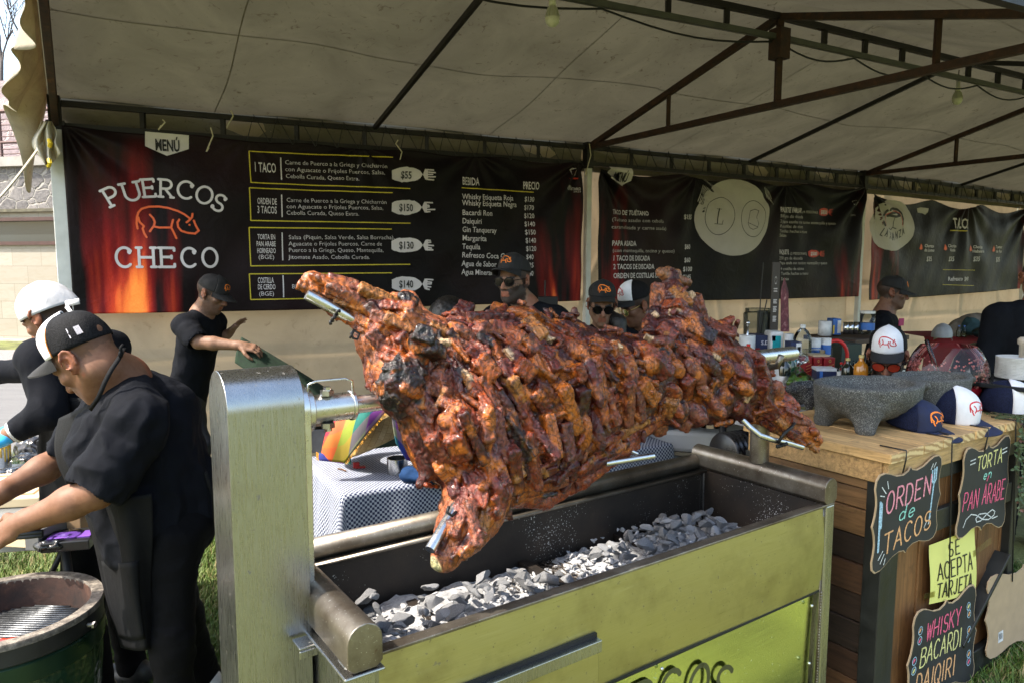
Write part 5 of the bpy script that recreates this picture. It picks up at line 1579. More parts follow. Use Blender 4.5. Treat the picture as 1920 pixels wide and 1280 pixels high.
# ================================================================ the pallet-wood counter on the right
def mat_wood(name, axis, knots=True, rough=.6, contrast=.75):
    """Per-board colour from the Col attribute, grain running along the given axis of the object."""
    t = NT(name); sc = [1, 1, 1]; a = t.n("VertexColor"); a.layer_name = "Col"
    s1 = [26, 26, 26]; s1[axis] = 1.2
    s2 = [5, 5, 5]; s2[axis] = .7
    n = t.noise(t.coord(tuple(s1)), 2.2, 6, .7, .4); w = t.noise(t.coord(tuple(s2)), 2.0, 5, .6, 1.6)
    rg = t.math('FRACT', t.math('MULTIPLY', w, 7.0))
    g = t.mix(.5, t.ramp(n, [(.3, 1 - contrast), (.7, 1 + contrast)]), t.ramp(rg, [(0, .62), (.25, 1.12), (.8, 1.15), (1, .62)]))
    c = t.mix(1.0, a.outputs[0], g, 'MULTIPLY')
    c2 = t.noise(t.coord((3, 3, 3)), 3, 5, .7)
    c = t.mix(t.ramp(c2, [(.56, 0), (.74, .65)]), c, (.035, .02, .011))
    t.set(base=c, rough=rough); t.bump(g, .35, .004); return t.m
M_wx, M_wy, M_wz = mat_wood("board_grain_along", 0), mat_wood("board_grain_across", 1), mat_wood("board_grain_upright", 2)
def mat_endgrain():
    t = NT("pine_end_grain"); co = t.coord((1, 1, 1)); a = t.n("VertexColor"); a.layer_name = "Col"
    w = t.n("TexWave"); w.wave_type = 'RINGS'; w.rings_direction = 'Y'; w.inputs["Scale"].default_value = 14; w.inputs["Distortion"].default_value = 3; w.inputs["Detail Scale"].default_value = 2
    t.l(co, w.inputs["Vector"])
    t.set(base=t.mix(1, a.outputs[0], t.ramp(w.outputs["Fac"], [(.2, (.6, .5, .4)), (.7, (1.1, 1.1, 1.05))]), 'MULTIPLY'), rough=.7); return t.m
M_end = mat_endgrain()
M_blackwood = plain("black_painted_wood", (.014, .015, .013), .5, 0, .35, 12, .25, 50)
ctr = thing("wooden_counter", "pallet wood bar counter with pale plank top and black painted corner posts", "counter", CT.w(0, 0, GZ))
ctr.rotation_euler = (0, 0, CT.yaw)
CZ = 1.0 - GZ                 # height of the top over the ground
def boards(name, lst, mat, bevel=.003):
    """lst: (a0, a1, b0, b1, z0, z1, colour) in counter coordinates above ground."""
    m = MB(); cols = []
    for a0, a1, b0, b1, z0, z1, c in lst:
        m.box(((a0 + a1) / 2, (b0 + b1) / 2, (z0 + z1) / 2), (a1 - a0, b1 - b0, z1 - z0)); cols += [c] * 8
    o = mk(name, [tuple(v) for v in m.V], m.F, mat, ctr, False, cols=np.array(cols), local=True, bevel=bevel)
    return o
rng = random.Random(3)
W_L, W_D = 1.09, .56
lst = []; a = -.03
while a < W_L:
    w = rng.uniform(.115, .14); w = min(w, W_L + .02 - a)
    if w < .03: break
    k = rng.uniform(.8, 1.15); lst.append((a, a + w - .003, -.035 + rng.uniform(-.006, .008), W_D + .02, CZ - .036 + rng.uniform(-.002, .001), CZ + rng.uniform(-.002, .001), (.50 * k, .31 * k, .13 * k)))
    a += w
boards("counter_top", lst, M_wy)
m = MB(); cols = []
for a0, a1, b0, b1, z0, z1, c in lst:
    m.box(((a0 + a1) / 2, b0 - .0012, (z0 + z1) / 2), (a1 - a0 - .006, .002, z1 - z0 - .006)); cols += [(.6, .43, .22)] * 8
mk("top_end_grain", [tuple(v) for v in m.V], m.F, M_end, ctr, False, cols=np.array(cols), local=True)
boards("fascia_board", [(-.012, W_L, -.022, .0, CZ - .105, CZ - .038, (.44, .27, .11)), (-.02, .0, .0, W_D, CZ - .115, CZ - .038, (.42, .25, .10))], M_wx)
# side boards (horizontal)
lst = []; z = .03
cs_ = [(.055, .025, .012), (.11, .050, .020), (.035, .018, .010), (.14, .068, .028), (.075, .034, .015), (.028, .016, .010)]
while z < CZ - .12:
    h = rng.uniform(.075, .12); h = min(h, CZ - .118 - z)
    if h < .02: break
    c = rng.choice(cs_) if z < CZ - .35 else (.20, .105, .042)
    lst.append((.004 + rng.uniform(-.004, .004), .024, .055, W_D - .03, z, z + h - .004, c)); z += h
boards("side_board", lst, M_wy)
# front boards (upright)
lst = []; a = .12
while a < W_L:
    w = rng.uniform(.085, .115); w = min(w, W_L - a)
    if w < .02: break
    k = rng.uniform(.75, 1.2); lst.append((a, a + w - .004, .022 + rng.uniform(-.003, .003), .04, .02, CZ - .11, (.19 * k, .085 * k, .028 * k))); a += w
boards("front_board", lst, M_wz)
bk = (.014, .015, .013)
for (a0, a1, b0, b1, z0, z1) in ((-.01, .058, -.012, .054, 0, CZ - .106), (W_L - .05, W_L, -.012, .05, 0, CZ - .106), (-.008, .05, W_D - .03, W_D + .02, 0, CZ - .118)):
    m = MB(); m.box(((a0 + a1) / 2, (b0 + b1) / 2, (z0 + z1) / 2), (a1 - a0, b1 - b0, z1 - z0))
    mk("corner_post", [tuple(v) for v in m.V], m.F, M_blackwood, ctr, False, local=True, bevel=.003)
m = MB()
m.box(((.06 + W_L - .05) / 2, .005, CZ - .135), (W_L - .115, .024, .058)); m.box(((.06 + W_L - .05) / 2, .005, CZ - .33), (W_L - .115, .022, .085)); m.box(((.06 + W_L - .05) / 2, .002, .06), (W_L - .115, .03, .12))
m.box((.09, .004, CZ / 2 - .08), (.055, .02, CZ - .42))
mk("front_rail", [tuple(v) for v in m.V], m.F, M_blackwood, ctr, False, local=True, bevel=.003)
m = MB(); m.beam((.62, .006, .20), (1.0, .006, .50), .018, .085, (0, -1, 0))
mk("brace", [tuple(v) for v in m.V], m.F, M_blackwood, ctr, False, local=True, bevel=.003)

# ---------------------------------------------------------------- hanging signs
M_chalk = plain("chalkboard_black", (.018, .018, .018), .7, 0, .5, 7)
M_mdf = plain("bare_mdf", (.42, .30, .18), .85, 0, .08, 20)
def chalk(name, c): return plain(name, Vector(c) * .82, .95, 0, .55, 190)
K_pink, K_yel, K_mint, K_or, K_wh, K_blue = chalk("chalk_pink", (.85, .32, .38)), chalk("chalk_yellow", (.75, .70, .28)), chalk("chalk_mint", (.35, .75, .62)), chalk("chalk_orange", (.85, .45, .2)), chalk("chalk_white", (.75, .77, .75)), chalk("chalk_blue", (.42, .62, .74))
K_hot = chalk("chalk_hot_pink", (.85, .14, .25))
half = [(0, .475), (.025, .44), (.10, .415), (.2, .43), (.29, .475), (.36, .5), (.43, .495), (.47, .45), (.482, .37), (.462, .28), (.455, .2), (.468, .1), (.485, .04), (.5, .0)]
quad = half + [(x, -y) for x, y in reversed(half[:-1])]
outline = quad + [(-x, y) for x, y in reversed(quad[1:-1])]
outline = outline[::-1]
class Sign:
    def __init__(s, name, tl, tr, bl, br, off, label, face=True, group=None):
        s.c = [CT.hit(*p, -off) for p in (tl, tr, bl, br)]; s.off = off
        ctr_ = s.pt(.5, .5, 0)
        s.t = thing(name, label, "sign", ctr_, group)
        mb = MB(); mb.prism(outline, .005, lambda u, v, w: s.pt(u + .5, v + .5, -w)); o = mb.build("board", M_mdf, s.t); autosmooth(o, 30)
        if face:
            mb = MB(); mb.prism([(x * .978, y * .978) for x, y in outline], .0006, lambda u, v, w: s.pt(u + .5, v + .5, .0008 - w)); mb.build("chalk_face", M_chalk, s.t)
    def pt(s, u, v, lift):
        tl, tr, bl, br = s.c
        a = (tl[0] * (1 - u) + tr[0] * u) * v + (bl[0] * (1 - u) + br[0] * u) * (1 - v)
        z = (tl[1] * (1 - u) + tr[1] * u) * v + (bl[1] * (1 - u) + br[1] * u) * (1 - v)
        return CT.w(a, -s.off - lift, z)
    def mp(s, u, v, lift): return s.pt(u, v, .0014 + lift)
    def word(s, name, txt, u, v, w, h, gap, lw, mat, shear=0, jit=.01):
        mb = MB(); put_strokes(mb, txt, u, v, w, h, gap, lw, s.mp, shear=shear, jit=jit); return mb.build(name, mat, s.t)
    def marks(s, name, lines, lw, mat):
        mb = MB()
        for q in lines: _lift[0] = (_lift[0] + 1) % 8; mb.stroke(densify(q, .02), lw, s.mp, .0002 * _lift[0])
        return mb.build(name, mat, s.t)
S1 = Sign("chalkboard_sign", (1640, 893), (1770, 848), (1630, 1082), (1758, 1002), .035, "scalloped chalkboard sign with drawn knife and fork, chalked ORDEN de TACOS")
S1.word("lettering", "ORDEN", .17, .58, .105, .22, .030, .020, K_pink, .05); S1.word("lettering", "de", .36, .425, .10, .15, .03, .014, K_mint, .2); S1.word("lettering", "TACOS", .17, .15, .11, .21, .034, .019, K_or, .05)
S1.marks("drawn_knife", [[(.09, .22), (.09, .72)], [(.09, .72), (.115, .69), (.115, .45)]], .026, K_blue)
S1.marks("drawn_fork", [[(.83, .22), (.865, .66)], [(.83, .84), (.835, .72), (.865, .67), (.895, .72), (.895, .86)], [(.863, .68), (.865, .85)]], .020, K_blue)
S1.marks("accent_marks", [[(.1, .87), (.16, .79)], [(.17, .91), (.19, .83)], [(.08, .79), (.14, .765)], [(.83, .92), (.80, .86)], [(.88, .92), (.85, .87)], [(.80, .27), (.76, .2)], [(.85, .3), (.82, .21)], [(.1, .13), (.16, .2)], [(.13, .08), (.18, .16)], [(.18, .05), (.2, .11)]], .010, K_wh)
S2 = Sign("chalkboard_sign", (1808, 842), (1898, 812), (1789, 1012), (1885, 985), .035, "scalloped chalkboard sign with a white loop flourish, chalked TORTA en PAN ÁRABE")
S2.word("lettering", "TORTA", .28, .72, .085, .15, .022, .017, K_yel, .05); S2.word("lettering", "en", .44, .60, .07, .1, .02, .012, K_mint, .2); S2.word("lettering", "PAN", .08, .31, .082, .20, .020, .016, K_hot, .06); S2.word("lettering", "ARABE", .46, .32, .076, .21, .018, .016, K_hot, .06)
S2.marks("accent", [[(.515, .57), (.545, .62)]], .016, K_hot)
S2.marks("flourish", [[(.13, .12), (.17, .2), (.26, .245), (.36, .22), (.5, .15), (.62, .13), (.72, .16), (.74, .2), (.68, .23), (.58, .2), (.46, .14), (.38, .14), (.36, .18), (.42, .22), (.55, .21), (.7, .13), (.8, .14)], [(.14, .85), (.24, .855)], [(.14, .81), (.24, .815)], [(.80, .86), (.90, .87)], [(.80, .82), (.90, .83)]], .012, K_wh)
S3 = Sign("chalkboard_sign", (1713, 1150), (1833, 1090), (1690, 1345), (1829, 1270), .03, "scalloped chalkboard sign listing WHISKY BACARDI DAIQIRI in coloured chalk")
S3.word("lettering", "WHISKY", .22, .66, .075, .17, .020, .015, K_hot, .06); S3.word("lettering", "BACARDI", .16, .43, .074, .185, .020, .015, K_yel, .06); S3.word("lettering", "DAIQIRI", .13, .17, .080, .2, .022, .016, K_or, .06)
for cnt, (u, v) in enumerate(((.12, .80), (.13, .70), (.85, .80), (.86, .72), (.08, .52), (.09, .42), (.87, .55), (.86, .47), (.06, .24), (.88, .3), (.88, .22))):
    S3.marks("drawn_petals", [arc(u, v, .028, .04, 30, 390, 10)], .007, K_blue); S3.marks("drawn_petals", [[(u - .008, v - .012), (u + .008, v + .012)]], .022, [K_or, K_hot, K_yel][cnt % 3])
S4 = Sign("blank_sign", (1849, 1085), (1985, 1025), (1846, 1240), (1985, 1180), .03, "blank unpainted brown scalloped board with a small price sticker", face=False)
mb = MB(); mb.prism([(.16, .16), (.22, .17), (.22, .3), (.16, .29)], .0004, lambda u, v, w: S4.pt(u, v, .001 - w)); mb.build("price_sticker", plain("white_sticker", (.75, .75, .73), .5), S4.t)
mb = MB()
for k in range(7): mb.stroke([(.17 + k * .0065, .2), (.17 + k * .0065, .27)], .003 if k % 2 else .0015, lambda u, v, l: S4.pt(u, v, .0016 + l))
mb.build("sticker_lines", M_print_k, S4.t)
mb = MB()
for (x, y0, y1) in ((1697, 845, 886), (1849, 825, 850), (1783, 823, 1120), (1902, 800, 1090)):
    a0, z0 = CT.hit(x, y0, -.04); a1, z1 = CT.hit(x - 1, y1, -.04)
    p0, p1 = CT.w(a0, -.045, 1.004), CT.w(a1, -.034, z1); mb.tube([CT.w(a0, .05, 1.003), p0 + Vector((0, 0, .0)), p0 - Vector((0, 0, .03)), p1], .0028, 5)
tag(mb.build("sign_string", M_cord, smooth=True), "thin black strings looped over the counter edge holding the hanging boards", "string")
# yellow paper notice
c4 = [CT.hit(*p, -.014) for p in ((1744, 1022), (1829, 985), (1742, 1132), (1829, 1108))]
def ypt(u, v, l):
    a = (c4[0][0] * (1 - u) + c4[1][0] * u) * v + (c4[2][0] * (1 - u) + c4[3][0] * u) * (1 - v); z = (c4[0][1] * (1 - u) + c4[1][1] * u) * v + (c4[2][1] * (1 - u) + c4[3][1] * u) * (1 - v)
    return CT.w(a, -.014 - .006 * math.sin(u * 3.1) - .004 * math.sin(v * 5) - l, z)
yt = thing("paper_notice", "yellow paper notice reading SE ACEPTA TARJETA taped to the front boards", "notice", ypt(.5, .5, 0))
mb = MB(); mb.grid(lambda u, v: ypt(u, v, 0), 10, 10); mb.build("sheet", plain("yellow_paper", (.72, .70, .20), .7, 0, .05), yt, smooth=True)
mb = MB(); mp = lambda u, v, l: ypt(u, v, .0012 + l)
put_strokes(mb, "SE", .36, .70, .11, .22, .04, .020, mp, shear=.05); put_strokes(mb, "ACEPTA", .13, .38, .105, .26, .025, .022, mp, shear=.05); put_strokes(mb, "TARJETA", .12, .08, .088, .24, .022, .022, mp, shear=.05)
mb.build("lettering", M_print_k, yt)
mb = MB(); mb.grid(lambda u, v: ypt(-.12 + .2 * u, .12 + .1 * v, .002), 2, 2); mb.grid(lambda u, v: ypt(.93 + .5 * u, .55 + .09 * v + .08 * u, .002 if u < .2 else -.0), 3, 2); mb.build("tape", glassy("clear_tape", (.93, .88, .72), .2), yt)

# ---------------------------------------------------------------- caps
M_navy = plain("navy_cloth", (.010, .016, .05), .85, 0, .3, 40, .3, 260)
M_blackcloth = plain("black_cap_cloth", (.009, .009, .010), .85, 0, .3, 40, .3, 260)
M_whitefoam = plain("white_cap_foam", (.70, .70, .73), .8, 0, .05, 40, .15, 300)
def mat_mesh(name, c):
    t = NT(name); v = t.n("TexVoronoi"); v.inputs["Scale"].default_value = 260; t.l(t.coord(), v.inputs["Vector"])
    c = Vector(c); t.set(base=t.ramp(v.outputs["Distance"], [(.2, c * .3), (.6, c * 1.5)]), rough=.8, spec=.15); t.bump(v.outputs["Distance"], .5, .002); return t.m
M_meshk, M_meshn = mat_mesh("black_cap_mesh", (.0065, .0065, .0075)), mat_mesh("navy_cap_mesh", (.008, .011, .03))
M_emb_r, M_emb_o = plain("red_embroidery", (.50, .015, .025), .8), plain("orange_embroidery", (.85, .22, .02), .8)
M_piping = plain("orange_piping", (.6, .2, .03), .7)

def build_cap(name, parent, c, fwd, up, s=1.0, front=None, back=None, brim=None, emb=None, tall=.115, seed=0, squash=1.0, emb_part=None, brim_curl=.022, emb_size=.085, brim_len=.086, brim_drop=.012, F0=1.02):
    """Cap whose headband centre is c. Parts: front_panel, back_panel, brim, emblem, button. parent None -> an Empty is made by the caller."""
    Rm = orient(fwd, up) * s; c = Vector(c); rx, ry = .082, .102
    def crown(th, t):
        # th: 0 = front centre, +-pi = back; t: 0 band .. 1 top
        fr = max(0, math.cos(th))
        pw = 2.6 + 1.2 * fr
        f = (1 - t ** pw) ** (1 / 2.1)
        h = tall * (1 + .10 * fr) * t * (1 if fr < .2 else 1)
        ln = -.010 * t * t * fr
        w = .0018 * math.sin(th * 9 + seed) * math.sin(math.pi * t) + .002 * math.sin(th * 3 + t * 5 + seed)
        x = (rx + w) * f * math.sin(th); y = (ry + w) * f * math.cos(th) + ln
        return c + Rm @ Vector((x, y * 1.0, h * squash))
    tt = lambda v: 1 - (1 - v) ** 1.6
    m = MB(); m.grid(lambda u, v: crown(-F0 + 2 * F0 * u, tt(v) * .999), 26, 16); o1 = m.build("front_panel" if name else "x", front, parent, smooth=True)
    m = MB(); m.grid(lambda u, v: crown(F0 + (2 * math.pi - 2 * F0) * u, tt(v) * .999), 44, 16); o2 = m.build("back_panel", back, parent, smooth=True)
    for o in (o1, o2):
        sm = o.modifiers.new("thick", 'SOLIDIFY'); sm.thickness = .002; sm.offset = -1
    m = MB()
    def bp(u, v, w):
        th = -1.12 + 2.24 * u; k = math.cos(th / 1.12 * math.pi / 2) ** .55
        x0, y0 = rx * math.sin(th) * .99, ry * math.cos(th) * .99
        d = brim_len * k * v
        return c + Rm @ Vector((x0 * (1 + .10 * v * k), y0 + d, -brim_curl * (x0 / rx) ** 2 * v * 1.2 - brim_drop * v * v + .003 - w))
    m.grid(lambda u, v: bp(u, v, 0), 28, 8); m.grid(lambda u, v: bp(1 - u, v, .0045), 28, 8); m.grid(lambda u, v: bp(u, 1, .0045 * v), 28, 1)
    m.build("brim", brim, parent, smooth=True)
    if emb:
        m = MB()
        def mp(u, v, l):
            th = -u / rx * .92; t = .5 + v / (tall * 1.1); t = max(.02, min(.97, t))
            p = crown(th, t); nrm = Rm @ Vector((math.sin(th), math.cos(th), .25)); return p + nrm * (.0022 / s + l)
        put_pig(m, 0, .0, emb_size, mp, .055, emb_part)
        m.build("pig_emblem", emb, parent, smooth=True)
    m = MB(); m.ball(c + Rm @ Vector((0, 0, tall * squash + .001)), .007 * s, 10); m.build("button", back, parent, smooth=True)
def capthing(xp, yp, z, fwd, up, s, label, **kw):
    p = flat(xp, yp, z) if z is not None else kw.pop('at')
    t = thing("trucker_cap", label, "cap", p, "caps laid out on the counter"); build_cap("cap", t, p + Vector(up) * 0.004, fwd, up, s, **kw); return t
fa, fb = CT.ax, CT.bx
capthing(1712, 796, 1.012, fa * -.02 - fb * 1.0 + Vector((0, 0, -.12)), Vector((-.10, -.05, 1)), 1.0, "navy cap with a bright orange pig emblem, beside the big stone mortar", front=M_navy, back=M_meshn, brim=M_navy, emb=M_emb_o, tall=.098, brim_curl=.012)
capthing(1782, 782, 1.012, fa * -.02 - fb * 1.0 + Vector((0, 0, -.12)), Vector((-.12, -.10, 1)), 1.06, "white fronted navy cap with red pig emblem at the counter's edge", front=M_whitefoam, back=M_meshn, brim=M_navy, emb=M_emb_r, tall=.12, brim_curl=.02)
capthing(1886, 768, 1.012, fa * -.02 - fb * 1.0 + Vector((0, 0, -.12)), Vector((-.12, -.10, 1)), 1.06, "white fronted navy cap with red pig emblem, behind the ivy at the counter's end", front=M_whitefoam, back=M_meshn, brim=M_navy, emb=M_emb_r, tall=.12)
capthing(1922, 748, 1.02, fa * -.02 - fb * 1.0 + Vector((0, 0, -.12)), Vector((-.1, -.1, 1)), 1.05, "black cap with orange pig emblem behind the white fronted caps", front=M_blackcloth, back=M_meshk, brim=M_blackcloth, emb=M_emb_o, tall=.12)

# ---------------------------------------------------------------- stone mortars shaped like pigs
def mat_granite(name, d, l):
    t = NT(name); co = t.coord(); n = t.noise(co, 260, 3, .7); v = t.n("TexVoronoi"); v.inputs["Scale"].default_value = 420; t.l(co, v.inputs["Vector"]); b = t.noise(co, 12, 5)
    sx = t.n("SeparateColor"); t.l(v.outputs["Color"], sx.inputs[0])
    c = t.mix(t.ramp(sx.outputs[0], [(.78, 0), (.86, .55)]), t.ramp(n, [(.35, d), (.65, l)]), (.38, .37, .34))
    t.set(base=t.mix(t.ramp(b, [(.4, 0), (.75, .5)]), c, d), rough=.85); t.bump(n, .9, .006); return t.m
M_gran = mat_granite("basalt_stone", (.025, .026, .024), (.13, .13, .12)); M_grand = mat_granite("dark_basalt", (.008, .008, .009), (.03, .03, .03))
def mortar(c, fwd, s, label, mat, h=.005, name="stone_mortar", sz=None):
    """Pig-shaped bowl on stubby legs; c at the ground under its middle, snout along fwd; s across, sz upright."""
    sz = sz or s; Rm = orient(fwd); c = Vector(c); q = lambda x, y, z: c + Rm @ Vector((x * s, y * s, z * sz)); v = lambda x, y, z: (x * s, y * s, z * sz)
    pr = [E_(q(0, -.01, .215), v(.152, .195, .190), Rm, .02), C_(q(0, .10, .165), q(0, .215, .178), .062 * s, .044 * s, .03), C_(q(0, .21, .176), q(0, .250, .180), .042 * s, .037 * s, .008)]
    pr.append(B_(q(0, 0, .322), v(.3, .4, .1), Rm, .002, .006)); pr[-1]['op'] = 'sub'
    for sx in (1, -1):
        pr += [C_(q(.06 * sx, .165, .185), q(.100 * sx, .155, .205), .026 * s, .011 * s, .012)]
        for yy in (.085, -.105): pr.append(C_(q(.066 * sx, yy, .11), q(.080 * sx, yy * 1.16, .024), .056 * s, .032 * s, .03))
        sb = E_(q(.038 * sx, .212, .196), (.008 * s,) * 3, None, .006); sb['op'] = 'sub'; pr.append(sb)
    sb = E_(q(0, -.01, .235), v(.122, .165, .11), Rm, .008); sb['op'] = 'sub'; pr.append(sb)
    for sx in (1, -1):
        sb = E_(q(.014 * sx, .288, .180), v(.008, .012, .010), Rm, .004); sb['op'] = 'sub'; pr.append(sb)
    o = blob(name, pr, h, mat, None, 1, lambda V: .0026 * fbm(V, 70, 3, 3))
    return tag(o, label, "mortar")
p = flat(1622, 812, 1.0); p2 = flat(1600, 806, 1.0)
mortar(flat(1650, 800, 1.0) + fb * .05, fa * .99 - fb * .12, 1.20, "big grey stone mortar carved as a pig, standing at the counter's near corner", M_gran, sz=.80)
mortar(flat(1800, 786, 1.0) + fb * .12, fa * .99 - fb * .12, .92, "smaller grey stone mortar half hidden behind the white fronted cap", M_gran, sz=.78)

# ---------------------------------------------------------------- glass bowl of red drink
M_glass = glassy("clear_glass", (.97, .98, .98), .02, 1.40)
M_wine = plain("red_drink", (.34, .015, .025), .08, 0, .2, 30, coat=.5)
bw = flat(1772, 757, 1.0)
s_ = bw.y / FPX
bt = thing("glass_bowl", "big round glass bowl of red pomegranate drink with a clear ladle", "bowl", bw)
rr, hh = 70 * s_, 112 * s_
prof = [(.0, .004)] + [(rr * math.sqrt(max(0, 1 - ((k / 16 - .45) / .75) ** 2)), hh * k / 16) for k in range(17)]
mb = MB(); mb.lathe(prof, bw, 40); o = mb.build("bowl", M_glass, bt, smooth=True)
mb = MB(); pr = [(r_ * .97, z_) for r_, z_ in prof if z_ < hh * .36]; pr += [(pr[-1][0], hh * .36), (0, hh * .36)]; mb.lathe(pr, bw, 36); mb.build("drink", M_wine, bt, smooth=True)
mb = MB(); r2 = random.Random(4)
for k in range(420):
    a = r2.uniform(0, 6.28); t_ = r2.random()
    zz = hh * (.34 + .05 * r2.random()) if t_ < .55 else hh * r2.uniform(.36, .74)
    R_ = np.interp(zz, [z for _, z in prof], [r for r, _ in prof]) * .97
    rad = R_ * math.sqrt(r2.random()) if t_ < .55 else R_ * r2.uniform(.94, 1)
    mb.ball(bw + Vector((rad * math.cos(a), rad * math.sin(a), zz)), r2.uniform(.0035, .006), 6)
o = mb.build("floating_seeds", plain("pomegranate_seed", (.62, .17, .14), .15, 0, .6, 60), bt, smooth=True); o["kind"] = "stuff"
mb = MB(); mb.tube([bw + Vector((-.02, 0, hh * .32)), px(1737, 637, bw.y)], .010, 8); mb.build("ladle", glassy("clear_plastic", (.9, .9, .92), .1), bt, smooth=True)
# stack of white plates with a wooden pestle, on a dark tray
pt_ = px(1907, 707, 3.25)
t = thing("plate_stack", "stack of white paper plates beside the black figure at the counter's end", "plates", pt_)
mb = MB()
for k in range(14): mb.lathe([(0, 0), (.085, 0), (.088, .004), (.088, .0062), (0, .0062)], pt_ + Vector((0, 0, .0068 * k)), 28)
mb.build("plates", plain("white_paper_plate", (.62, .62, .6), .7), t)
mb = MB(); mb.lathe([(0, .09), (.012, .09), (.013, .15), (.020, .155), (.022, .175), (.012, .185), (0, .186)], pt_ + Vector((-.0, -.02, 0)), 14)
tag(mb.build("pestle", plain("pale_wood_pestle", (.35, .3, .24), .6), smooth=True), "turned wooden pestle standing on the white plate stack", "pestle")
mb = MB(); mb.box(px(1885, 716, 3.22) + Vector((.05, 0, .0)), (.42, .3, .02), Matrix.Rotation(CT.yaw, 3, 'Z'))
tag(mb.build("dark_tray", plain("dark_glass_tray", (.02, .022, .025), .15), bevel=.004), "dark glass tray under the white plate stack", "tray")
mb = MB(); mb.box(px(1890, 742, 3.22) + Vector((.06, .1, -.02)), (.5, .34, .12), Matrix.Rotation(CT.yaw, 3, 'Z'))
tag(mb.build("dark_crate", M_blackwood, bevel=.006), "dark crate raising the tray behind the caps", "crate")
mb = MB(); q = flat(1748, 806, 1.004); mb.tube([q, flat(1778, 814, 1.004)], .005, 6); mb.box(flat(1752, 805, 1.006), (.05, .02, .006), Matrix.Rotation(CT.yaw - .3, 3, 'Z'))
tag(mb.build("pen", plain("black_pen", (.02, .02, .025), .4)), "black pen lying on the planks by the orange pig cap", "pen")
# ivy garland over the right end
def ivy():
    r3 = random.Random(8); st, lf, cols = MB(), MB(), []
    def leaf(p, s, c):
        d = Vector((r3.uniform(-1, 1), r3.uniform(-1.2, .3), r3.uniform(-.9, .5))).normalized(); n = Vector((r3.uniform(-.6, .6), -1, r3.uniform(.1, 1))).normalized()
        sd = d.cross(n).normalized(); n = sd.cross(d)
        lf.add([p, p + d * s * .35 + sd * s * .3 + n * s * .06, p + d * s * .75 + sd * s * .24, p + d * s, p + d * s * .75 - sd * s * .24, p + d * s * .35 - sd * s * .3 + n * s * .06, p + d * s * .5 - n * s * .04],
               [(0, 1, 6), (1, 2, 6), (2, 3, 6), (3, 4, 6), (4, 5, 6), (5, 0, 6)])
        for _ in range(7): cols.append(c)
    for k in range(26):
        a = .955 + r3.uniform(-.03, .24); b = -.055 - r3.random() * .05; ln = r3.uniform(.12, .50) * (1.1 if a > 1.02 else .8)
        pts = [CT.w(a + r3.uniform(-.05, .05), .10 * r3.random(), 1.01), CT.w(a, b * .6, 1.015)]
        for j in range(10):
            pts.append(CT.w(a + .02 * math.sin(j + k) + r3.uniform(-.012, .012), b - .01 * math.sin(j * .8 + k), 1.0 - ln * (j + 1) / 10))
        st.tube(pts, .0016, 4)
        for p, q in zip(pts, pts[1:]):
            for _ in range(4):
                g_ = r3.random(); leaf(p.lerp(q, r3.random()), r3.uniform(.014, .024), (.035 + .05 * g_, .07 + .055 * g_, .02 + .035 * g_) if r3.random() < .82 else (.12, .06, .045))
    t = thing("ivy_garland", "small leaved green garland trailing over the counter's end", "plant", CT.w(1.05, -.05, .6))
    st.build("stem", plain("garland_stem", (.05, .06, .02), .7), t); tt_ = NT("garland_leaf"); a_ = tt_.n("VertexColor"); a_.layer_name = "Col"; tt_.set(base=a_.outputs[0], rough=.5)
    lf.build("foliage", tt_.m, t, cols=np.array(cols), smooth=False)
ivy()
# ================================================================ table with checked cloth behind the grill
TZ = .65                                 # table top height in scene (0.75 m over the lawn)
TL, TD = 1.86, .68
def mat_check():
    t = NT("checked_cloth"); tc = t.n("TexCoord"); ck = t.n("TexChecker"); ck.inputs["Scale"].default_value = 1.0
    ck.inputs["Color1"].default_value = (.010, .018, .065, 1); ck.inputs["Color2"].default_value = (.40, .425, .48, 1)
    mp = t.n("Mapping"); mp.inputs["Scale"].default_value = (90, 90, 90); t.l(tc.outputs["UV"], mp.inputs[0]); t.l(mp.outputs[0], ck.inputs["Vector"])
    t.set(base=ck.outputs[0], rough=.75); t.bump(t.noise(t.coord(), 30, 4), .12, .006); return t.m
tbl = thing("folding_table", "folding table under the black and white checked cloth", "table", TB.w(TL / 2, TD / 2, GZ))
mb = MB(TB.mat()); mb.box((TL / 2, TD / 2, TZ - .022), (TL - .02, TD - .02, .036)); mb.build("tabletop", plain("grey_table_plastic", (.4, .4, .4), .6), tbl, bevel=.004)
for a in (.15, TL - .15):
    for b in (.1, TD - .1):
        mb = MB(TB.mat()); mb.cyl((a, b, GZ), (a, b, TZ - .04), .016, n=12); mb.build("leg", M_dark, tbl, smooth=True)
drop = .52
ns, nt = 150, 90
V, U_ = [], []
for j in range(nt + 1):
    t_ = -drop + (TD + 2 * drop) * j / nt
    for i in range(ns + 1):
        s_ = -drop + (TL + 2 * drop) * i / ns
        a = min(max(s_, 0), TL); b = min(max(t_, 0), TD)
        ds = s_ - a; dt = t_ - b; dn = math.hypot(ds, dt); z = TZ
        if dn > 0:
            ang = math.atan2(dt, ds); k = dn
            per = (a if abs(dt) > 0 else b * 1.3)
            out = .012 + k * (.05 + .10 * (.5 + .5 * math.sin(per * 21 + (2 if dt < 0 else 0)))) * (1 if abs(ds) * abs(dt) < 1e-6 else .8 + .9 * abs(math.sin(2 * ang)))
            out = min(out, .16)
            a += math.cos(ang) * out; b += math.sin(ang) * out; z = TZ - max(0, k - .004)
            z = max(z, GZ + .02)
        V.append(TB.w(a, b, z + .004)); U_.append((s_, t_))
i = np.arange(ns * nt); r_, c_ = i // ns, i % ns
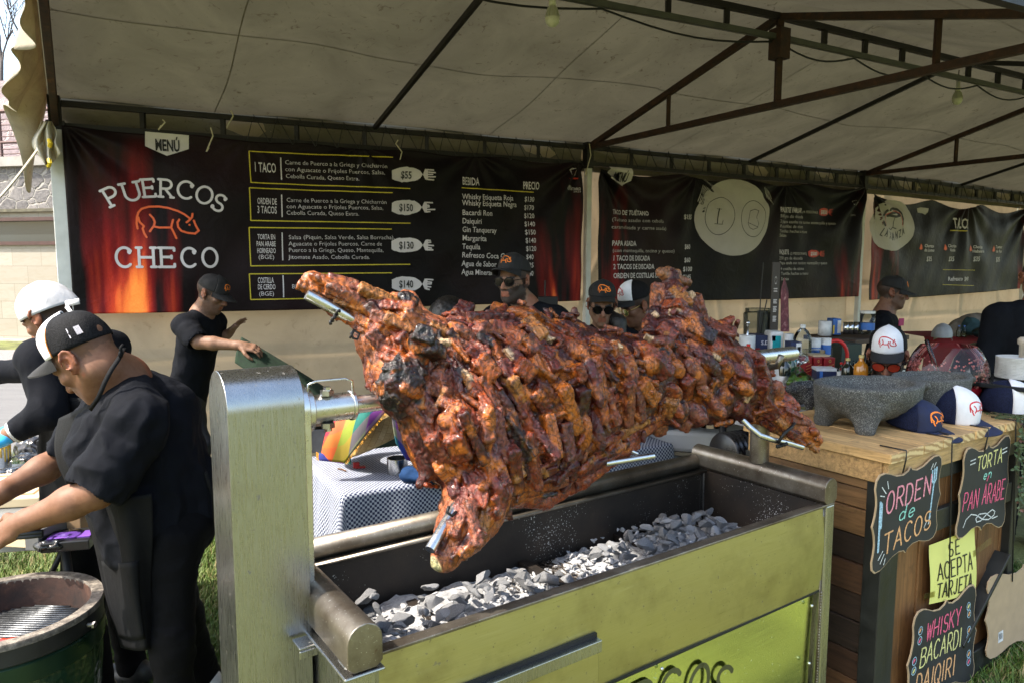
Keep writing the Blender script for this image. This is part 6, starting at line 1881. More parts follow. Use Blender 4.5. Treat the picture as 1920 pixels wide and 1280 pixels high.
F = np.stack([r_ * (ns + 1) + c_, r_ * (ns + 1) + c_ + 1, (r_ + 1) * (ns + 1) + c_ + 1, (r_ + 1) * (ns + 1) + c_], 1)
tc_ = mk("tablecloth", [tuple(v) for v in V], F, mat_check(), None, True, uvs=U_)
tag(tc_, "black and white checked cloth draped over the table behind the grill", "tablecloth")

# woven tortilla basket with a striped cloth
def mat_woven():
    t = NT("woven_palm"); tc = t.n("TexCoord"); 
    mp = t.n("Mapping"); mp.inputs["Scale"].default_value = (44, 44, 44); mp.inputs["Rotation"].default_value = (0, 0, R(45)); t.l(tc.outputs["UV"], mp.inputs[0])
    br = t.n("TexBrick"); br.offset = .5; br.inputs["Scale"].default_value = 1; br.inputs["Brick Width"].default_value = 3.0; br.inputs["Row Height"].default_value = 1.0; br.inputs["Mortar Size"].default_value = .05; br.inputs["Mortar Smooth"].default_value = .6
    br.inputs["Color1"].default_value = (.36, .24, .095, 1); br.inputs["Color2"].default_value = (.44, .315, .145, 1); br.inputs["Mortar"].default_value = (.22, .12, .04, 1)
    t.l(mp.outputs[0], br.inputs["Vector"]); n = t.noise(t.coord((2, 2, 8)), 30, 4)
    t.set(base=t.mix(.4, br.outputs[0], t.mix(1, br.outputs[0], t.ramp(n, [(.3, .5), (.7, 1.5)]), 'MULTIPLY')), rough=.6); t.bump(br.outputs["Fac"], -.8, .008); return t.m
bk_c = flat(706, 874, TZ + .006); bk_c = Vector((bk_c.x, bk_c.y + .06, TZ + .006))
sc_ = bk_c.y / FPX
bsk = thing("tortilla_basket", "woven palm tortilla basket tilted open on the checked table", "basket", bk_c)
bx_ = (Vector((.2, -.88, .42))).normalized()
Rb_ = orient(Vector((.95, .25, .15)), bx_)                 # basket axis leans towards the viewer
V, U_ = [], []; n1, n2 = 48, 14
for j in range(n2 + 1):
    v = j / n2
    for i in range(n1 + 1):
        a = 2 * math.pi * i / n1
        r = (.10 + .075 * v ** .7) * 1.16; z = -.10 + .19 * v
        p = Vector((r * math.cos(a), r * math.sin(a), 0))
        V.append(bk_c + Vector((0, 0, .115)) + Matrix.Rotation(R(-24), 3, 'Y') @ Vector((p.x * 1.02, p.y, .10 - z * 1.06)))
        U_.append((a * .16, v * .2))
i = np.arange(n1 * n2); r_, c_ = i // n1, i % n1
F = np.stack([r_ * (n1 + 1) + c_, r_ * (n1 + 1) + c_ + 1, (r_ + 1) * (n1 + 1) + c_ + 1, (r_ + 1) * (n1 + 1) + c_], 1)
o = mk("woven_body", [tuple(v) for v in V], F, mat_woven(), bsk, True, uvs=U_)
sm = o.modifiers.new("t", 'SOLIDIFY'); sm.thickness = .006
def mat_serape():
    t = NT("bright_striped_cloth"); tc = t.n("TexCoord"); sp = t.n("SeparateXYZ"); t.l(tc.outputs["UV"], sp.inputs[0])
    cols = [(.48, .008, .012), (.52, .11, .004), (.22, .24, .008), (.003, .10, .10), (.004, .012, .14), (.07, .004, .10), (.006, .13, .045), (.40, .006, .05), (.55, .25, .006), (.012, .03, .16)]
    def st(o, sc, off):
        m = t.math('FRACT', t.math('ADD', t.math('MULTIPLY', o, sc), off)); nd = t.n("ValToRGB"); nd.color_ramp.interpolation = 'CONSTANT'; cr = nd.color_ramp
        while len(cr.elements) < len(cols): cr.elements.new(.5)
        for k, c in enumerate(cols): cr.elements[k].position = k / len(cols); cr.elements[k].color = (*c, 1)
        t.l(m, nd.inputs[0]); return nd.outputs[0]
    t.set(base=t.mix(.22, st(sp.outputs[0], .72, 0), st(sp.outputs[1], .8, .35)), rough=.85); t.bump(t.noise(t.coord(), 160, 3), .3, .003); return t.m
M_ser = mat_serape()
def cloth_sheet(name, fn, nu, nv, uvf, parent, mat):
    V, U_ = [], []
    for j in range(nv + 1):
        for i in range(nu + 1): V.append(fn(i / nu, j / nv)); U_.append(uvf(i / nu, j / nv))
    i = np.arange(nu * nv); r_, c_ = i // nu, i % nu
    F = np.stack([r_ * (nu + 1) + c_, r_ * (nu + 1) + c_ + 1, (r_ + 1) * (nu + 1) + c_ + 1, (r_ + 1) * (nu + 1) + c_], 1)
    o = mk(name, [tuple(v) for v in V], F, mat, parent, True, uvs=U_); sm = o.modifiers.new("t", 'SOLIDIFY'); sm.thickness = .003; return o
YB = bk_c.y - .13
cz = thing("striped_cloth", "rainbow striped woven cloth hanging over the tortilla basket", "cloth", bk_c)
def drape1(u, v):
    top = [px(632, 772, YB - .02), px(655, 748, YB - .05), px(690, 741, YB - .03), px(730, 742, YB)]
    bot = [px(602, 858, YB - .16), px(645, 868, YB - .20), px(692, 806, YB - .20), px(735, 758, YB - .14)]
    def al(L): k = min(int(u * 3), 2); return L[k].lerp(L[k + 1], u * 3 - k)
    p = al(top).lerp(al(bot), v); return p + Vector((0, -.05 * math.sin(math.pi * v) - .012 * math.sin(u * 14), .02 * math.sin(math.pi * v)))
cloth_sheet("front_drape", drape1, 40, 24, lambda u, v: (u * .62 + v * .18, v * .55 + u * .1), cz, M_ser)
def drape2(u, v):
    top = [px(733, 762, YB - .10), px(752, 752, YB - .06), px(772, 752, YB)]; bot = [px(742, 830, YB - .19), px(762, 862, YB - .18), px(790, 868, YB - .12)]
    def al(L): k = min(int(u * 2), 1); return L[k].lerp(L[k + 1], u * 2 - k)
    return al(top).lerp(al(bot), v) + Vector((0, -.02 * math.sin(math.pi * v), 0))
cloth_sheet("side_drape", drape2, 20, 16, lambda u, v: (u * .4 + .5, v * .5 + .3), cz, M_ser)
def drape3(u, v):
    return px(598 + 60 * u, 848 + 14 * v + 8 * u, YB - .16 - .03 * v) + Vector((0, 0, .012 * math.sin(u * 7) * math.sin(math.pi * v)))
cloth_sheet("fringed_corner", drape3, 20, 6, lambda u, v: (u * .3 + .6, v * .2), cz, M_ser)
mb = MB(); r5 = random.Random(9)
for k in range(60):
    u = k / 60; p = drape1(.33 + .67 * u, 1.0); mb.tube([p, p + Vector((r5.uniform(.004, .012), r5.uniform(-.006, .004), -r5.uniform(.006, .012)))], .0012, 4)
for k in range(16):
    p = px(598, 850 + k * .8, YB - .16); mb.tube([p, p + Vector((-.012, 0, r5.uniform(.0, .012)))], .0016, 4)
mb.build("fringe", plain("yellow_red_fringe", (.75, .35, .03), .8, 0, .5, 200), cz)
M_stl = plain("stainless_cup", (.5, .5, .5), .22, 1, .1)
cp = flat(743, 890, TZ + .006); mb = MB(); k_ = cp.y / FPX
mb.lathe([(0, 0), (20 * k_, 0), (20 * k_, 30 * k_), (18 * k_, 30 * k_), (18 * k_, 4 * k_), (0, 4 * k_)], cp + Vector((0, .04, 0)), 24)
tag(mb.build("steel_cup", M_stl, smooth=False), "small open steel cup in front of the tortilla basket", "cup"); autosmooth(bpy.data.objects["steel_cup"])
c_ = flat(800, 903, TZ + .006)
o = blob("navy_cloth", [E_(c_ + Vector((-.04, .02, .03)), (.085, .06, .035), None, .02), E_(c_ + Vector((.07, .03, .035)), (.09, .07, .04), None, .02), E_(c_ + Vector((.02, .0, .025)), (.10, .05, .028), None, .02)], .006, mat_cloth("navy_bundle", (.012, .035, .095)), None, 1, folds(22, .012, 4, (.6, 1.5, 1)))
tag(o, "bundled navy blue cloth lying beside the steel cup", "cloth")
c_ = flat(668, 876, TZ + .006); mb = MB(); mb.box(c_ + Vector((0, 0, .014)), (.03, .012, .028), Matrix.Rotation(.4, 3, 'Z')); mb.box(c_ + Vector((.02, 0, .004)), (.05, .03, .006), Matrix.Rotation(.2, 3, 'Z'))
tag(mb.build("red_tag", plain("red_plastic", (.45, .02, .02), .4), bevel=.002), "little red plastic tag on the checked cloth below the basket", "tag")
c_ = flat(634, 878, TZ + .007); mb = MB(); mb.tube([c_, c_ + Vector((.02, -.02, .006)), c_ + Vector((.05, -.05, .004))], .0035, 6)
tag(mb.build("twig", plain("brown_twig", (.12, .06, .03), .8)), "thin brown twig lying on the checked cloth near the fringe", "twig")
# crate behind the spit coupling
cr = thing("wooden_crate", "weathered wooden crate standing behind the spit coupling", "crate", px(606, 845, 4.0))
mb = MB(); cc = px(603, 818, 4.0); mb.box(cc, (.18, .2, .13), Matrix.Rotation(.3, 3, 'Z')); mb.build("box", plain("crate_metal", (.16, .16, .165), .5, .3, .4, 8), cr, bevel=.004)
mb = MB(); mb.box(cc + Vector((0, 0, .10)), (.24, .24, .03), Matrix.Rotation(.3, 3, 'Z')); mb.box(cc + Vector((-.02, .02, .135)), (.2, .2, .04), Matrix.Rotation(.4, 3, 'Z')); mb.build("lid", plain("crate_wood", (.10, .065, .04), .7, 0, .4, 10, .3, 40), cr, bevel=.004)

# ================================================================ bin, cooler and things right of the table
tb_ = px(1243, 905, 4.35); tb_.z = GZ
bn = thing("rubbish_bin", "dark grey rubbish bin with a clear plastic liner, behind the table's end", "bin", tb_)
hB = px(1243, 752, 4.35).z - GZ; rB = 46 * 4.35 / FPX
mb = MB(); mb.lathe([(0, .0), (rB * .86, .0), (rB * .98, hB * .92), (rB * 1.03, hB * .93), (rB * 1.03, hB), (rB * .97, hB), (rB * .84, .04), (0, .04)], tb_, 36); o = mb.build("body", plain("grey_bin_plastic", (.075, .085, .10), .45, 0, .15, 5), bn); autosmooth(o)
mb = MB(); mb.grid(lambda u, v: tb_ + Vector((rB * (1.045 + .02 * math.sin(u * 40)) * math.cos(6.283 * u), rB * (1.045 + .02 * math.sin(u * 40)) * math.sin(6.283 * u), hB + .005 - v * (.13 + .05 * math.sin(u * 19)))), 80, 4); mb.build("liner", glassy("liner_film", (.86, .88, .9), .12), bn, smooth=True)
cl = thing("cool_box", "white cool box with sloping lid edge beside the dark bin", "cooler", px(1345, 880, 4.1))
def quadbox(name, x0, x1, y0, y1, Y, depth, mat, parent, bevel=.008, yaw=31):
    p0, p1 = px(x0, y1, Y), px(x1, y0, Y); m = MB()
    w, h = p1.x - p0.x, p1.z - p0.z; m.box(((p0.x + p1.x) / 2, Y + depth / 2, (p0.z + p1.z) / 2), (w, depth, h)); return m.build(name, mat, parent, bevel=bevel)
M_cw = plain("cool_box_white", (.48, .49, .50), .5, 0, .08, 5)
mb = MB(TB.mat()); A0 = CT
def wbox(mb, c, size, yaw): mb.box(c, size, Matrix.Rotation(R(yaw), 3, 'Z'))
cb = px(1335, 838, 4.15)
mb = MB(); wbox(mb, Vector((cb.x + .10, cb.y + .2, (cb.z + GZ) / 2 - .03)), (.95, .50, cb.z - GZ - .06), -18); mb.build("body", M_cw, cl, bevel=.02)
mb = MB(); wbox(mb, Vector((cb.x + .10, cb.y + .2, cb.z + .03)), (.98, .53, .13), -18); mb.build("lid", M_cw, cl, bevel=.025)
mb = MB(); wbox(mb, Vector((cb.x + .10, cb.y + .2, cb.z - .045)), (.97, .52, .02), -18); mb.build("seal", plain("tan_seal", (.35, .31, .22), .6), cl)
jz = cb.z + .097
jp = px(1331, 812, 4.3); jp.z = jz; mb = MB(); k_ = 4.3 / FPX
mb.lathe([(0, .002), (29 * k_, .002), (30 * k_, 50 * k_), (30 * k_, 95 * k_), (29 * k_, 95 * k_), (28.5 * k_, 6 * k_), (0, 6 * k_)], jp, 30)
tag(mb.build("glass_jar", M_glass, smooth=True), "wide clear glass jar standing on the white cool box", "jar")
jp = px(1288, 800, 4.3); jp.z = jz - .06; mb = MB(); mb.lathe([(0, 0), (.018, 0), (.024, .11), (.022, .11), (.016, .006), (0, .006)], jp, 20)
tag(mb.build("teal_tumbler", plain("teal_plastic", (.03, .30, .30), .4), smooth=True), "teal plastic tumbler between the bin and the glass jar", "tumbler")
# ribbed black hose drum
hp_ = px(1386, 848, 3.35); mb = MB(); ax_ = Vector((.9, .42, 0)).normalized(); Rr = orient(Vector((-ax_.y, ax_.x, 0)), ax_).to_4x4()
pr = []
for k in range(29):
    pr.append((.098 + .010 * abs(math.sin(k * math.pi / 4)), -.10 + .2 * k / 28))
mb.lathe([(0, -.10)] + pr + [(0, .10)], hp_, 36, Rr.to_3x3())
tag(mb.build("hose_drum", plain("black_ribbed_plastic", (.012, .012, .014), .3), smooth=True), "ribbed black hose drum behind the spit's far support", "drum")
# ================================================================ bar table and shelf behind the counter
M_tabletop = plain("grey_folding_top", (.30, .30, .30), .5, 0, .1, 6)
M_darkwood = plain("dark_board", (.05, .028, .018), .6, 0, .4, 10, .2, 60)
bt_ = thing("bar_table", "grey topped bar table crowded with bottles behind the counter", "table", px(1540, 800, 4.2))
BZ = px(1540, 742, 3.9).z
fr = Frame((px(1400, 760, 3.6).x, 3.6), 30)
mb = MB(fr.mat()); mb.box((.75, .38, BZ - .02), (1.9, .80, .036)); mb.build("tabletop", M_tabletop, bt_, bevel=.006)
for a in (-.1, 1.6):
    for b in (.06, .7):
        mb = MB(fr.mat()); mb.cyl((a, b, GZ), (a, b, BZ - .04), .018, n=12); mb.build("leg", M_dark, bt_, smooth=True)
shf = thing("shelf_table", "narrow dark board on black trestles at the back wall", "shelf", px(1590, 640, 5.0))
SZ_ = px(1590, 629, 5.0).z
mb = MB(); mb.box(px(1592, 632, 5.05) + Vector((.05, 0, 0)), (.62, .4, .03), Matrix.Rotation(R(31), 3, 'Z')); mb.build("board", M_darkwood, shf, bevel=.003)
for sx in (-1, 1):
    mb = MB(); p = px(1590 + 40 * sx, 636, 5.0); q = px(1590 - 30 * sx, 720, 5.0); q.z = GZ; mb.tube([p, q], .012, 8); mb.build("trestle", M_dark, shf, smooth=True)

def on(x, ybase, Y): return px(x, ybase, Y)
def bottle(x, yb, Y, wpx, hpx, label, glass, cap, lab=None, liquid=None, shape='round', name="bottle", cat="bottle", group=None):
    """Lathe bottle: base at the photo point (x, yb), hpx tall, wpx wide."""
    k = Y / FPX; r, h = wpx * k / 2, hpx * k; p = on(x, yb, Y)
    t = thing(name, label, cat, p, group)
    prof = {'round': [(0, 0), (.95, 0), (1, .04), (1, .58), (.85, .66), (.42, .76), (.34, .80), (.34, .93)], 'jug': [(0, 0), (.95, 0), (1, .05), (1, .5), (.92, .62), (.6, .80), (.30, .88), (.26, .90), (.26, .94)],
            'soda': [(0, 0), (.85, 0), (.95, .05), (.85, .25), (1, .45), (.9, .6), (.45, .8), (.33, .86), (.33, .93)], 'can': [(0, 0), (1, 0), (1, .97), (.95, .97)]}[shape]
    m = MB(); m.lathe([(a * r, b * h) for a, b in prof], p, 22); m.build("body", glass, t, smooth=True)
    if cap is not None:
        a = prof[-1][0] * 1.12; m = MB(); m.lathe([(a * r, .90 * h), (a * r, h), (0, h)] if shape != 'can' else [(r * 1.02, .90 * h), (r * 1.02, h), (0, h)], p, 18); autosmooth(m.build("cap", cap, t))
    if liquid is not None:
        m = MB(); m.lathe([(0, .02 * h)] + [(a * r * .93, b * h * .98 + .01 * h) for a, b in prof[1:5]] + [(0, prof[4][1] * h)], p, 18); m.build("liquid", liquid, t, smooth=True)
    if lab is not None:
        mm, z0, z1 = lab; m = MB(); m.lathe([(r * 1.015, z0 * h), (r * 1.015, z1 * h)], p, 22); m.build("paper_label", mm, t, smooth=True)
    return t
def carton(x0, x1, y0, y1, Y, d, label, mat, name="carton", cat="carton", band=None, yaw=0, group=None, bevel=.003, lid=None):
    a, b = px(x0, y1, Y), px(x1, y0, Y); t = thing(name, label, cat, Vector(((a.x + b.x) / 2, Y, a.z)), group)
    Rz = Matrix.Rotation(R(yaw), 3, 'Z'); c = Vector(((a.x + b.x) / 2, Y + d / 2, (a.z + b.z) / 2)); w, h = b.x - a.x, b.z - a.z
    m = MB(); m.box(c, (w, d, h), Rz); m.build("body", mat, t, bevel=bevel)
    for i, (u0, u1, v0, v1, mt) in enumerate(band or []):
        m = MB(); m.box(c + Rz @ Vector((w * ((u0 + u1) / 2 - .5), -d / 2 - .001, h * ((v0 + v1) / 2 - .5))), (w * (u1 - u0), .002, h * (v1 - v0)), Rz); m.build("printed_patch", mt, t)
    if lid:
        m = MB(); m.box(c + Vector((0, 0, h / 2 + .0)), (w * 1.03, d * 1.03, h * .22), Rz); m.build("lid", lid, t, bevel=.002)
    return t
def pc(name, c, rough=.5): return plain(name, c, rough, 0, .12, 30)
Pw, Pb, Pt, Pn, Pr, Pg, Pk, Py, Po = pc("pack_white", (.6, .6, .6)), pc("pack_blue", (.03, .12, .40)), pc("pack_teal", (.0, .28, .32)), pc("pack_navy", (.012, .02, .07)), pc("pack_red", (.22, .008, .012), .35), pc("pack_green", (.02, .16, .05)), pc("pack_black", (.012, .012, .013), .35), pc("pack_yellow", (.6, .42, .04)), pc("pack_orange", (.6, .2, .03))
G_green = plain("green_bottle_glass", (.012, .05, .022), .06, 0, .2, 10, coat=.6); G_dark = plain("dark_bottle_glass", (.010, .014, .010), .06, 0, .2, 10, coat=.6); G_amber = plain("amber_spirit", (.42, .16, .015), .06, 0, .2, 10, coat=.5); G_cola = plain("cola", (.02, .008, .005), .08)
G_clear = glassy("clear_bottle", (.85, .9, .92), .04, 1.45); Cgold = plain("gold_cap", (.55, .38, .12), .35, .8); Cred = pc("red_cap", (.5, .015, .015), .35); Cwht = pc("white_cap_plastic", (.6, .6, .58), .4); Cyel = pc("gold_cork", (.5, .40, .16), .6)

# roll-up banner stand with two aerial rods
st = thing("rollup_banner", "slim dark roll-up banner stand with a dark red meat picture", "banner stand", px(1461, 640, 4.9))
mb = MB(); a, b = px(1443, 622, 4.9), px(1463, 492, 4.9); mb.box(((a.x + b.x) / 2, 4.9, (a.z + b.z) / 2), (b.x - a.x, .01, b.z - a.z)); mb.build("panel", pc("stand_dark", (.035, .025, .02)), st)
mb = MB(); V = [px(1464, 545, 4.89), px(1471, 520, 4.89), px(1478, 545, 4.89), px(1480, 622, 4.89), px(1464, 622, 4.89)]; tri = [(0, 4, 3), (0, 3, 2), (0, 2, 1)]; mb.add(V, tri)
t_ = NT("meat_picture"); n_ = t_.noise(t_.coord((1, 1, .4)), 30, 4, .7, 1); t_.set(base=t_.ramp(n_, [(.35, (.03, .008, .015)), (.55, (.14, .02, .035)), (.65, (.4, .22, .22))]), rough=.5)
o = mb.build("meat_print", t_.m, st); sm = o.modifiers.new("t", 'SOLIDIFY'); sm.thickness = .004
mb = MB(); mp = lambda u, v, l: Vector((a.x + (b.x - a.x) * u, 4.9 - .0062 - l, a.z + (b.z - a.z) * v))
mb.stroke(arc(.5, .74, .14, .05, 0, 360, 14), .012, mp)
for y_, n_ in ((.62, 1), (.585, 1), (.46, 3), (.36, 4), (.22, 4)):
    for k in range(n_): mb.stroke([(.28, y_ - .022 * k), (.72 - .06 * (k % 2), y_ - .022 * k)], .016, lambda u, v, l: mp(u, v, l))
mb.build("stand_lettering", M_print_d, st)
mb = MB(); mb.tube([px(1422, 640, 4.9), px(1426, 560, 4.9), px(1431, 492, 4.9)], .004, 5); mb.tube([px(1424, 640, 4.92), px(1432, 590, 4.92), px(1438, 562, 4.92)], .004, 5); mb.build("rod", M_dark, st)
# big clear tub and paper roll
tp = px(1420, 640, 5.0); k_ = 5.0 / FPX; tt_ = thing("clear_tub", "large clear lidded tub with a dark pot inside at the back", "tub", tp)
M_tub = glassy("tub_plastic", (.72, .74, .72), .2); mb = MB(); mb.lathe([(0, 0), (25 * k_, 0), (27 * k_, 48 * k_), (27 * k_, 52 * k_), (24 * k_, 55 * k_), (24 * k_, 62 * k_), (0, 63 * k_)], tp, 28); mb.build("tub", M_tub, tt_, smooth=False)
mb = MB(); mb.lathe([(0, .01), (14 * k_, .01), (14 * k_, 58 * k_), (0, 58 * k_)], tp + Vector((.04, -.02, 0)), 20); mb.build("pot", pc("speckled_pot", (.06, .065, .065)), tt_)
rp = px(1400, 662, 4.3); k_ = 4.3 / FPX; tt_ = thing("paper_roll", "white paper towel roll on a steel ball-topped holder", "paper roll", rp)
mb = MB(); mb.lathe([(0, 0), (15 * k_, 0), (15 * k_, 34 * k_), (4 * k_, 34 * k_), (0, 34 * k_)], rp, 24); autosmooth(mb.build("roll", Pw, tt_))
mb = MB(); mb.tube([rp, rp + Vector((0, 0, 54 * k_))], .007, 8); mb.ball(rp + Vector((.0, 0, 57 * k_)), 4.5 * k_, 14); mb.build("holder", M_stl, tt_, smooth=True)
t_ = carton(1414, 1444, 629, 662, 4.35, .15, "navy carton with white S.D letters next to the paper roll", Pn, band=[(.05, .35, .1, .3, Pr), (.2, .9, .05, .14, Pw)])
mb = MB(); a = px(1427, 646, 4.345); put_text(mb, "S.D", a.x, a.z, .035, lambda u, v, l: Vector((u, 4.347 - l, v)), bold=.02); mb.build("lettering", M_print_w, t_)
carton(1444, 1471, 622, 660, 4.3, .12, "teal and white tissue pack wrapped in clear film", Pw, band=[(.15, .75, .1, .8, Pt), (.1, .35, .55, .8, Pn)], name="tissue_pack", cat="tissue pack", bevel=.012)
bottle(1478, 662, 4.25, 17, 38, "white rolled paper standing left of the water jug", Pw, None, name="paper_tube", cat="paper roll", shape='can')
bottle(1503, 668, 4.2, 34, 60, "large clear plastic water jug with white cap", G_clear, Cwht, shape='jug', name="water_jug", cat="jug")
carton(1481, 1504, 641, 684, 4.05, .09, "dark green carton with white stripes under the water jug", Pn, band=[(.08, .4, .25, .75, Pb), (.5, .95, .45, .95, Pw), (.6, .9, .5, .8, Pg)])
carton(1478, 1494, 664, 683, 3.98, .06, "small teal blue carton beside the striped carton", Pt)
bottle(1529, 664, 4.25, 18, 31, "white and blue wipes canister, light labelled", Pw, Pw, (Pb, .05, .45), shape='can', name="wipes_canister", cat="canister", group="wipes canisters")
bottle(1548, 664, 4.25, 18, 31, "white and blue wipes canister with a red oval mark", Pw, Pw, (Pb, .02, .6), shape='can', name="wipes_canister", cat="canister", group="wipes canisters")
carton(1514, 1548, 656, 666, 4.1, .08, "clear plastic tray in front of the wipes canisters", glassy("tray_plastic", (.8, .82, .82), .1), name="plastic_tray", cat="tray")
carton(1524, 1557, 665, 676, 4.0, .1, "flat tan packet of tortillas on the red cartons", pc("tan_packet", (.42, .32, .2)), name="packet", cat="packet", bevel=.006)
for i, (x0, x1, lb) in enumerate(((1506, 1522, "red carton with gold crest, nearest the limes"), (1523, 1541, "red carton with gold crest, middle of three"), (1542, 1565, "red carton with gold crest, beside the blue carton"))):
    t_ = carton(x0, x1, 670, 712, 3.95, .1, lb, Pr, group="red gold-crested cartons", yaw=6)
    mb = MB(); a, b = px(x0, 712, 3.943), px(x1, 670, 3.943); mp = lambda u, v, l: Vector((a.x + (b.x - a.x) * u, 3.940 - .02 * 0 - l - .012, a.z + (b.z - a.z) * v))
    for k in range(3): mb.stroke([(.15, .62 - .13 * k), (.85, .72 - .13 * k)], .03, mp)
    mb.stroke(arc(.5, .86, .1, .05, 0, 360, 8), .05, mp); mb.stroke([(.3, .08), (.45, .28), (.6, .1), (.75, .25)], .05, mp); mb.build("gold_print", Cgold, t_)
carton(1534, 1571, 693, 716, 3.8, .1, "small navy carton with a white lid in front of the red cartons", Pn, lid=Pw, band=[(.15, .3, .0, .9, Pb)], yaw=-8)
bottle(1469, 730, 3.6, 24, 72, "dark green wine bottle with white label by the plates", G_dark, None, (Pw, .10, .38)); bottle(1482, 728, 3.75, 20, 74, "dark green slim bottle beside the lime bag", G_green, None)
bottle(1402, 690, 3.9, 19, 46, "cola bottle with bright red cap, half hidden by the pig", G_cola, Cred, shape='soda', group="cola bottles"); bottle(1381, 686, 3.95, 18, 44, "cola bottle with red cap, just above the pig's hind end", G_cola, Cred, shape='soda', group="cola bottles")
bottle(1588, 716, 3.62, 22, 46, "dark spirit bottle with a gold cork top", G_dark, Cyel); bottle(1613, 716, 3.55, 26, 52, "amber spirit bottle with a tall gold cap", G_amber, Cyel); bottle(1576, 712, 3.7, 14, 34, "slim bottle with a red neck beside the gold topped bottles", G_clear, Cred, (Pw, .15, .5)); bottle(1601, 712, 3.75, 18, 40, "clear bottle between the gold topped bottles", G_clear, None, (Pr, .2, .45)); bottle(1634, 716, 3.7, 16, 30, "black bottle with a yellow flash by the bent man's cap", G_dark, Pk, (Py, .5, .6))
# bag of limes
lp = px(1497, 728, 3.55); tt_ = thing("lime_bag", "clear plastic bag of green limes on the bar table", "bag of limes", lp)
r6 = random.Random(2); 
for k in range(16):
    mb = MB(); p = lp + Vector((r6.uniform(-.045, .05), r6.uniform(-.05, .05), .018 + r6.uniform(0, .035))); mb.ball(p, (.020, .018, .018), 12)
    mb.build("lime", plain("lime_skin", (.10, .20, .02), .4, 0, .3, 12) if k == 0 else bpy.data.materials["lime_skin"], tt_, smooth=True)
V, F, lab = SDF([E_(lp + Vector((0, 0, .035)), (.075, .07, .045), None, .02), C_(lp + Vector((0, 0, .07)), lp + Vector((-.01, 0, .12)), .03, .008, .03), C_(lp + Vector((-.01, 0, .12)), lp + Vector((.01, 0, .15)), .008, .03, .01)], .006).mesh(1)
V = V + vnormals(V, F) * (.006 * fbm(V, 45, 5, 2))[:, None]; mk("film", V, F, glassy("bag_film", (.93, .95, .95), .08), tt_)
mb = MB(); p = px(1476, 742, 3.5); mb.lathe([(0, .012), (.05, .012), (.075, .02), (.077, .024), (.05, .016), (0, .016)], p, 30)
for k in range(1, 3): mb.lathe([(0, .012), (.05, .012), (.075, .02), (.077, .024), (.05, .016), (0, .016)], p + Vector((.004, 0, .008 * k)), 30)
tag(mb.build("plate_pile", Cred, smooth=True), "small pile of red plates in front of the wine bottle", "plates")
mb = MB(); mb.grid(lambda u, v: px(1432 + 27 * u + 6 * (1 - v) * (u - .4), 722 - 40 * v + 6 * u * v, 3.45 + .05 * math.sin(u * 3)), 10, 8); o = mb.build("paper_sheet", Pw, smooth=True); sm = o.modifiers.new("t", 'SOLIDIFY'); sm.thickness = .001
tag(o, "curled white paper sheet sticking up beside the pig's hind leg", "paper")
mortar(px(1522, 764, 3.25) + Vector((0, 0, 0)), Vector((-.9, -.3, 0)), .52, "small black stone mortar beneath the lime bag", M_grand, .006)
mb = MB(); mb.box(px(1500, 790, 3.3) + Vector((0, .1, -.02)), (.5, .4, .02), Matrix.Rotation(R(32), 3, 'Z')); tag(mb.build("grey_board", M_tabletop, bevel=.004), "grey board under the small black mortar", "board")
# shelf things
bottle(1546, 629, 4.95, 24, 28, "squat white paper tub on the dark shelf", Pw, None, shape='can', name="paper_tub", cat="tub")
carton(1561, 1578, 598, 628, 4.95, .1, "blue and yellow carton between the tub and steel mugs", Pb, band=[(.55, .95, .1, .9, Pw), (.0, .2, .05, .6, Py)])
for i, (x, lb) in enumerate(((1586, "steel mug without handle in view, leftmost on the shelf"), (1595, "steel mug in the middle of the row"), (1605, "steel mug with its handle towards the glass jar"))):
    t_ = bottle(x, 627, 4.9, 11, 24, lb, M_stl, None, shape='can', name="steel_mug", cat="mug", group="steel mugs on the shelf")
    if i == 2:
        p = px(x + 6, 618, 4.9); mb = MB(); mb.tube([p + Vector((0, 0, .02)), p + Vector((.018, 0, .015)), p + Vector((.018, 0, -.015)), p + Vector((0, 0, -.02))], .004, 6); mb.build("handle", M_stl, t_)
bottle(1625, 627, 4.9, 26, 44, "clear lidded jar of blue and green packets on the shelf", M_tub, Cwht, (Pb, .2, .5), shape='can', name="packet_jar", cat="jar")
carton(1565, 1612, 645, 690, 4.6, .25, "dark green plastic crate under the shelf", pc("dark_green_crate", (.01, .025, .022)), name="plastic_crate", cat="crate", yaw=14)
mb = MB(); c_ = px(1566, 668, 4.45); mb.tube([c_ + Vector((.075 * math.cos(a), 0, .10 * math.sin(a))) for a in [R(-60 + 18 * k) for k in range(12)]], .012, 8); tag(mb.build("red_hoop", Cred, smooth=True), "bright red hoop leaning against the dark green crate", "hoop")
carton(1545, 1562, 652, 672, 4.5, .05, "black card with a tan heart mark by the red hoop", Pk, band=[(.25, .75, .3, .75, pc("tan_mark", (.5, .4, .25)))], name="card", cat="card")
carton(1640, 1700, 690, 706, 4.4, .1, "black box with white label behind the bent man", Pk, band=[(.55, .95, .2, .8, Pw)])
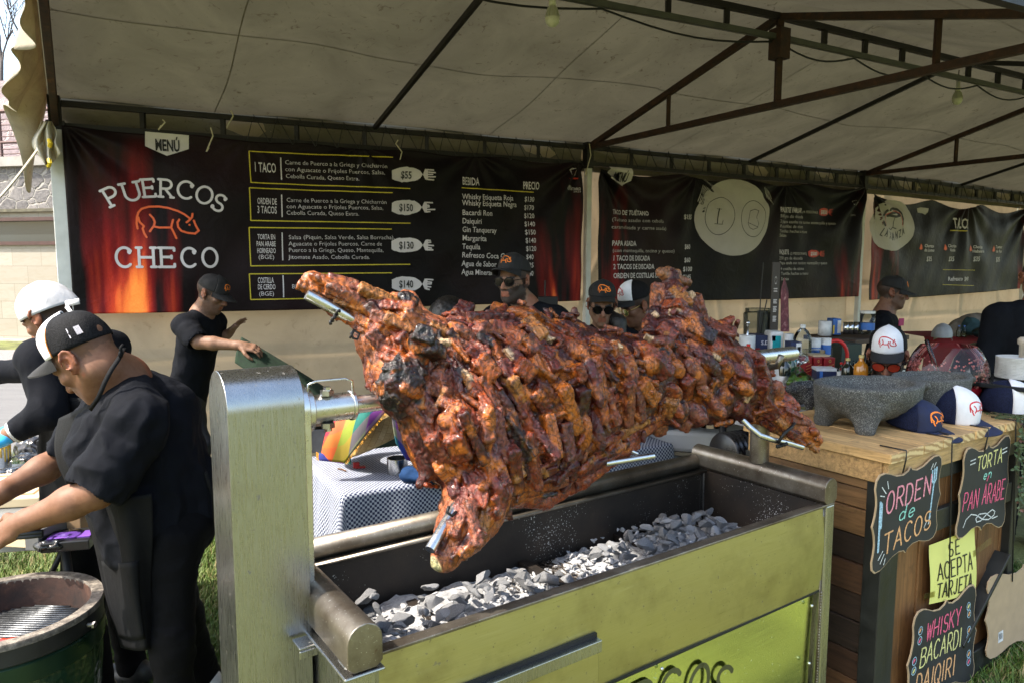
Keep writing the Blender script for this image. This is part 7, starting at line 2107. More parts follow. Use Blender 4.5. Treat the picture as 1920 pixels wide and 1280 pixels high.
# ================================================================ far right: red table, dome grill
rt_ = thing("red_table", "table with a deep red cloth against the far wall", "table", px(1800, 720, 6.6))
def rfl(x, y, Y): return px(x, y, Y)
mb = MB()
a0, a1 = px(1735, 632, 6.4), px(1900, 630, 6.4)
def redc(u, v):
    p = a0.lerp(a1, u)
    if v < .35: return p + Vector((-.0, .55 * (1 - v / .35), 0))
    k = (v - .35) / .65; return Vector((p.x - .10 * k * (1 - u * 1.6) + .012 * math.sin(u * 40) * k, p.y - .02 - .02 * math.sin(u * 33) * k, p.z - (p.z - GZ - .05) * k))
mb.grid(redc, 60, 24); mb.build("cloth", plain("deep_red_cloth", (.16, .006, .010), .8, 0, .2, 8), rt_, smooth=True)
for x in (1745, 1890):
    mb = MB(); p = px(x, 640, 6.6); mb.tube([p, Vector((p.x, p.y, GZ))], .02, 8); mb.build("leg", M_dark, rt_)
cg = px(1832, 742, 4.9); kk = 4.9 / FPX; kg = thing("dome_grill", "dark brown domed charcoal grill with a broad top handle", "grill", Vector((cg.x, cg.y, GZ)))
M_enam = plain("brown_enamel", (.030, .014, .010), .18, 0, .2, 5, coat=.5); M_enamg = plain("grey_band", (.25, .24, .22), .4, .6)
mb = MB(); mb.lathe([(0, 74 * kk + .03), (12 * kk, 74 * kk + .028), (28 * kk, 66 * kk + .022), (42 * kk, 48 * kk + .01), (49 * kk, 26 * kk), (50 * kk, 14 * kk)], Vector((cg.x, cg.y, cg.z + 20 * kk)), 40); mb.build("lid", M_enam, kg, smooth=True)
mb = MB(); mb.lathe([(51 * kk, 12 * kk), (51.5 * kk, 16 * kk), (50.5 * kk, 17 * kk)], Vector((cg.x, cg.y, cg.z + 20 * kk)), 40); mb.build("rim_band", M_enamg, kg, smooth=True)
mb = MB(); mb.lathe([(50 * kk, 11 * kk), (48 * kk, -30 * kk), (36 * kk, -60 * kk), (0, -70 * kk)], Vector((cg.x, cg.y, cg.z + 20 * kk)), 40); mb.build("bowl", M_enam, kg, smooth=True)
mb = MB(); h0 = Vector((cg.x, cg.y - 12 * kk, cg.z + 92 * kk)); mb.tube([h0 + Vector((-.05, 0, .0)), h0 + Vector((-.045, 0, .035)), h0 + Vector((.045, 0, .035)), h0 + Vector((.05, 0, .0))], .012, 10); mb.build("handle", M_enamg, kg, smooth=True)
for k in range(3):
    a = 2.1 * k + .4; mb = MB(); mb.tube([Vector((cg.x + .1 * math.cos(a), cg.y + .1 * math.sin(a), cg.z - .1)), Vector((cg.x + .22 * math.cos(a), cg.y + .22 * math.sin(a), GZ))], .014, 8); mb.build("leg", M_dark, kg)
bottle(1857, 632, 6.3, 8, 34, "small green bottle beside the clear bags", G_green, Pg, (Pw, .2, .4), group="green bottles on the red table"); bottle(1869, 632, 6.3, 9, 32, "green bottle in the middle of the red table's row", G_green, Pg, (Pn, .2, .45), group="green bottles on the red table"); bottle(1881, 632, 6.3, 8, 32, "green bottle nearest the black figure", G_green, Pg, (Pn, .2, .45), group="green bottles on the red table")
bottle(1797, 632, 6.3, 9, 22, "clear water bottle with a blue neck, left on the red table", G_clear, Pb, shape='soda', group="water bottles"); bottle(1807, 632, 6.32, 9, 22, "clear water bottle beside the folded sacking", G_clear, Pb, shape='soda', group="water bottles")
o = blob("sack", [E_(px(1808, 612, 6.5), (.20, .12, .07), Matrix.Rotation(.0, 3, 'Z') @ Matrix.Rotation(-.45, 3, 'Y'), .03), E_(px(1822, 606, 6.5), (.10, .1, .08), None, .03)], .014, mat_cloth("grey_sacking", (.16, .14, .12)), None, 1, folds(14, .02, 3)); tag(o, "heap of grey folded sacking on the red table", "sack")
o = blob("teal_rag", [E_(px(1832, 618, 6.35), (.13, .08, .05), None, .03), E_(px(1820, 608, 6.4), (.06, .06, .06), None, .03)], .012, mat_cloth("teal_rag_cloth", (.03, .06, .07)), None, 1, folds(18, .02, 7)); tag(o, "crumpled dark teal rag on the red table", "rag")
o = blob("clear_bag", [E_(px(1858, 624, 6.25), (.15, .1, .055), None, .03), E_(px(1782, 628, 6.2), (.09, .07, .03), None, .03)][:1], .012, M_tub, None, 1, folds(20, .02, 9)); tag(o, "crumpled clear plastic bag at the red table's end", "bag")
p_ = px(1766, 632, 6.2); t_ = thing("trucker_cap", "pale grey cap lying on the red table", "cap", p_)
build_cap("cap", t_, p_, Vector((.5, .6, 0)), Vector((0, 0, 1)), .95, front=plain("grey_cap_cloth", (.3, .31, .34), .8), back=bpy.data.materials["grey_cap_cloth"], brim=bpy.data.materials["grey_cap_cloth"])
mb = MB(); p_ = px(1027, 568, 5.2); mb.box(p_, (.14, .1, .09)); mb.tube([p_ + Vector((-.02, 0, .04)), p_ + Vector((-.02, 0, .16))], .006, 6); tag(mb.build("card_reader_stand", M_dark, bevel=.005), "small black device with a short aerial behind the pig's back", "device")
mb = MB(); p_ = px(910, 594, 4.6); mb.box(p_, (.05, .05, .05)); tag(mb.build("phone_mount", M_dark, bevel=.004), "small black mount peeking over the pig's back", "mount")
mb = MB(); p_ = px(945, 588, 4.4); mb.lathe([(0, -.02), (.022, -.02), (.022, .02), (.02, .022), (0, .022)], p_, 16); tag(mb.build("steel_tin", M_stl, smooth=True), "little steel tin by the bearded man's elbow", "tin")
mb = MB(); p_ = px(1077, 590, 2.55); mb.lathe([(0, -.03), (.008, -.03), (.012, -.005), (.0135, .012), (.009, .024), (0, .028)], p_, 12); tag(mb.build("wooden_peg", plain("burnt_peg", (.10, .03, .015), .5), smooth=True), "small browned bone stub standing up from the pig's back", "bone")
# ================================================================ people
def mat_skin():
    t = NT("skin"); a = t.n("VertexColor"); a.layer_name = "Col"; co = t.coord(); n = t.noise(co, 60, 4, .6); f = t.noise(co, 420, 3)
    t.set(base=t.mix(1, a.outputs[0], t.ramp(n, [(.3, (.84, .80, .78)), (.7, (1.12, 1.14, 1.16))]), 'MULTIPLY'), rough=.58, spec=.35, sss=.08)
    t.b.inputs["Subsurface Radius"].default_value = (.012, .004, .002); t.b.inputs["Subsurface Scale"].default_value = .3
    t.bump(f, .18, .0012); return t.m
M_skin = mat_skin()
M_tee = mat_cloth("black_tee", (.0058, .0066, .0095)); M_jean = mat_cloth("black_jeans", (.0042, .0042, .005)); M_apron = mat_cloth("black_apron", (.0068, .0070, .0078), .7)
M_grey_jean = mat_cloth("washed_black_jeans", (.035, .036, .042)); M_white = mat_cloth("white_cloth", (.48, .48, .50)); M_shoe = plain("shoe_leather", (.03, .03, .03), .5)
M_sneak = plain("white_sneaker", (.6, .58, .55), .5, 0, .3, 20); M_hair = plain("black_hair", (.008, .007, .007), .42, 0, .4, 60, .5, 300)
M_lens = plain("sunglass_lens", (.006, .005, .005), .12, 0, .1, spec=.15); M_gold = plain("gold_metal", (.5, .36, .12), .3, 1)
HAIRC = np.array([.010, .008, .008])

def head_prims(c, Rm, s=1.0, jaw=1.0, detail=True):
    q = lambda x, y, z: Vector(c) + Rm @ Vector((x, y, z)) * s
    P_ = [E_(q(0, -.018, .035), (.0755 * s, .097 * s, .086 * s), Rm, .02), E_(q(0, .022, -.035), (.060 * s, .070 * s, .075 * s), Rm, .03),
          C_(q(.050, -.008, -.058), q(.012, .066, -.098), .022 * s, .020 * s, .03), C_(q(-.050, -.008, -.058), q(-.012, .066, -.098), .022 * s, .020 * s, .03),
          E_(q(0, .074, -.102), (.020 * s * jaw, .016 * s, .015 * s), Rm, .012), E_(q(0, .04, -.085), (.045 * s * jaw, .04 * s, .03 * s), Rm, .02)]
    for sx in (1, -1):
        P_ += [E_(q(.043 * sx, .062, -.020), (.022 * s, .020 * s, .018 * s), Rm, .02), C_(q(.012 * sx, .088, .020), q(.050 * sx, .070, .018), .009 * s, .008 * s, .012)]
        e = E_(q(.032 * sx, .097, -.001), (.019 * s, .014 * s, .011 * s), Rm, .010); e['op'] = 'sub'; P_.append(e)
        P_ += [E_(q(.032 * sx, .076, -.002), (.0145 * s, .0125 * s, .0105 * s), Rm, .003)]
    P_ += [C_(q(0, .088, .006), q(0, .113, -.030), .008 * s, .0115 * s, .010), C_(q(0, .100, -.020), q(0, .110, -.034), .011 * s, .012 * s, .006)]
    for sx in (1, -1): P_.append(E_(q(.0125 * sx, .098, -.036), (.009 * s, .011 * s, .008 * s), Rm, .005))
    P_ += [E_(q(0, .080, -.060), (.032 * s, .018 * s, .022 * s), Rm, .014),
           C_(q(-.020, .088, -.062), q(.020, .088, -.062), .0050 * s, None, .005), E_(q(0, .095, -.060), (.012 * s, .006 * s, .0052 * s), Rm, .004),
           C_(q(-.017, .088, -.073), q(.017, .088, -.073), .0055 * s, None, .005), E_(q(0, .094, -.074), (.012 * s, .006 * s, .006 * s), Rm, .004)]
    m = C_(q(-.024, .099, -.0675), q(.024, .099, -.0675), .0028 * s, None, .004); m['op'] = 'sub'; P_.append(m)
    for sx in (1, -1):                                             # ears
        Re = Rm @ Matrix.Rotation(R(-22 * sx), 3, 'Z') @ Matrix.Rotation(R(12), 3, 'X')
        P_.append(E_(q(.079 * sx, -.012, -.004), (.009 * s, .020 * s, .033 * s), Re, .006))
        for k in range(7):
            a0, a1 = R(-60 + 40 * k), R(-20 + 40 * k)
            pa = Vector((.005 * sx, .019 * math.cos(a0), .030 * math.sin(a0) + .002)); pb = Vector((.005 * sx, .019 * math.cos(a1), .030 * math.sin(a1) + .002))
            P_.append(C_(q(.083 * sx, -.012, -.002) + Re @ pa * s, q(.083 * sx, -.012, -.002) + Re @ pb * s, .0046 * s, None, .003))
        e = E_(q(.092 * sx, -.006, -.004), (.010 * s, .010 * s, .016 * s), Re, .004); e['op'] = 'sub'; P_.append(e)
        P_.append(E_(q(.080 * sx, .004, -.032), (.006 * s, .009 * s, .010 * s), Re, .005))
    return P_

def hand_prims(w, d, n, side, curl=.5, s=1.0, spread=.12):
    """Hand from the wrist w along d, back of the hand facing n; side +1 puts the thumb towards d x n."""
    d = Vector(d).normalized(); n = Vector(n); n = (n - d * n.dot(d)).normalized(); t = d.cross(n) * side
    w = Vector(w); P_ = []
    pc = w + d * .050 * s
    P_.append(B_(pc, (.036 * s, .044 * s, .013 * s), Matrix((t, d, n)).transposed(), .012 * s, .012))
    P_.append(C_(w - d * .02, w + d * .03 * s, .028 * s, .026 * s, .02))
    L = [.072, .082, .076, .060]
    for i in range(4):
        o = (.029 - .0195 * i) * s
        b = w + d * (.088 if i in (1, 2) else .082) * s + t * o
        dd = (d + t * spread * (1.2 - .8 * i)).normalized(); p = b; a = curl * (.5 + .1 * i)
        r_ = (.0092 if i < 3 else .0080) * s
        P_.append(C_(b - d * .025 * s, b, .011 * s, r_ * 1.1, .006))
        for k, f in enumerate((.45, .32, .23)):
            a2 = a * (k + .6) * 1.25
            v = dd * math.cos(a2) - n * math.sin(a2)
            e = p + v * L[i] * f * s * 1.02
            P_.append(C_(p, e, r_ * (1 - .08 * k), r_ * (1 - .08 * (k + 1)), .004)); p = e
    b = w + d * .022 * s + t * .030 * s
    v1 = (d * .65 + t * .72 - n * .25).normalized(); v2 = (d * .85 + t * .35 - n * (.25 + curl * .3)).normalized()
    m = b + v1 * .042 * s; e = m + v2 * .034 * s; e2 = e + (v2 * .8 - t * .3 * curl).normalized() * .026 * s
    P_ += [C_(b, m, .0155 * s, .0125 * s, .012), C_(m, e, .0118 * s, .0105 * s, .004), C_(e, e2, .0103 * s, .0085 * s, .004)]
    return P_

def skin_cols(tone, heads):
    """Skin colour with lips, brows, beard and cropped hair, in head coordinates."""
    tone = np.array(tone)
    def f(V, lab):
        c = np.tile(tone, (len(V), 1)) * (1 + .10 * fbm(V, 9, 3, 2))[:, None]
        for (hc, Rm, s, beard, hair) in heads:
            q = (V - np.array(hc)) @ np.array(Rm) / s
            near = (np.linalg.norm(q, axis=1) < .19)
            x, y, z = q[:, 0], q[:, 1], q[:, 2]
            jit = .006 * vnoise(V, 260, 5) + .006 * vnoise(V, 90, 6)
            red = near & (np.abs(x) < .024) & (z < -.054) & (z > -.082) & (y > .084); c[red] = tone * np.array([1.05, .68, .62])
            ear = near & (np.abs(x) > .076) & (y < .02); c[ear] = tone * np.array([1.12, .85, .78])
            nose = near & (np.abs(x) < .02) & (y > .10); c[nose] = tone * np.array([1.08, .9, .86])
            br = near & (np.abs(x) > .012) & (np.abs(x) < .052) & (z > .012 + jit * .4) & (z < .026 + jit * .4) & (y > .06); c[br] = HAIRC * 1.5
            if hair:
                top = near & (z > (-.045 if hair == 'short' else -.02) + jit + np.clip(y + .02, 0, 1) * 1.1) & (y < .045 - np.clip(.03 - z, 0, .05) * .4 + jit) & (np.abs(x) < .0765) & (z > -.075)
                kk_ = .16 if hair == 'short' else .62; c[top] = c[top] * kk_ + HAIRC * (1 - kk_) * .9
            if beard:
                lev = {'full': .9, 'stubble': .45, 'goatee': .9}[beard]
                bz = near & (z < -.048 + .03 * np.clip((np.abs(x) - .02) / .04, 0, 1) + jit) & (y > -.005 + jit) & (z > -.135)
                mous = near & (np.abs(x) < .034) & (z < -.041 + jit * .3) & (z > -.056) & (y > .085)
                if beard == 'goatee': bz = bz & (np.abs(x) < .026) & (z < -.080)
                else: bz = bz | mous
                bz = bz & ~red
                c[bz] = c[bz] * (1 - lev) + HAIRC * 1.6 * lev
        return np.clip(c, 0, 1)
    return f

def glasses(parent, c, Rm, s=1.0, lens=None, tint=None, thin=False):
    q = lambda x, y, z: Vector(c) + Rm @ Vector((x, y, z)) * s
    m = MB()
    for sx in (1, -1):
        pts = []
        for k in range(17):
            a = 2 * math.pi * k / 16
            X = (.0335 + .0285 * math.cos(a) + (.003 * math.sin(a) if a < 3 else -.003)) ; Z = -.002 + .0235 * math.sin(a) * (1 if math.sin(a) > 0 else 1.1)
            pts.append(q(X * sx, .103 - .25 * max(0, X - .03), Z))
        cpt = q(.0335 * sx, .105, -.002)
        m.add([cpt] + pts[:-1], [(0, 1 + k, 1 + (k + 1) % 16) if sx > 0 else (0, 1 + (k + 1) % 16, 1 + k) for k in range(16)])
    m.build("lens", lens or M_lens, parent, smooth=True)
    m = MB()
    for sx in (1, -1):
        pts = [q((.0335 + .029 * math.cos(2 * math.pi * k / 16)) * sx, .1035 - .25 * max(0, .0335 + .029 * math.cos(2 * math.pi * k / 16) - .03), -.002 + .024 * math.sin(2 * math.pi * k / 16)) for k in range(17)]
        m.tube(pts, .0013 if thin else .0022, 5); m.tube([q(.062 * sx, .096, .008), q(.076 * sx, .06, .010), q(.084 * sx, -.005, .014)], .002, 5)
    m.tube([q(-.006, .106, .008), q(0, .108, .011), q(.006, .106, .008)], .0018, 5)
    m.build("glasses_frame", tint or M_lens, parent, smooth=True)

def person(label, head, hf, hup, face, tone=(.30, .15, .085), scale=1.0, bulk=1.0, lean=0.0, pelvis=None, arms=(None, None), legs=None, sleeve=.22, shirt=None, trousers=None,
           beard=None, hair='short', h=.007, group=None, hands=(None, None), shirt_seed=1, long_sleeve=False, belly=0.0, neck_tilt=0, cap=None, specs=None, shoe=None, drop=None, sh_drop=0, fold=.006, extra_shirt=None, neck_off=None, sh_pos=None, hs=1.0, ab=None, lb=None, cu=.20):
    """One figure. head: world centre of the head; hf/hup: where the face and crown point; face: flat direction the chest faces.
    arms: ((elbow, wrist), (elbow, wrist)) left, right in world space or None for hanging arms."""
    ab = ab or bulk; lb = lb or bulk; s = scale; sH = scale * hs; head = Vector(head); Rm = orient(hf, hup)
    f = Vector((face[0], face[1], 0)).normalized(); rt = Vector((f.y, -f.x, 0)); up = Vector((0, 0, 1))
    neck = Vector(neck_off) if neck_off is not None else head - (Rm @ Vector((0, .035, .16))) * s - up * .02 * s
    pel = Vector(pelvis) if pelvis is not None else neck - up * .56 * s - f * lean
    ax = (neck - pel).normalized(); fw = (f - ax * f.dot(ax)).normalized(); Rb = Matrix((rt, fw, ax)).transposed()
    b = lambda x, y, t: pel.lerp(neck, t) + rt * x * s + fw * y * s       # t 0 pelvis .. 1 neck
    shl = [b(-.175 * bulk, .0, .90 - sh_drop), b(.175 * bulk, .0, .90 - sh_drop)]
    if sh_pos: shl = [Vector(sh_pos[0]) if sh_pos[0] is not None else shl[0], Vector(sh_pos[1]) if sh_pos[1] is not None else shl[1]]
    if legs is None:
        hp = [b(-.09, 0, -.02), b(.09, 0, -.02)]
        legs = [(p, Vector((p.x, p.y, 0)) + f * .03 + up * (GZ + .50 * s), Vector((p.x, p.y, 0)) - f * .02 + up * (GZ + .09)) for p in hp]
    sk = head_prims(head, Rm, sH)
    sk.append(C_(head - (Rm @ Vector((0, .020, .055))) * s, neck + ax * .02, .056 * s * (1 + (bulk - 1) * .6), .066 * s * bulk, .03))
    sk.append(C_(shl[0].lerp(shl[1], .25), shl[0].lerp(shl[1], .75), .05 * s, None, .05)); sk.append(C_(neck, pel, .075 * s, .09 * s, .05))
    sh = [E_(b(0, .01, .70), (.175 * s * bulk, .118 * s * bulk, cu * s), Rb, .04), E_(b(0, .012 + belly * .5, .36), (.160 * s * bulk, .116 * s * bulk + belly, .20 * s), Rb, .05), E_(b(0, 0, .06), (.168 * s * bulk, .125 * s * bulk, .15 * s), Rb, .05),
          C_(shl[0], shl[1], .068 * s * bulk, None, .05), C_(shl[0].lerp(neck, .35), neck.lerp(shl[0], .25), .06 * s * bulk, .062 * s, .04), C_(shl[1].lerp(neck, .35), neck.lerp(shl[1], .25), .06 * s * bulk, .062 * s, .04)]
    sl_cut = []
    for i in (0, 1):
        sd = -1 if i == 0 else 1; S = shl[i]
        if arms[i] is None: E1, W1 = S - up * .29 * s + rt * .06 * sd - f * .02, S - up * .52 * s + rt * .05 * sd + f * .06
        else: E1, W1 = Vector(arms[i][0]), Vector(arms[i][1])
        sk += [C_(S, E1, .052 * s * ab, .043 * s * ab, .02), C_(E1, E1.lerp(W1, .35), .044 * s * ab, .043 * s * ab, .02), C_(E1.lerp(W1, .35), W1, .043 * s * ab, .028 * s, .02)]
        hd = hands[i]
        if hd: sk += hand_prims(W1, hd[0], hd[1], hd[2], hd[3], s * .98)
        else: sk += hand_prims(W1, W1 - E1, rt * sd + f * .2, sd, .5, s * .95)
        if long_sleeve:
            sh += [C_(S, E1, .068 * s * ab, .056 * s * ab, .03), FC(E1, E1.lerp(W1, .93), .056 * s * ab, .044 * s, .03)]
        else:
            d = (E1 - S); L = d.length; e = S + d * min(1.0, sleeve / L)
            sh += [C_(S, S.lerp(e, .7), .074 * s * ab, .072 * s * ab, .03), FC(S.lerp(e, .3), e, .074 * s * ab, .072 * s * ab, .02)]
            c_ = FC(S.lerp(e, .75), e + d.normalized() * .03, .062 * s * ab, .066 * s * ab, .004); c_['op'] = 'sub'; sl_cut.append(c_)
    # round neckline
    c_ = E_(neck + ax * .055 + fw * .02, (.070 * s * bulk, .085 * s * bulk, .055 * s), Rb, .008); c_['op'] = 'sub'; sl_cut.append(c_)
    if extra_shirt: sh += extra_shirt
    tr = [E_(pel, (.160 * s * bulk, .122 * s * bulk, .12 * s), Rb, .05)]
    for hp_, kn, an in legs:
        sk += [C_(hp_, kn, .065 * s, .05 * s, .03), C_(kn, an, .05 * s, .035 * s, .03)]
        tr += [C_(hp_, kn, .092 * s * lb, .068 * s * lb, .05), FC(kn, Vector(an) - up * .02, .066 * s * lb, .056 * s, .03), C_(kn, kn + (Vector(an) - Vector(kn)) * .1, .068 * s * lb, .065 * s * lb, .03)]
    ob = blob("person", sk, h * .8, M_skin, None, 1, None, skin_cols(tone, [(tuple(head), Rm, sH, beard, hair)]), loc=(pel.x, pel.y, GZ))
    tag(ob, label, "person", group)
    blob("shirt", sh + sl_cut, h, shirt or M_tee, ob, 1, folds(15, fold, shirt_seed, (1, 1, .8)))
    blob("trousers", tr, h * 1.3, trousers or M_jean, ob, 1, folds(13, .006, shirt_seed + 4, (1, 1, 1.6)))
    for hp_, kn, an in legs:
        an = Vector(an); g0 = Vector((an.x, an.y, an.z - .045))
        blob("shoe", [E_(g0 + f * .05, (.045, .135, .045), orient(f), .02), E_(g0 - f * .03 + up * .03, (.042, .06, .05), orient(f), .03)], .010, shoe or M_shoe, ob)
    if cap:
        kw = dict(cap); off = kw.pop('off', (0, -.004, .040)); tilt = kw.pop('tilt', 8); cf = Rm @ (Matrix.Rotation(R(-tilt), 3, 'X') @ Vector((0, 1, 0))); cu = Rm @ (Matrix.Rotation(R(-tilt), 3, 'X') @ Vector((0, 0, 1)))
        build_cap("cap", ob, head + Rm @ Vector(off) * sH, cf, cu, 1.0 * sH, **kw)
    if specs is not None: glasses(ob, head, Rm, sH, **specs)
    return ob, head, Rm, shl, neck, pel, Rb
capk = dict(front=M_blackcloth, back=M_blackcloth, brim=M_blackcloth, emb=M_emb_o, tall=.092, emb_size=.072)
capt = dict(front=M_whitefoam, back=M_meshk, brim=M_blackcloth, emb=M_emb_r, tall=.12, emb_size=.085)
U = Vector((0, 0, 1))

# ---- cook bending over the prep table, nearest on the left
hf = Vector((-.71, .13, -.69)); hup = Vector((-.66, .0, .75)); Rm = orient(hf, hup)
ear = px(131, 676, 1.96); S1_ = 1.05
HS = .90; head = ear + (Rm @ Vector((.078, .012, .002))) * S1_ * HS
neck = px(228, 722, 2.10)
near_sh, far_sh = px(258, 792, 1.97), px(205, 770, 2.36)
pelv = px(318, 985, 2.16)
eln, wrn = px(182, 920, 1.90), px(38, 982, 1.88)
elf, wrf = px(122, 856, 2.30), px(-6, 928, 2.12)
legs = [(px(322, 1010, 2.08), px(322, 1190, 2.05), px(338, 1520, 2.08)), (px(305, 1010, 2.30), px(345, 1150, 2.52), px(386, 1278, 2.78))]
legs[0][2].z = GZ + .09; legs[1][2].z = GZ + .09
man, head, Rm, shl, neck, pelv, Rb = person("stocky cook in a white fronted cap, black tee and apron, bending over the prep table", head, hf, hup, (-.82, .57), (0.178, 0.083, 0.045), S1_, 1.02, pelvis=pelv,
    arms=((eln, wrn), (elf, wrf)), legs=legs, sleeve=.25, beard='goatee', hair='fade', hs=HS, ab=.98, lb=.80, cu=.145, h=.0052, hands=((Vector((-.75, -.10, -.42)), Vector((.15, -.55, .80)), 1, .85), (Vector((-.8, -.2, -.5)), Vector((0, -.4, .9)), -1, .8)), neck_off=neck, sh_pos=(near_sh, far_sh), belly=.05,
    cap=dict(capt, off=(0, -.010, .030), tilt=-20, tall=.108, F0=1.3, emb=M_emb_r, brim_len=.088, brim_curl=.026, brim_drop=.012), fold=.014, shirt_seed=3, shoe=M_sneak)
# cap side print and piping, apron, neck strap
S1_ *= HS; capc = head + Rm @ Vector((0, -.010, .030)) * S1_
def cside(th, t):
    f_ = (1 - t ** 2.6) ** (1 / 2.1); fr = max(0, math.cos(th))
    return capc + Rm @ (Matrix.Rotation(R(20), 3, 'X') @ Vector((.0862 * f_ * math.sin(th), .1062 * f_ * math.cos(th) - .01 * t * t * fr, .108 * (1 + .1 * fr) * t))) * S1_
mb = MB()
for k in range(8):
    mb.tube([cside(-2.25 - .022 * k, .26), cside(-2.25 - .022 * k, .50)], .0008, 4)
mb.tube([cside(-2.05, .24), cside(-2.05, .52)], .0018, 4)
mb.build("cap_print", M_print_w, man)
mb = MB(); mb.tube([cside(-1.3, v / 12 * .97) for v in range(13)], .002, 6); mb.build("cap_piping", M_piping, man, smooth=True)
def apr(u, v):
    # near edge (u=0) hangs at the thigh, outer edge swings forward
    xn = 284 + 4 * v + 2 * math.sin(v * 8); yn = 925 + 290 * v
    xf = 140 + 84 * v ** .8 + 3 * math.sin(v * 7); yf = 930 + 283 * v
    x = xn + (xf - xn) * u; y = yn + (yf - yn) * u + 5 * math.sin(u * 3.1)
    Y = 1.955 + .05 * v + .20 * u * u - .05 * math.sin(u * math.pi) + .014 * math.sin(u * 9 + v * 2)
    return px(x, y, Y)
mb = MB(); mb.grid(apr, 30, 34); o = mb.build("apron_skirt", M_apron, man, smooth=True); sm = o.modifiers.new("t", 'SOLIDIFY'); sm.thickness = .003
mb = MB(); mb.grid(lambda u, v: apr(.22 + .70 * u, .42 + .5 * v) + Vector((0, -.005 - .004 * math.sin(math.pi * u), 0)), 16, 14); o = mb.build("apron_pocket", M_apron, man, smooth=True); sm = o.modifiers.new("t", 'SOLIDIFY'); sm.thickness = .003
def bib(u, v):
    a = px(112, 784, 2.18).lerp(px(170, 757, 2.02), u); b = px(135, 920, 2.14).lerp(px(230, 930, 2.0), u)
    return a.lerp(b, v) + Vector((-.03 * math.sin(math.pi * v), -.012 * math.sin(math.pi * u), 0))
mb = MB(); mb.grid(bib, 14, 18); o = mb.build("apron_bib", M_apron, man, smooth=True); sm = o.modifiers.new("t", 'SOLIDIFY'); sm.thickness = .003
def strap(name, pts, w, mat, parent):
    m = MB(); pts = [Vector(p) for p in pts]; vs = []
    for i, p in enumerate(pts):
        t_ = (pts[min(i + 1, len(pts) - 1)] - pts[max(i - 1, 0)]).normalized(); sd = t_.cross(Vector((.2, -1, .1))).normalized()
        vs += [p - sd * w / 2, p + sd * w / 2]
    m.add(vs, [(2 * i, 2 * i + 1, 2 * i + 3, 2 * i + 2) for i in range(len(pts) - 1)]); o = m.build(name, mat, parent, smooth=True)
    sm = o.modifiers.new("t", 'SOLIDIFY'); sm.thickness = .003; return o
strap("apron_strap", [px(168, 768, 1.95), px(184, 745, 1.935), px(196, 716, 1.94), px(208, 693, 1.955), px(222, 672, 1.98), px(232, 652, 2.03)], .012, M_apron, man)
mb = MB(); mb.ball(px(226, 664, 1.985), (.006, .008, .011), 10); mb.tube([px(227, 660, 1.985), px(226, 652, 1.99), px(231, 646, 1.99)], .005, 6); mb.build("strap_knot", M_apron, man, smooth=True)
mb = MB(); mb.tube([px(386, 885, 2.06), px(400, 930, 2.1), px(404, 985, 2.14)], .006, 6); mb.build("apron_tie", M_apron, man, smooth=True)
# tongs in his hand
tg = thing("tongs", "dark steel tongs in the near cook's hand", "tongs", px(55, 1003, 1.86))
for off in (0, 6):
    mb = MB(); mb.tube([px(10, 1004 + off * .4, 1.86), px(40, 1000 + off, 1.86), px(80, 996 + off, 1.87)], .007, 8); mb.build("arm", M_dark, tg, smooth=True)

# ---- white capped cook behind him
hf = Vector((-.80, .15, -.58)); hup = Vector((-.58, .0, .80)); Rm = orient(hf, hup)
head = px(92, 592, 2.75)
wk, head, Rm, shl, neck, pel, Rb = person("cook in a tied white skull cap and black jacket leaning over the table", head, hf, hup, (-.9, .2), (0.198, 0.092, 0.050), .98, 1.0,
    pelvis=px(185, 860, 2.75), neck_off=px(140, 640, 2.74), arms=((px(95, 770, 2.50), px(22, 812, 2.46)), (px(70, 690, 2.95), px(-60, 705, 3.0))), long_sleeve=True, h=.0075, hair='short',
    hands=((Vector((-.8, -.1, -.4)), Vector((0, -.5, .8)), 1, .7), None), shirt_seed=12)
mb = MB()
def skull(u, v):
    th = 2 * math.pi * u; t = v
    f_ = (1 - t ** 2.4) ** .5
    w = 1 + .02 * math.sin(th * 5 + 3 * t)
    return head + Rm @ Vector((.087 * f_ * math.sin(th) * w, -.016 + .112 * f_ * math.cos(th) * w, .008 + .030 * math.cos(th) * (1 - t) + .125 * t)) * .98
mb.grid(skull, 40, 14); o = mb.build("skull_cap", M_white, wk, smooth=True); sm = o.modifiers.new("t", 'SOLIDIFY'); sm.thickness = .002
bk = head + Rm @ Vector((-.02, -.118, .0))
strap("cap_tie", [px(122, 570, 2.66), px(134, 568, 2.64), px(148, 565, 2.62)], .022, M_white, wk); strap("cap_tie", [px(124, 574, 2.64), px(132, 585, 2.62), px(150, 600, 2.58), px(172, 620, 2.56), px(186, 642, 2.56)], .014, M_white, wk)
mb = MB(); mb.tube([px(64, 788, 2.485), px(44, 800, 2.475), px(24, 811, 2.465)], [.047, .046, .040], 14); mb.build("shirt_cuff", M_white, wk, smooth=True)
W1 = px(22, 812, 2.46); gl = [dict(q) for q in hand_prims(W1, Vector((-.8, -.1, -.4)), Vector((0, -.5, .8)), 1, .7, .99)]
for q_ in gl:
    p_ = list(q_['p'])
    if p_[0] == 'c': p_[3] += .0022; p_[4] += .0022
    else: p_[2] = tuple(v + .002 for v in p_[2])
    q_['p'] = tuple(p_)
blob("blue_glove", gl, .006, plain("blue_nitrile", (.02, .30, .62), .35), wk)
mb = MB()
mb.grid(lambda u, v: px(76 + 85 * u - 4 * math.sin(v * 3), 745 + 215 * v, 2.52 + .06 * u + .03 * math.cos(u * 3)), 12, 14); o = mb.build("apron_bib", M_apron, wk, smooth=True); sm = o.modifiers.new("t", 'SOLIDIFY'); sm.thickness = .003

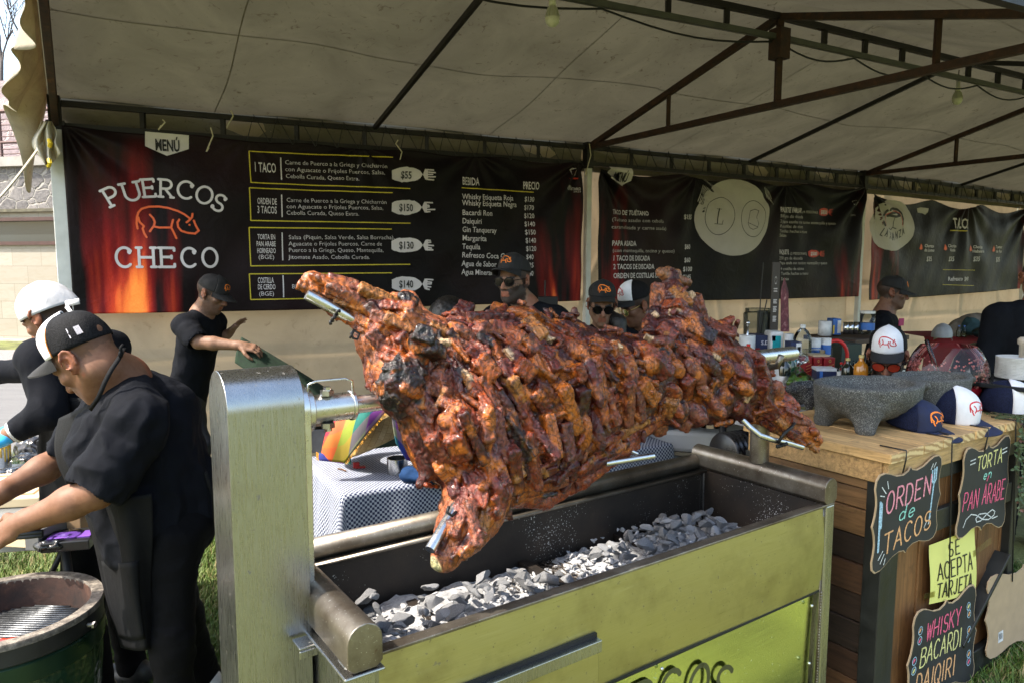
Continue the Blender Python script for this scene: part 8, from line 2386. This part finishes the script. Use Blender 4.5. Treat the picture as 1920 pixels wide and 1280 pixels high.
# ---- man lifting the green mat against the back wall
hf = Vector((.86, -.12, -.36)); hup = Vector((.36, -.05, .93)); Rm = orient(hf, hup)
head = px(398, 551, 4.85)
eln, wrn = px(372, 641, 4.62), px(452, 648, 4.60); elf, wrf = px(398, 632, 5.02), px(428, 626, 5.02)
mm, head, Rm, shl, neck, pel, Rb = person("man in black cap and tee lifting the corner of the green mat", head, hf, hup, (.97, -.2), (0.198, 0.106, 0.066), 1.0, .98,
    pelvis=px(350, 742, 4.88), neck_off=px(378, 592, 4.86), arms=((elf, wrf), (eln, wrn)), sleeve=.22, h=.008, beard='stubble', trousers=M_grey_jean, shirt_seed=21,
    hands=((Vector((.6, .1, .65)), Vector((-.6, .1, .6)), 1, .25), (Vector((.9, .0, -.15)), Vector((.1, -.5, .85)), 1, .8)), cap=dict(capk, off=(0, -.006, .036), tilt=4),
    legs=[(px(358, 752, 4.98), px(372, 840, 4.98), px(382, 925, 5.0)), (px(345, 752, 4.80), px(375, 830, 4.76), px(376, 930, 4.74))])
mb = MB(); w_ = px(404, 632, 5.0); mb.tube([w_ + Vector((.032 * math.cos(k * .7), .0, .032 * math.sin(k * .7))) for k in range(10)], .006, 6); mb.build("bracelet", M_dark, mm, smooth=True)
# the green mat: one stiff sheet, corner lifted
c0, c1, c2, c3 = px(455, 636, 4.66), px(680, 772, 4.9), px(620, 800, 5.3), px(443, 678, 4.5)
def matp(u, v):
    top = [px(452, 634, 4.68), px(500, 661, 4.68), px(560, 697, 4.72), px(640, 747, 4.8), px(760, 830, 4.9)]
    low = [px(442, 680, 4.55), px(472, 702, 4.52), px(540, 760, 4.5), px(600, 830, 4.48), px(700, 930, 4.46)]
    def along(L, u):
        k = min(int(u * 4), 3); t_ = u * 4 - k; return L[k].lerp(L[k + 1], t_)
    return along(top, u).lerp(along(low, u), v) + Vector((0, -.03 * math.sin(math.pi * v), 0))
mb = MB(); mb.grid(matp, 40, 12); o = mb.build("turf_mat", plain("dark_green_turf", (.010, .026, .012), .95, 0, .45, 70, .8, 220), smooth=True); sm = o.modifiers.new("t", 'SOLIDIFY'); sm.thickness = .012
tag(o, "dark green turf mat held up by its corner beside the back wall", "mat")
mb = MB()
for pts in ([(452, 636), (444, 622), (440, 608), (437, 606)], [(446, 624), (441, 628)]):
    pass
# ---- bearded man in sunglasses
hf = Vector((-.52, -.84, -.04)); hup = Vector((-.02, -.05, 1)); Rm = orient(hf, hup)
person("bearded man in black cap and sunglasses standing behind the roast pig", px(963, 526, 3.95), hf, hup, (-.25, -.95), (0.224, 0.125, 0.083), 1.0, 1.0, h=.0075, beard='full',
       cap=dict(capk, off=(0, -.008, .050), tilt=-10), specs=dict(), shirt_seed=31, neck_off=px(985, 580, 4.0))
# ---- dark haired woman, only the crown of her head showing
hf = Vector((-.35, -.7, -.6)); hup = Vector((-.1, -.5, .85))
wm, head, Rm, *_ = person("woman with long black hair bowed low behind the pig's shoulder", px(838, 603, 3.9), hf, hup, (-.2, -1), (0.185, 0.092, 0.059), .96, .9, h=.009, hair=None, shirt_seed=41)
blob("hair", [E_(head + Rm @ Vector((0, -.022, .042)), (.086, .105, .090), Rm, .02), C_(head + Rm @ Vector((.06, -.03, .03)), head + Rm @ Vector((.10, -.02, -.22)), .05, .03, .03), C_(head + Rm @ Vector((-.06, -.03, .03)), head + Rm @ Vector((-.085, -.03, -.2)), .045, .03, .03), C_(head + Rm @ Vector((0, -.09, .0)), head + Rm @ Vector((.02, -.11, -.22)), .07, .05, .03)], .007, M_hair, wm, 1, folds(30, .003, 4, (4, 4, .5)))
# ---- woman in black cap
hf = Vector((-.02, -.93, -.30)); hup = Vector((.02, -.30, .93))
wm, head, Rm, shl, neck, *_ = person("woman in black cap and sunglasses with a long dark ponytail looking down", px(1128, 570, 4.25), hf, hup, (.05, -1), (0.218, 0.119, 0.076), .97, .86, h=.0075, hair='short', cap=dict(capk, off=(0, -.008, .050), tilt=-14, emb_size=.080), specs=dict(), shirt_seed=51, neck_off=px(1133, 620, 4.32))
blob("ponytail", [C_(head + Rm @ Vector((.045, -.07, -.02)), px(1160, 605, 4.22), .035, .04, .03), C_(px(1160, 605, 4.22), px(1168, 655, 4.16), .04, .028, .03), C_(px(1168, 655, 4.16), px(1170, 700, 4.16), .028, .012, .03)], .006, M_hair, wm, 1, folds(40, .003, 4, (4, 4, .5)))
# ---- man in white fronted black cap and glasses
hf = Vector((-.86, -.30, -.40)); hup = Vector((-.36, -.2, .92))
tm, head, Rm, *_ = person("man in black cap with white front and thin glasses, facing the ponytailed woman", px(1192, 572, 4.45), hf, hup, (-.9, -.5), (0.165, 0.079, 0.046), 1.0, .98, h=.0075, cap=dict(capt, off=(0, -.008, .050), tilt=-10, tall=.10), specs=dict(lens=glassy("spectacle_lens", (.9, .9, .9), .02), tint=M_gold, thin=True), shirt_seed=61)
mb = MB(); mb.ball(head + Rm @ Vector((-.085, .0, -.04)), .004, 8); mb.build("earring", M_gold, tm, smooth=True)
# ---- man bent behind the counter
hf = Vector((-.45, -.78, -.42)); hup = Vector((-.22, -.38, .88))
person("bearded man in red lensed sunglasses and white fronted cap bent low behind the counter", px(1664, 668, 3.55), hf, hup, (-.5, -.85), (0.205, 0.102, 0.063), 1.0, 1.0, h=.0075, beard='full', cap=dict(capt, off=(0, -.008, .050), tilt=-10, tall=.105), specs=dict(lens=plain("red_mirror_lens", (.30, .03, .015), .08)), shirt_seed=71)
# ---- man standing far back
hf = Vector((.93, -.32, -.10)); hup = Vector((.1, 0, 1))
fm, head, Rm, shl, *_ = person("man in black jacket and cap standing sideways at the far wall", px(1673, 549, 5.6), hf, hup, (.85, -.5), (0.172, 0.086, 0.056), 1.0, 1.02, h=.009, cap=dict(capk, off=(0, -.004, .036)), shirt_seed=81, long_sleeve=True, beard='stubble')
mb = MB(); p = px(1690, 604, 5.36); mb.box(p, (.05, .006, .055), orient(Vector((.4, -.9, 0)))); mb.build("sleeve_badge", plain("magenta_badge", (.4, .03, .12), .7), fm)
# ---- person cut by the right edge
hf = Vector((.3, .9, -.1)); hup = Vector((0, 0, 1))
person("person in black seen from behind, cut off by the picture's edge", px(1945, 520, 4.4), hf, hup, (.3, .95), (0.185, 0.092, 0.056), 1.05, 1.12, h=.009, shirt_seed=91, long_sleeve=True)
# ================================================================ prep table on the left
PZ = .70
pt = thing("prep_table", "dark legged prep table loaded with packets and boards at the left edge", "table", (-2.3, 2.8, GZ))
mb = MB(); mb.prism([(-1.50, 2.42), (-1.95, 3.45), (-3.25, 3.2), (-2.8, 2.15)], .03, lambda u, v, w: Vector((u, v, PZ - w))); mb.build("tabletop", plain("worn_steel_top", (.30, .31, .31), .4, .6, .2, 6), pt, bevel=.004)
for x, y in ((-1.60, 2.48), (-1.99, 3.36), (-3.15, 3.12), (-2.75, 2.24)):
    mb = MB(); mb.tube([Vector((x, y, PZ - .03)), Vector((x + .05, y, GZ))], .016, 8); mb.tube([Vector((x, y, PZ - .05)), Vector((x - .16, y + .05, PZ - .32))], .010, 8); mb.build("leg", M_dark, pt, smooth=True)
def lbox(name, label, cat, x, y, Y, size, mat, yaw=0, bevel=.003):
    size = Vector(size) * 1.12; mb = MB(); mb.box(flat(x, y, PZ + .002) + Vector((0, size[1] / 2, size[2] / 2)), size, Matrix.Rotation(R(yaw), 3, 'Z')); return tag(mb.build(name, mat, bevel=bevel), label, cat)
M_board = plain("pale_cutting_board", (.58, .46, .28), .6, 0, .12, 5)
bd = thing("cutting_board", "pale wooden cutting board with a routed groove", "board", px(15, 925, 2.4))
bc_ = flat(4, 918, PZ + .03); Rz = Matrix.Rotation(R(10), 3, 'Z') @ Matrix.Rotation(R(3), 3, 'X')
mb = MB(); mb.box(bc_, (.42, .32, .04), Rz); mb.build("board", M_board, bd, bevel=.006)
mb = MB(); mb.stroke([(-.18, .12), (.17, .12), (.17, -.12), (-.18, -.12)], .010, lambda u, v, l: bc_ + Rz @ Vector((u, v, .0215 + l))); mb.build("groove", plain("groove_brown", (.25, .13, .05), .7), bd)
bw_ = thing("salsa_pot", "white enamel pot with yellow salsa dripping down its side", "pot", flat(2, 882, PZ)); p_ = flat(2, 882, PZ + .002)
mb = MB(); mb.lathe([(0, 0), (.042, 0), (.044, .130), (.040, .130), (.038, .01), (0, .01)], p_, 26); autosmooth(mb.build("pot", pc("white_enamel", (.55, .56, .58), .3), bw_))
mb = MB(); mb.lathe([(.0447, .110), (.0452, .132), (.042, .136), (0, .132)], p_, 26)
for k in range(7):
    a = -1.9 + .35 * k; mb.tube([p_ + Vector((.0445 * math.cos(a), .0445 * math.sin(a), .12)), p_ + Vector((.0440 * math.cos(a), .0440 * math.sin(a), .07 - .02 * (k % 3)))], [.005, .003], 6)
mb.build("salsa", pc("yellow_salsa", (.55, .36, .05), .4), bw_, smooth=True)
M_film = glassy("packet_film", (.75, .77, .80), .1)
def packet(label, c, r, seed, mat=M_film, name="plastic_packet"):
    o = blob(name, [E_(c, r, None, .02), E_(c + Vector((r[0] * .6, 0, r[2] * .2)), (r[0] * .5, r[1] * .7, r[2] * .7), None, .02)], .006, mat, None, 1, folds(34, .010, seed)); return tag(o, label, "packet")
packet("crumpled clear plastic packet behind the cutting board", flat(42, 868, PZ + .03), (.075, .06, .045), 3); packet("long clear film bag on the cutting board's far edge", flat(38, 892, PZ + .03), (.15, .07, .030), 8); packet("shiny black plastic bag under the skull capped cook's arm", flat(66, 842, PZ + .05), (.09, .06, .06), 5, plain("black_film", (.012, .012, .014), .2, 0, .3))
lbox("black_box", "black plastic box beside the clear packets", "box", 78, 868, 2.62, (.07, .14, .10), M_dark, 18); lbox("white_tray", "white plastic tray leaning at the table's end", "tray", 86, 896, 2.7, (.06, .12, .10), pc("tray_white", (.45, .45, .46)), 25)
lbox("wooden_box", "open pale wooden box at the near end of the prep table", "box", 36, 1026, 2.30, (.09, .2, .05), M_board, -8); lbox("foil_tray", "bright foil tray under the near cook's hand", "tray", 20, 1020, 2.24, (.14, .2, .03), M_stl, 12); lbox("dark_strip_box", "grey carton beside the foil tray", "box", 66, 1032, 2.28, (.045, .2, .06), pc("grey_carton", (.12, .12, .12)), -5)
packet("clear snack bag lying behind the purple packet", flat(110, 1012, PZ + .02), (.07, .07, .022), 6); t_ = lbox("purple_packet", "black and purple packet lying behind the round grill's rim", "packet", 112, 1034, 2.30, (.13, .12, .03), Pk, 14)
mb = MB(); c_ = flat(114, 1034, PZ + .002); mb.box(c_ + Vector((0, .06, .0355)), (.13, .06, .004), Matrix.Rotation(R(14), 3, 'Z')); mb.build("purple_band", pc("purple_print", (.16, .06, .36)), t_)
lbox("cardboard_box", "brown cardboard box at the prep table's near corner", "box", 128, 1004, 2.45, (.06, .10, .06), pc("cardboard", (.35, .22, .11), .8), 10)

# ================================================================ round green charcoal grill in the corner
RZ_ = .59
kc = Vector(flat(8, 1140, RZ_)); e0 = flat(197, 1110, RZ_); RK = math.hypot(e0.x - kc.x, e0.y - kc.y) * .99
kz = Vector((kc.x, kc.y, 0)); kmd = thing("ceramic_grill", "round dark green ceramic charcoal grill with a worn felt rim", "grill", (kc.x, kc.y, GZ))
def mat_green():
    t = NT("green_dimpled_glaze"); v = t.n("TexVoronoi"); v.inputs["Scale"].default_value = 42; t.l(t.coord(), v.inputs["Vector"]); n = t.noise(t.coord(), 3, 4)
    t.set(base=t.ramp(n, [(.3, (.006, .022, .012)), (.7, (.012, .042, .022))]), rough=.22, coat=.4); t.bump(v.outputs["Distance"], .35, .01); return t.m
M_kg = mat_green(); L_ = lambda pr: [(r * RK, z) for r, z in pr]
mb = MB(); mb.lathe(L_([(0, GZ + .06), (.5, GZ + .06), (.72, GZ + .16), (.88, .20), (.955, .40), (.965, .52)]), kz, 64); mb.build("body", M_kg, kmd, smooth=True)
mb = MB(); mb.lathe(L_([(.955, .455), (.985, .46), (.990, .515), (.962, .52)]), kz, 64); autosmooth(mb.build("metal_band", plain("dark_green_band", (.012, .035, .020), .3, .5, .2), kmd))
mb = MB(); mb.lathe(L_([(.965, .52), (.985, .525), (.985, .572), (.965, .576)]), kz, 64); autosmooth(mb.build("dark_band", M_dark, kmd))
t_ = NT("worn_felt_rim"); n_ = t_.noise(t_.coord(), 38, 6, .7); t_.set(base=t_.ramp(n_, [(.3, (.035, .028, .022)), (.5, (.13, .11, .09)), (.7, (.30, .26, .21))]), rough=.85); t_.bump(n_, .5, .005)
mb = MB(); mb.lathe(L_([(.965, .572), (1.0, .574), (1.0, .588), (.99, .592), (.87, .592), (.862, .588), (.862, .57)]), kz, 72); autosmooth(mb.build("felt_rim", t_.m, kmd))
t_ = NT("sooty_ceramic"); n_ = t_.noise(t_.coord(), 9, 6, .7); t_.set(base=t_.ramp(n_, [(.3, (.012, .009, .008)), (.55, (.05, .022, .014)), (.75, (.16, .075, .04))]), rough=.7); t_.bump(n_, .4, .01)
mb = MB(); mb.lathe(L_([(.862, .585), (.85, .45), (.80, .30), (.6, .2), (0, .18)]), kz, 64); mb.build("fire_bowl", t_.m, kmd, smooth=True)
M_gr = plain("grate_iron", (.10, .105, .11), .35, .8, .4, 30, .2, 90)
mb = MB(); rg = RK * .82; gz_ = .485
mb.tube([kz + Vector((rg * math.cos(a), rg * math.sin(a), gz_)) for a in [2 * math.pi * k / 48 for k in range(49)]], .006, 8)
ang = R(-2); ux, uy = Vector((math.cos(ang), math.sin(ang), 0)), Vector((-math.sin(ang), math.cos(ang), 0))
for k in range(-15, 16):
    o_ = k * rg / 15.6; hl = math.sqrt(max(0, rg * rg - o_ * o_)); p = kz + uy * o_ + Vector((0, 0, gz_ + .006)); mb.tube([p - ux * hl, p + ux * hl], .0048, 8)
for o_ in (-.12, .12): p = kz + ux * o_ + Vector((0, 0, gz_ - .004)); hl = math.sqrt(rg * rg - o_ * o_); mb.tube([p - uy * hl, p + uy * hl], .005, 6)
mb.build("cooking_grate", M_gr, kmd, smooth=True)
mb = MB(); mb.cyl(kz + Vector((RK * .99, -.02, .548)), kz + Vector((RK * 1.06, -.02, .548)), .007, n=10); mb.cyl(kz + Vector((RK * 1.05, -.02, .548)), kz + Vector((RK * 1.075, -.02, .548)), .011, n=6); mb.build("band_bolt", M_galv, kmd)
for k in range(3):
    a = 2.1 * k + .3; mb = MB(); mb.beam(kz + Vector((RK * .55 * math.cos(a), RK * .55 * math.sin(a), GZ)), kz + Vector((RK * .55 * math.cos(a), RK * .55 * math.sin(a), GZ + .1)), .05, .05, (1, 0, 0)); mb.build("foot", M_dark, kmd)
t_ = NT("glazed_red_meat"); n_ = t_.noise(t_.coord(), 40, 5, .7); t_.set(base=t_.ramp(n_, [(.3, (.05, .008, .01)), (.5, (.42, .03, .01)), (.7, (.75, .16, .02))]), rough=.2, coat=.6)
fp = flat(18, 1218, gz_ + .02)
o = blob("red_meat", [C_(fp + Vector((-.09, -.02, 0)), fp + Vector((.05, .045, 0)), .032, .022, .02), C_(fp + Vector((-.05, -.05, 0)), fp + Vector((.02, .0, .01)), .028, .02, .02)], .005, t_.m, None, 1, lambda V: .006 * fbm(V, 60, 3, 3)); tag(o, "glossy red glazed meat on the round grill's grate", "meat")
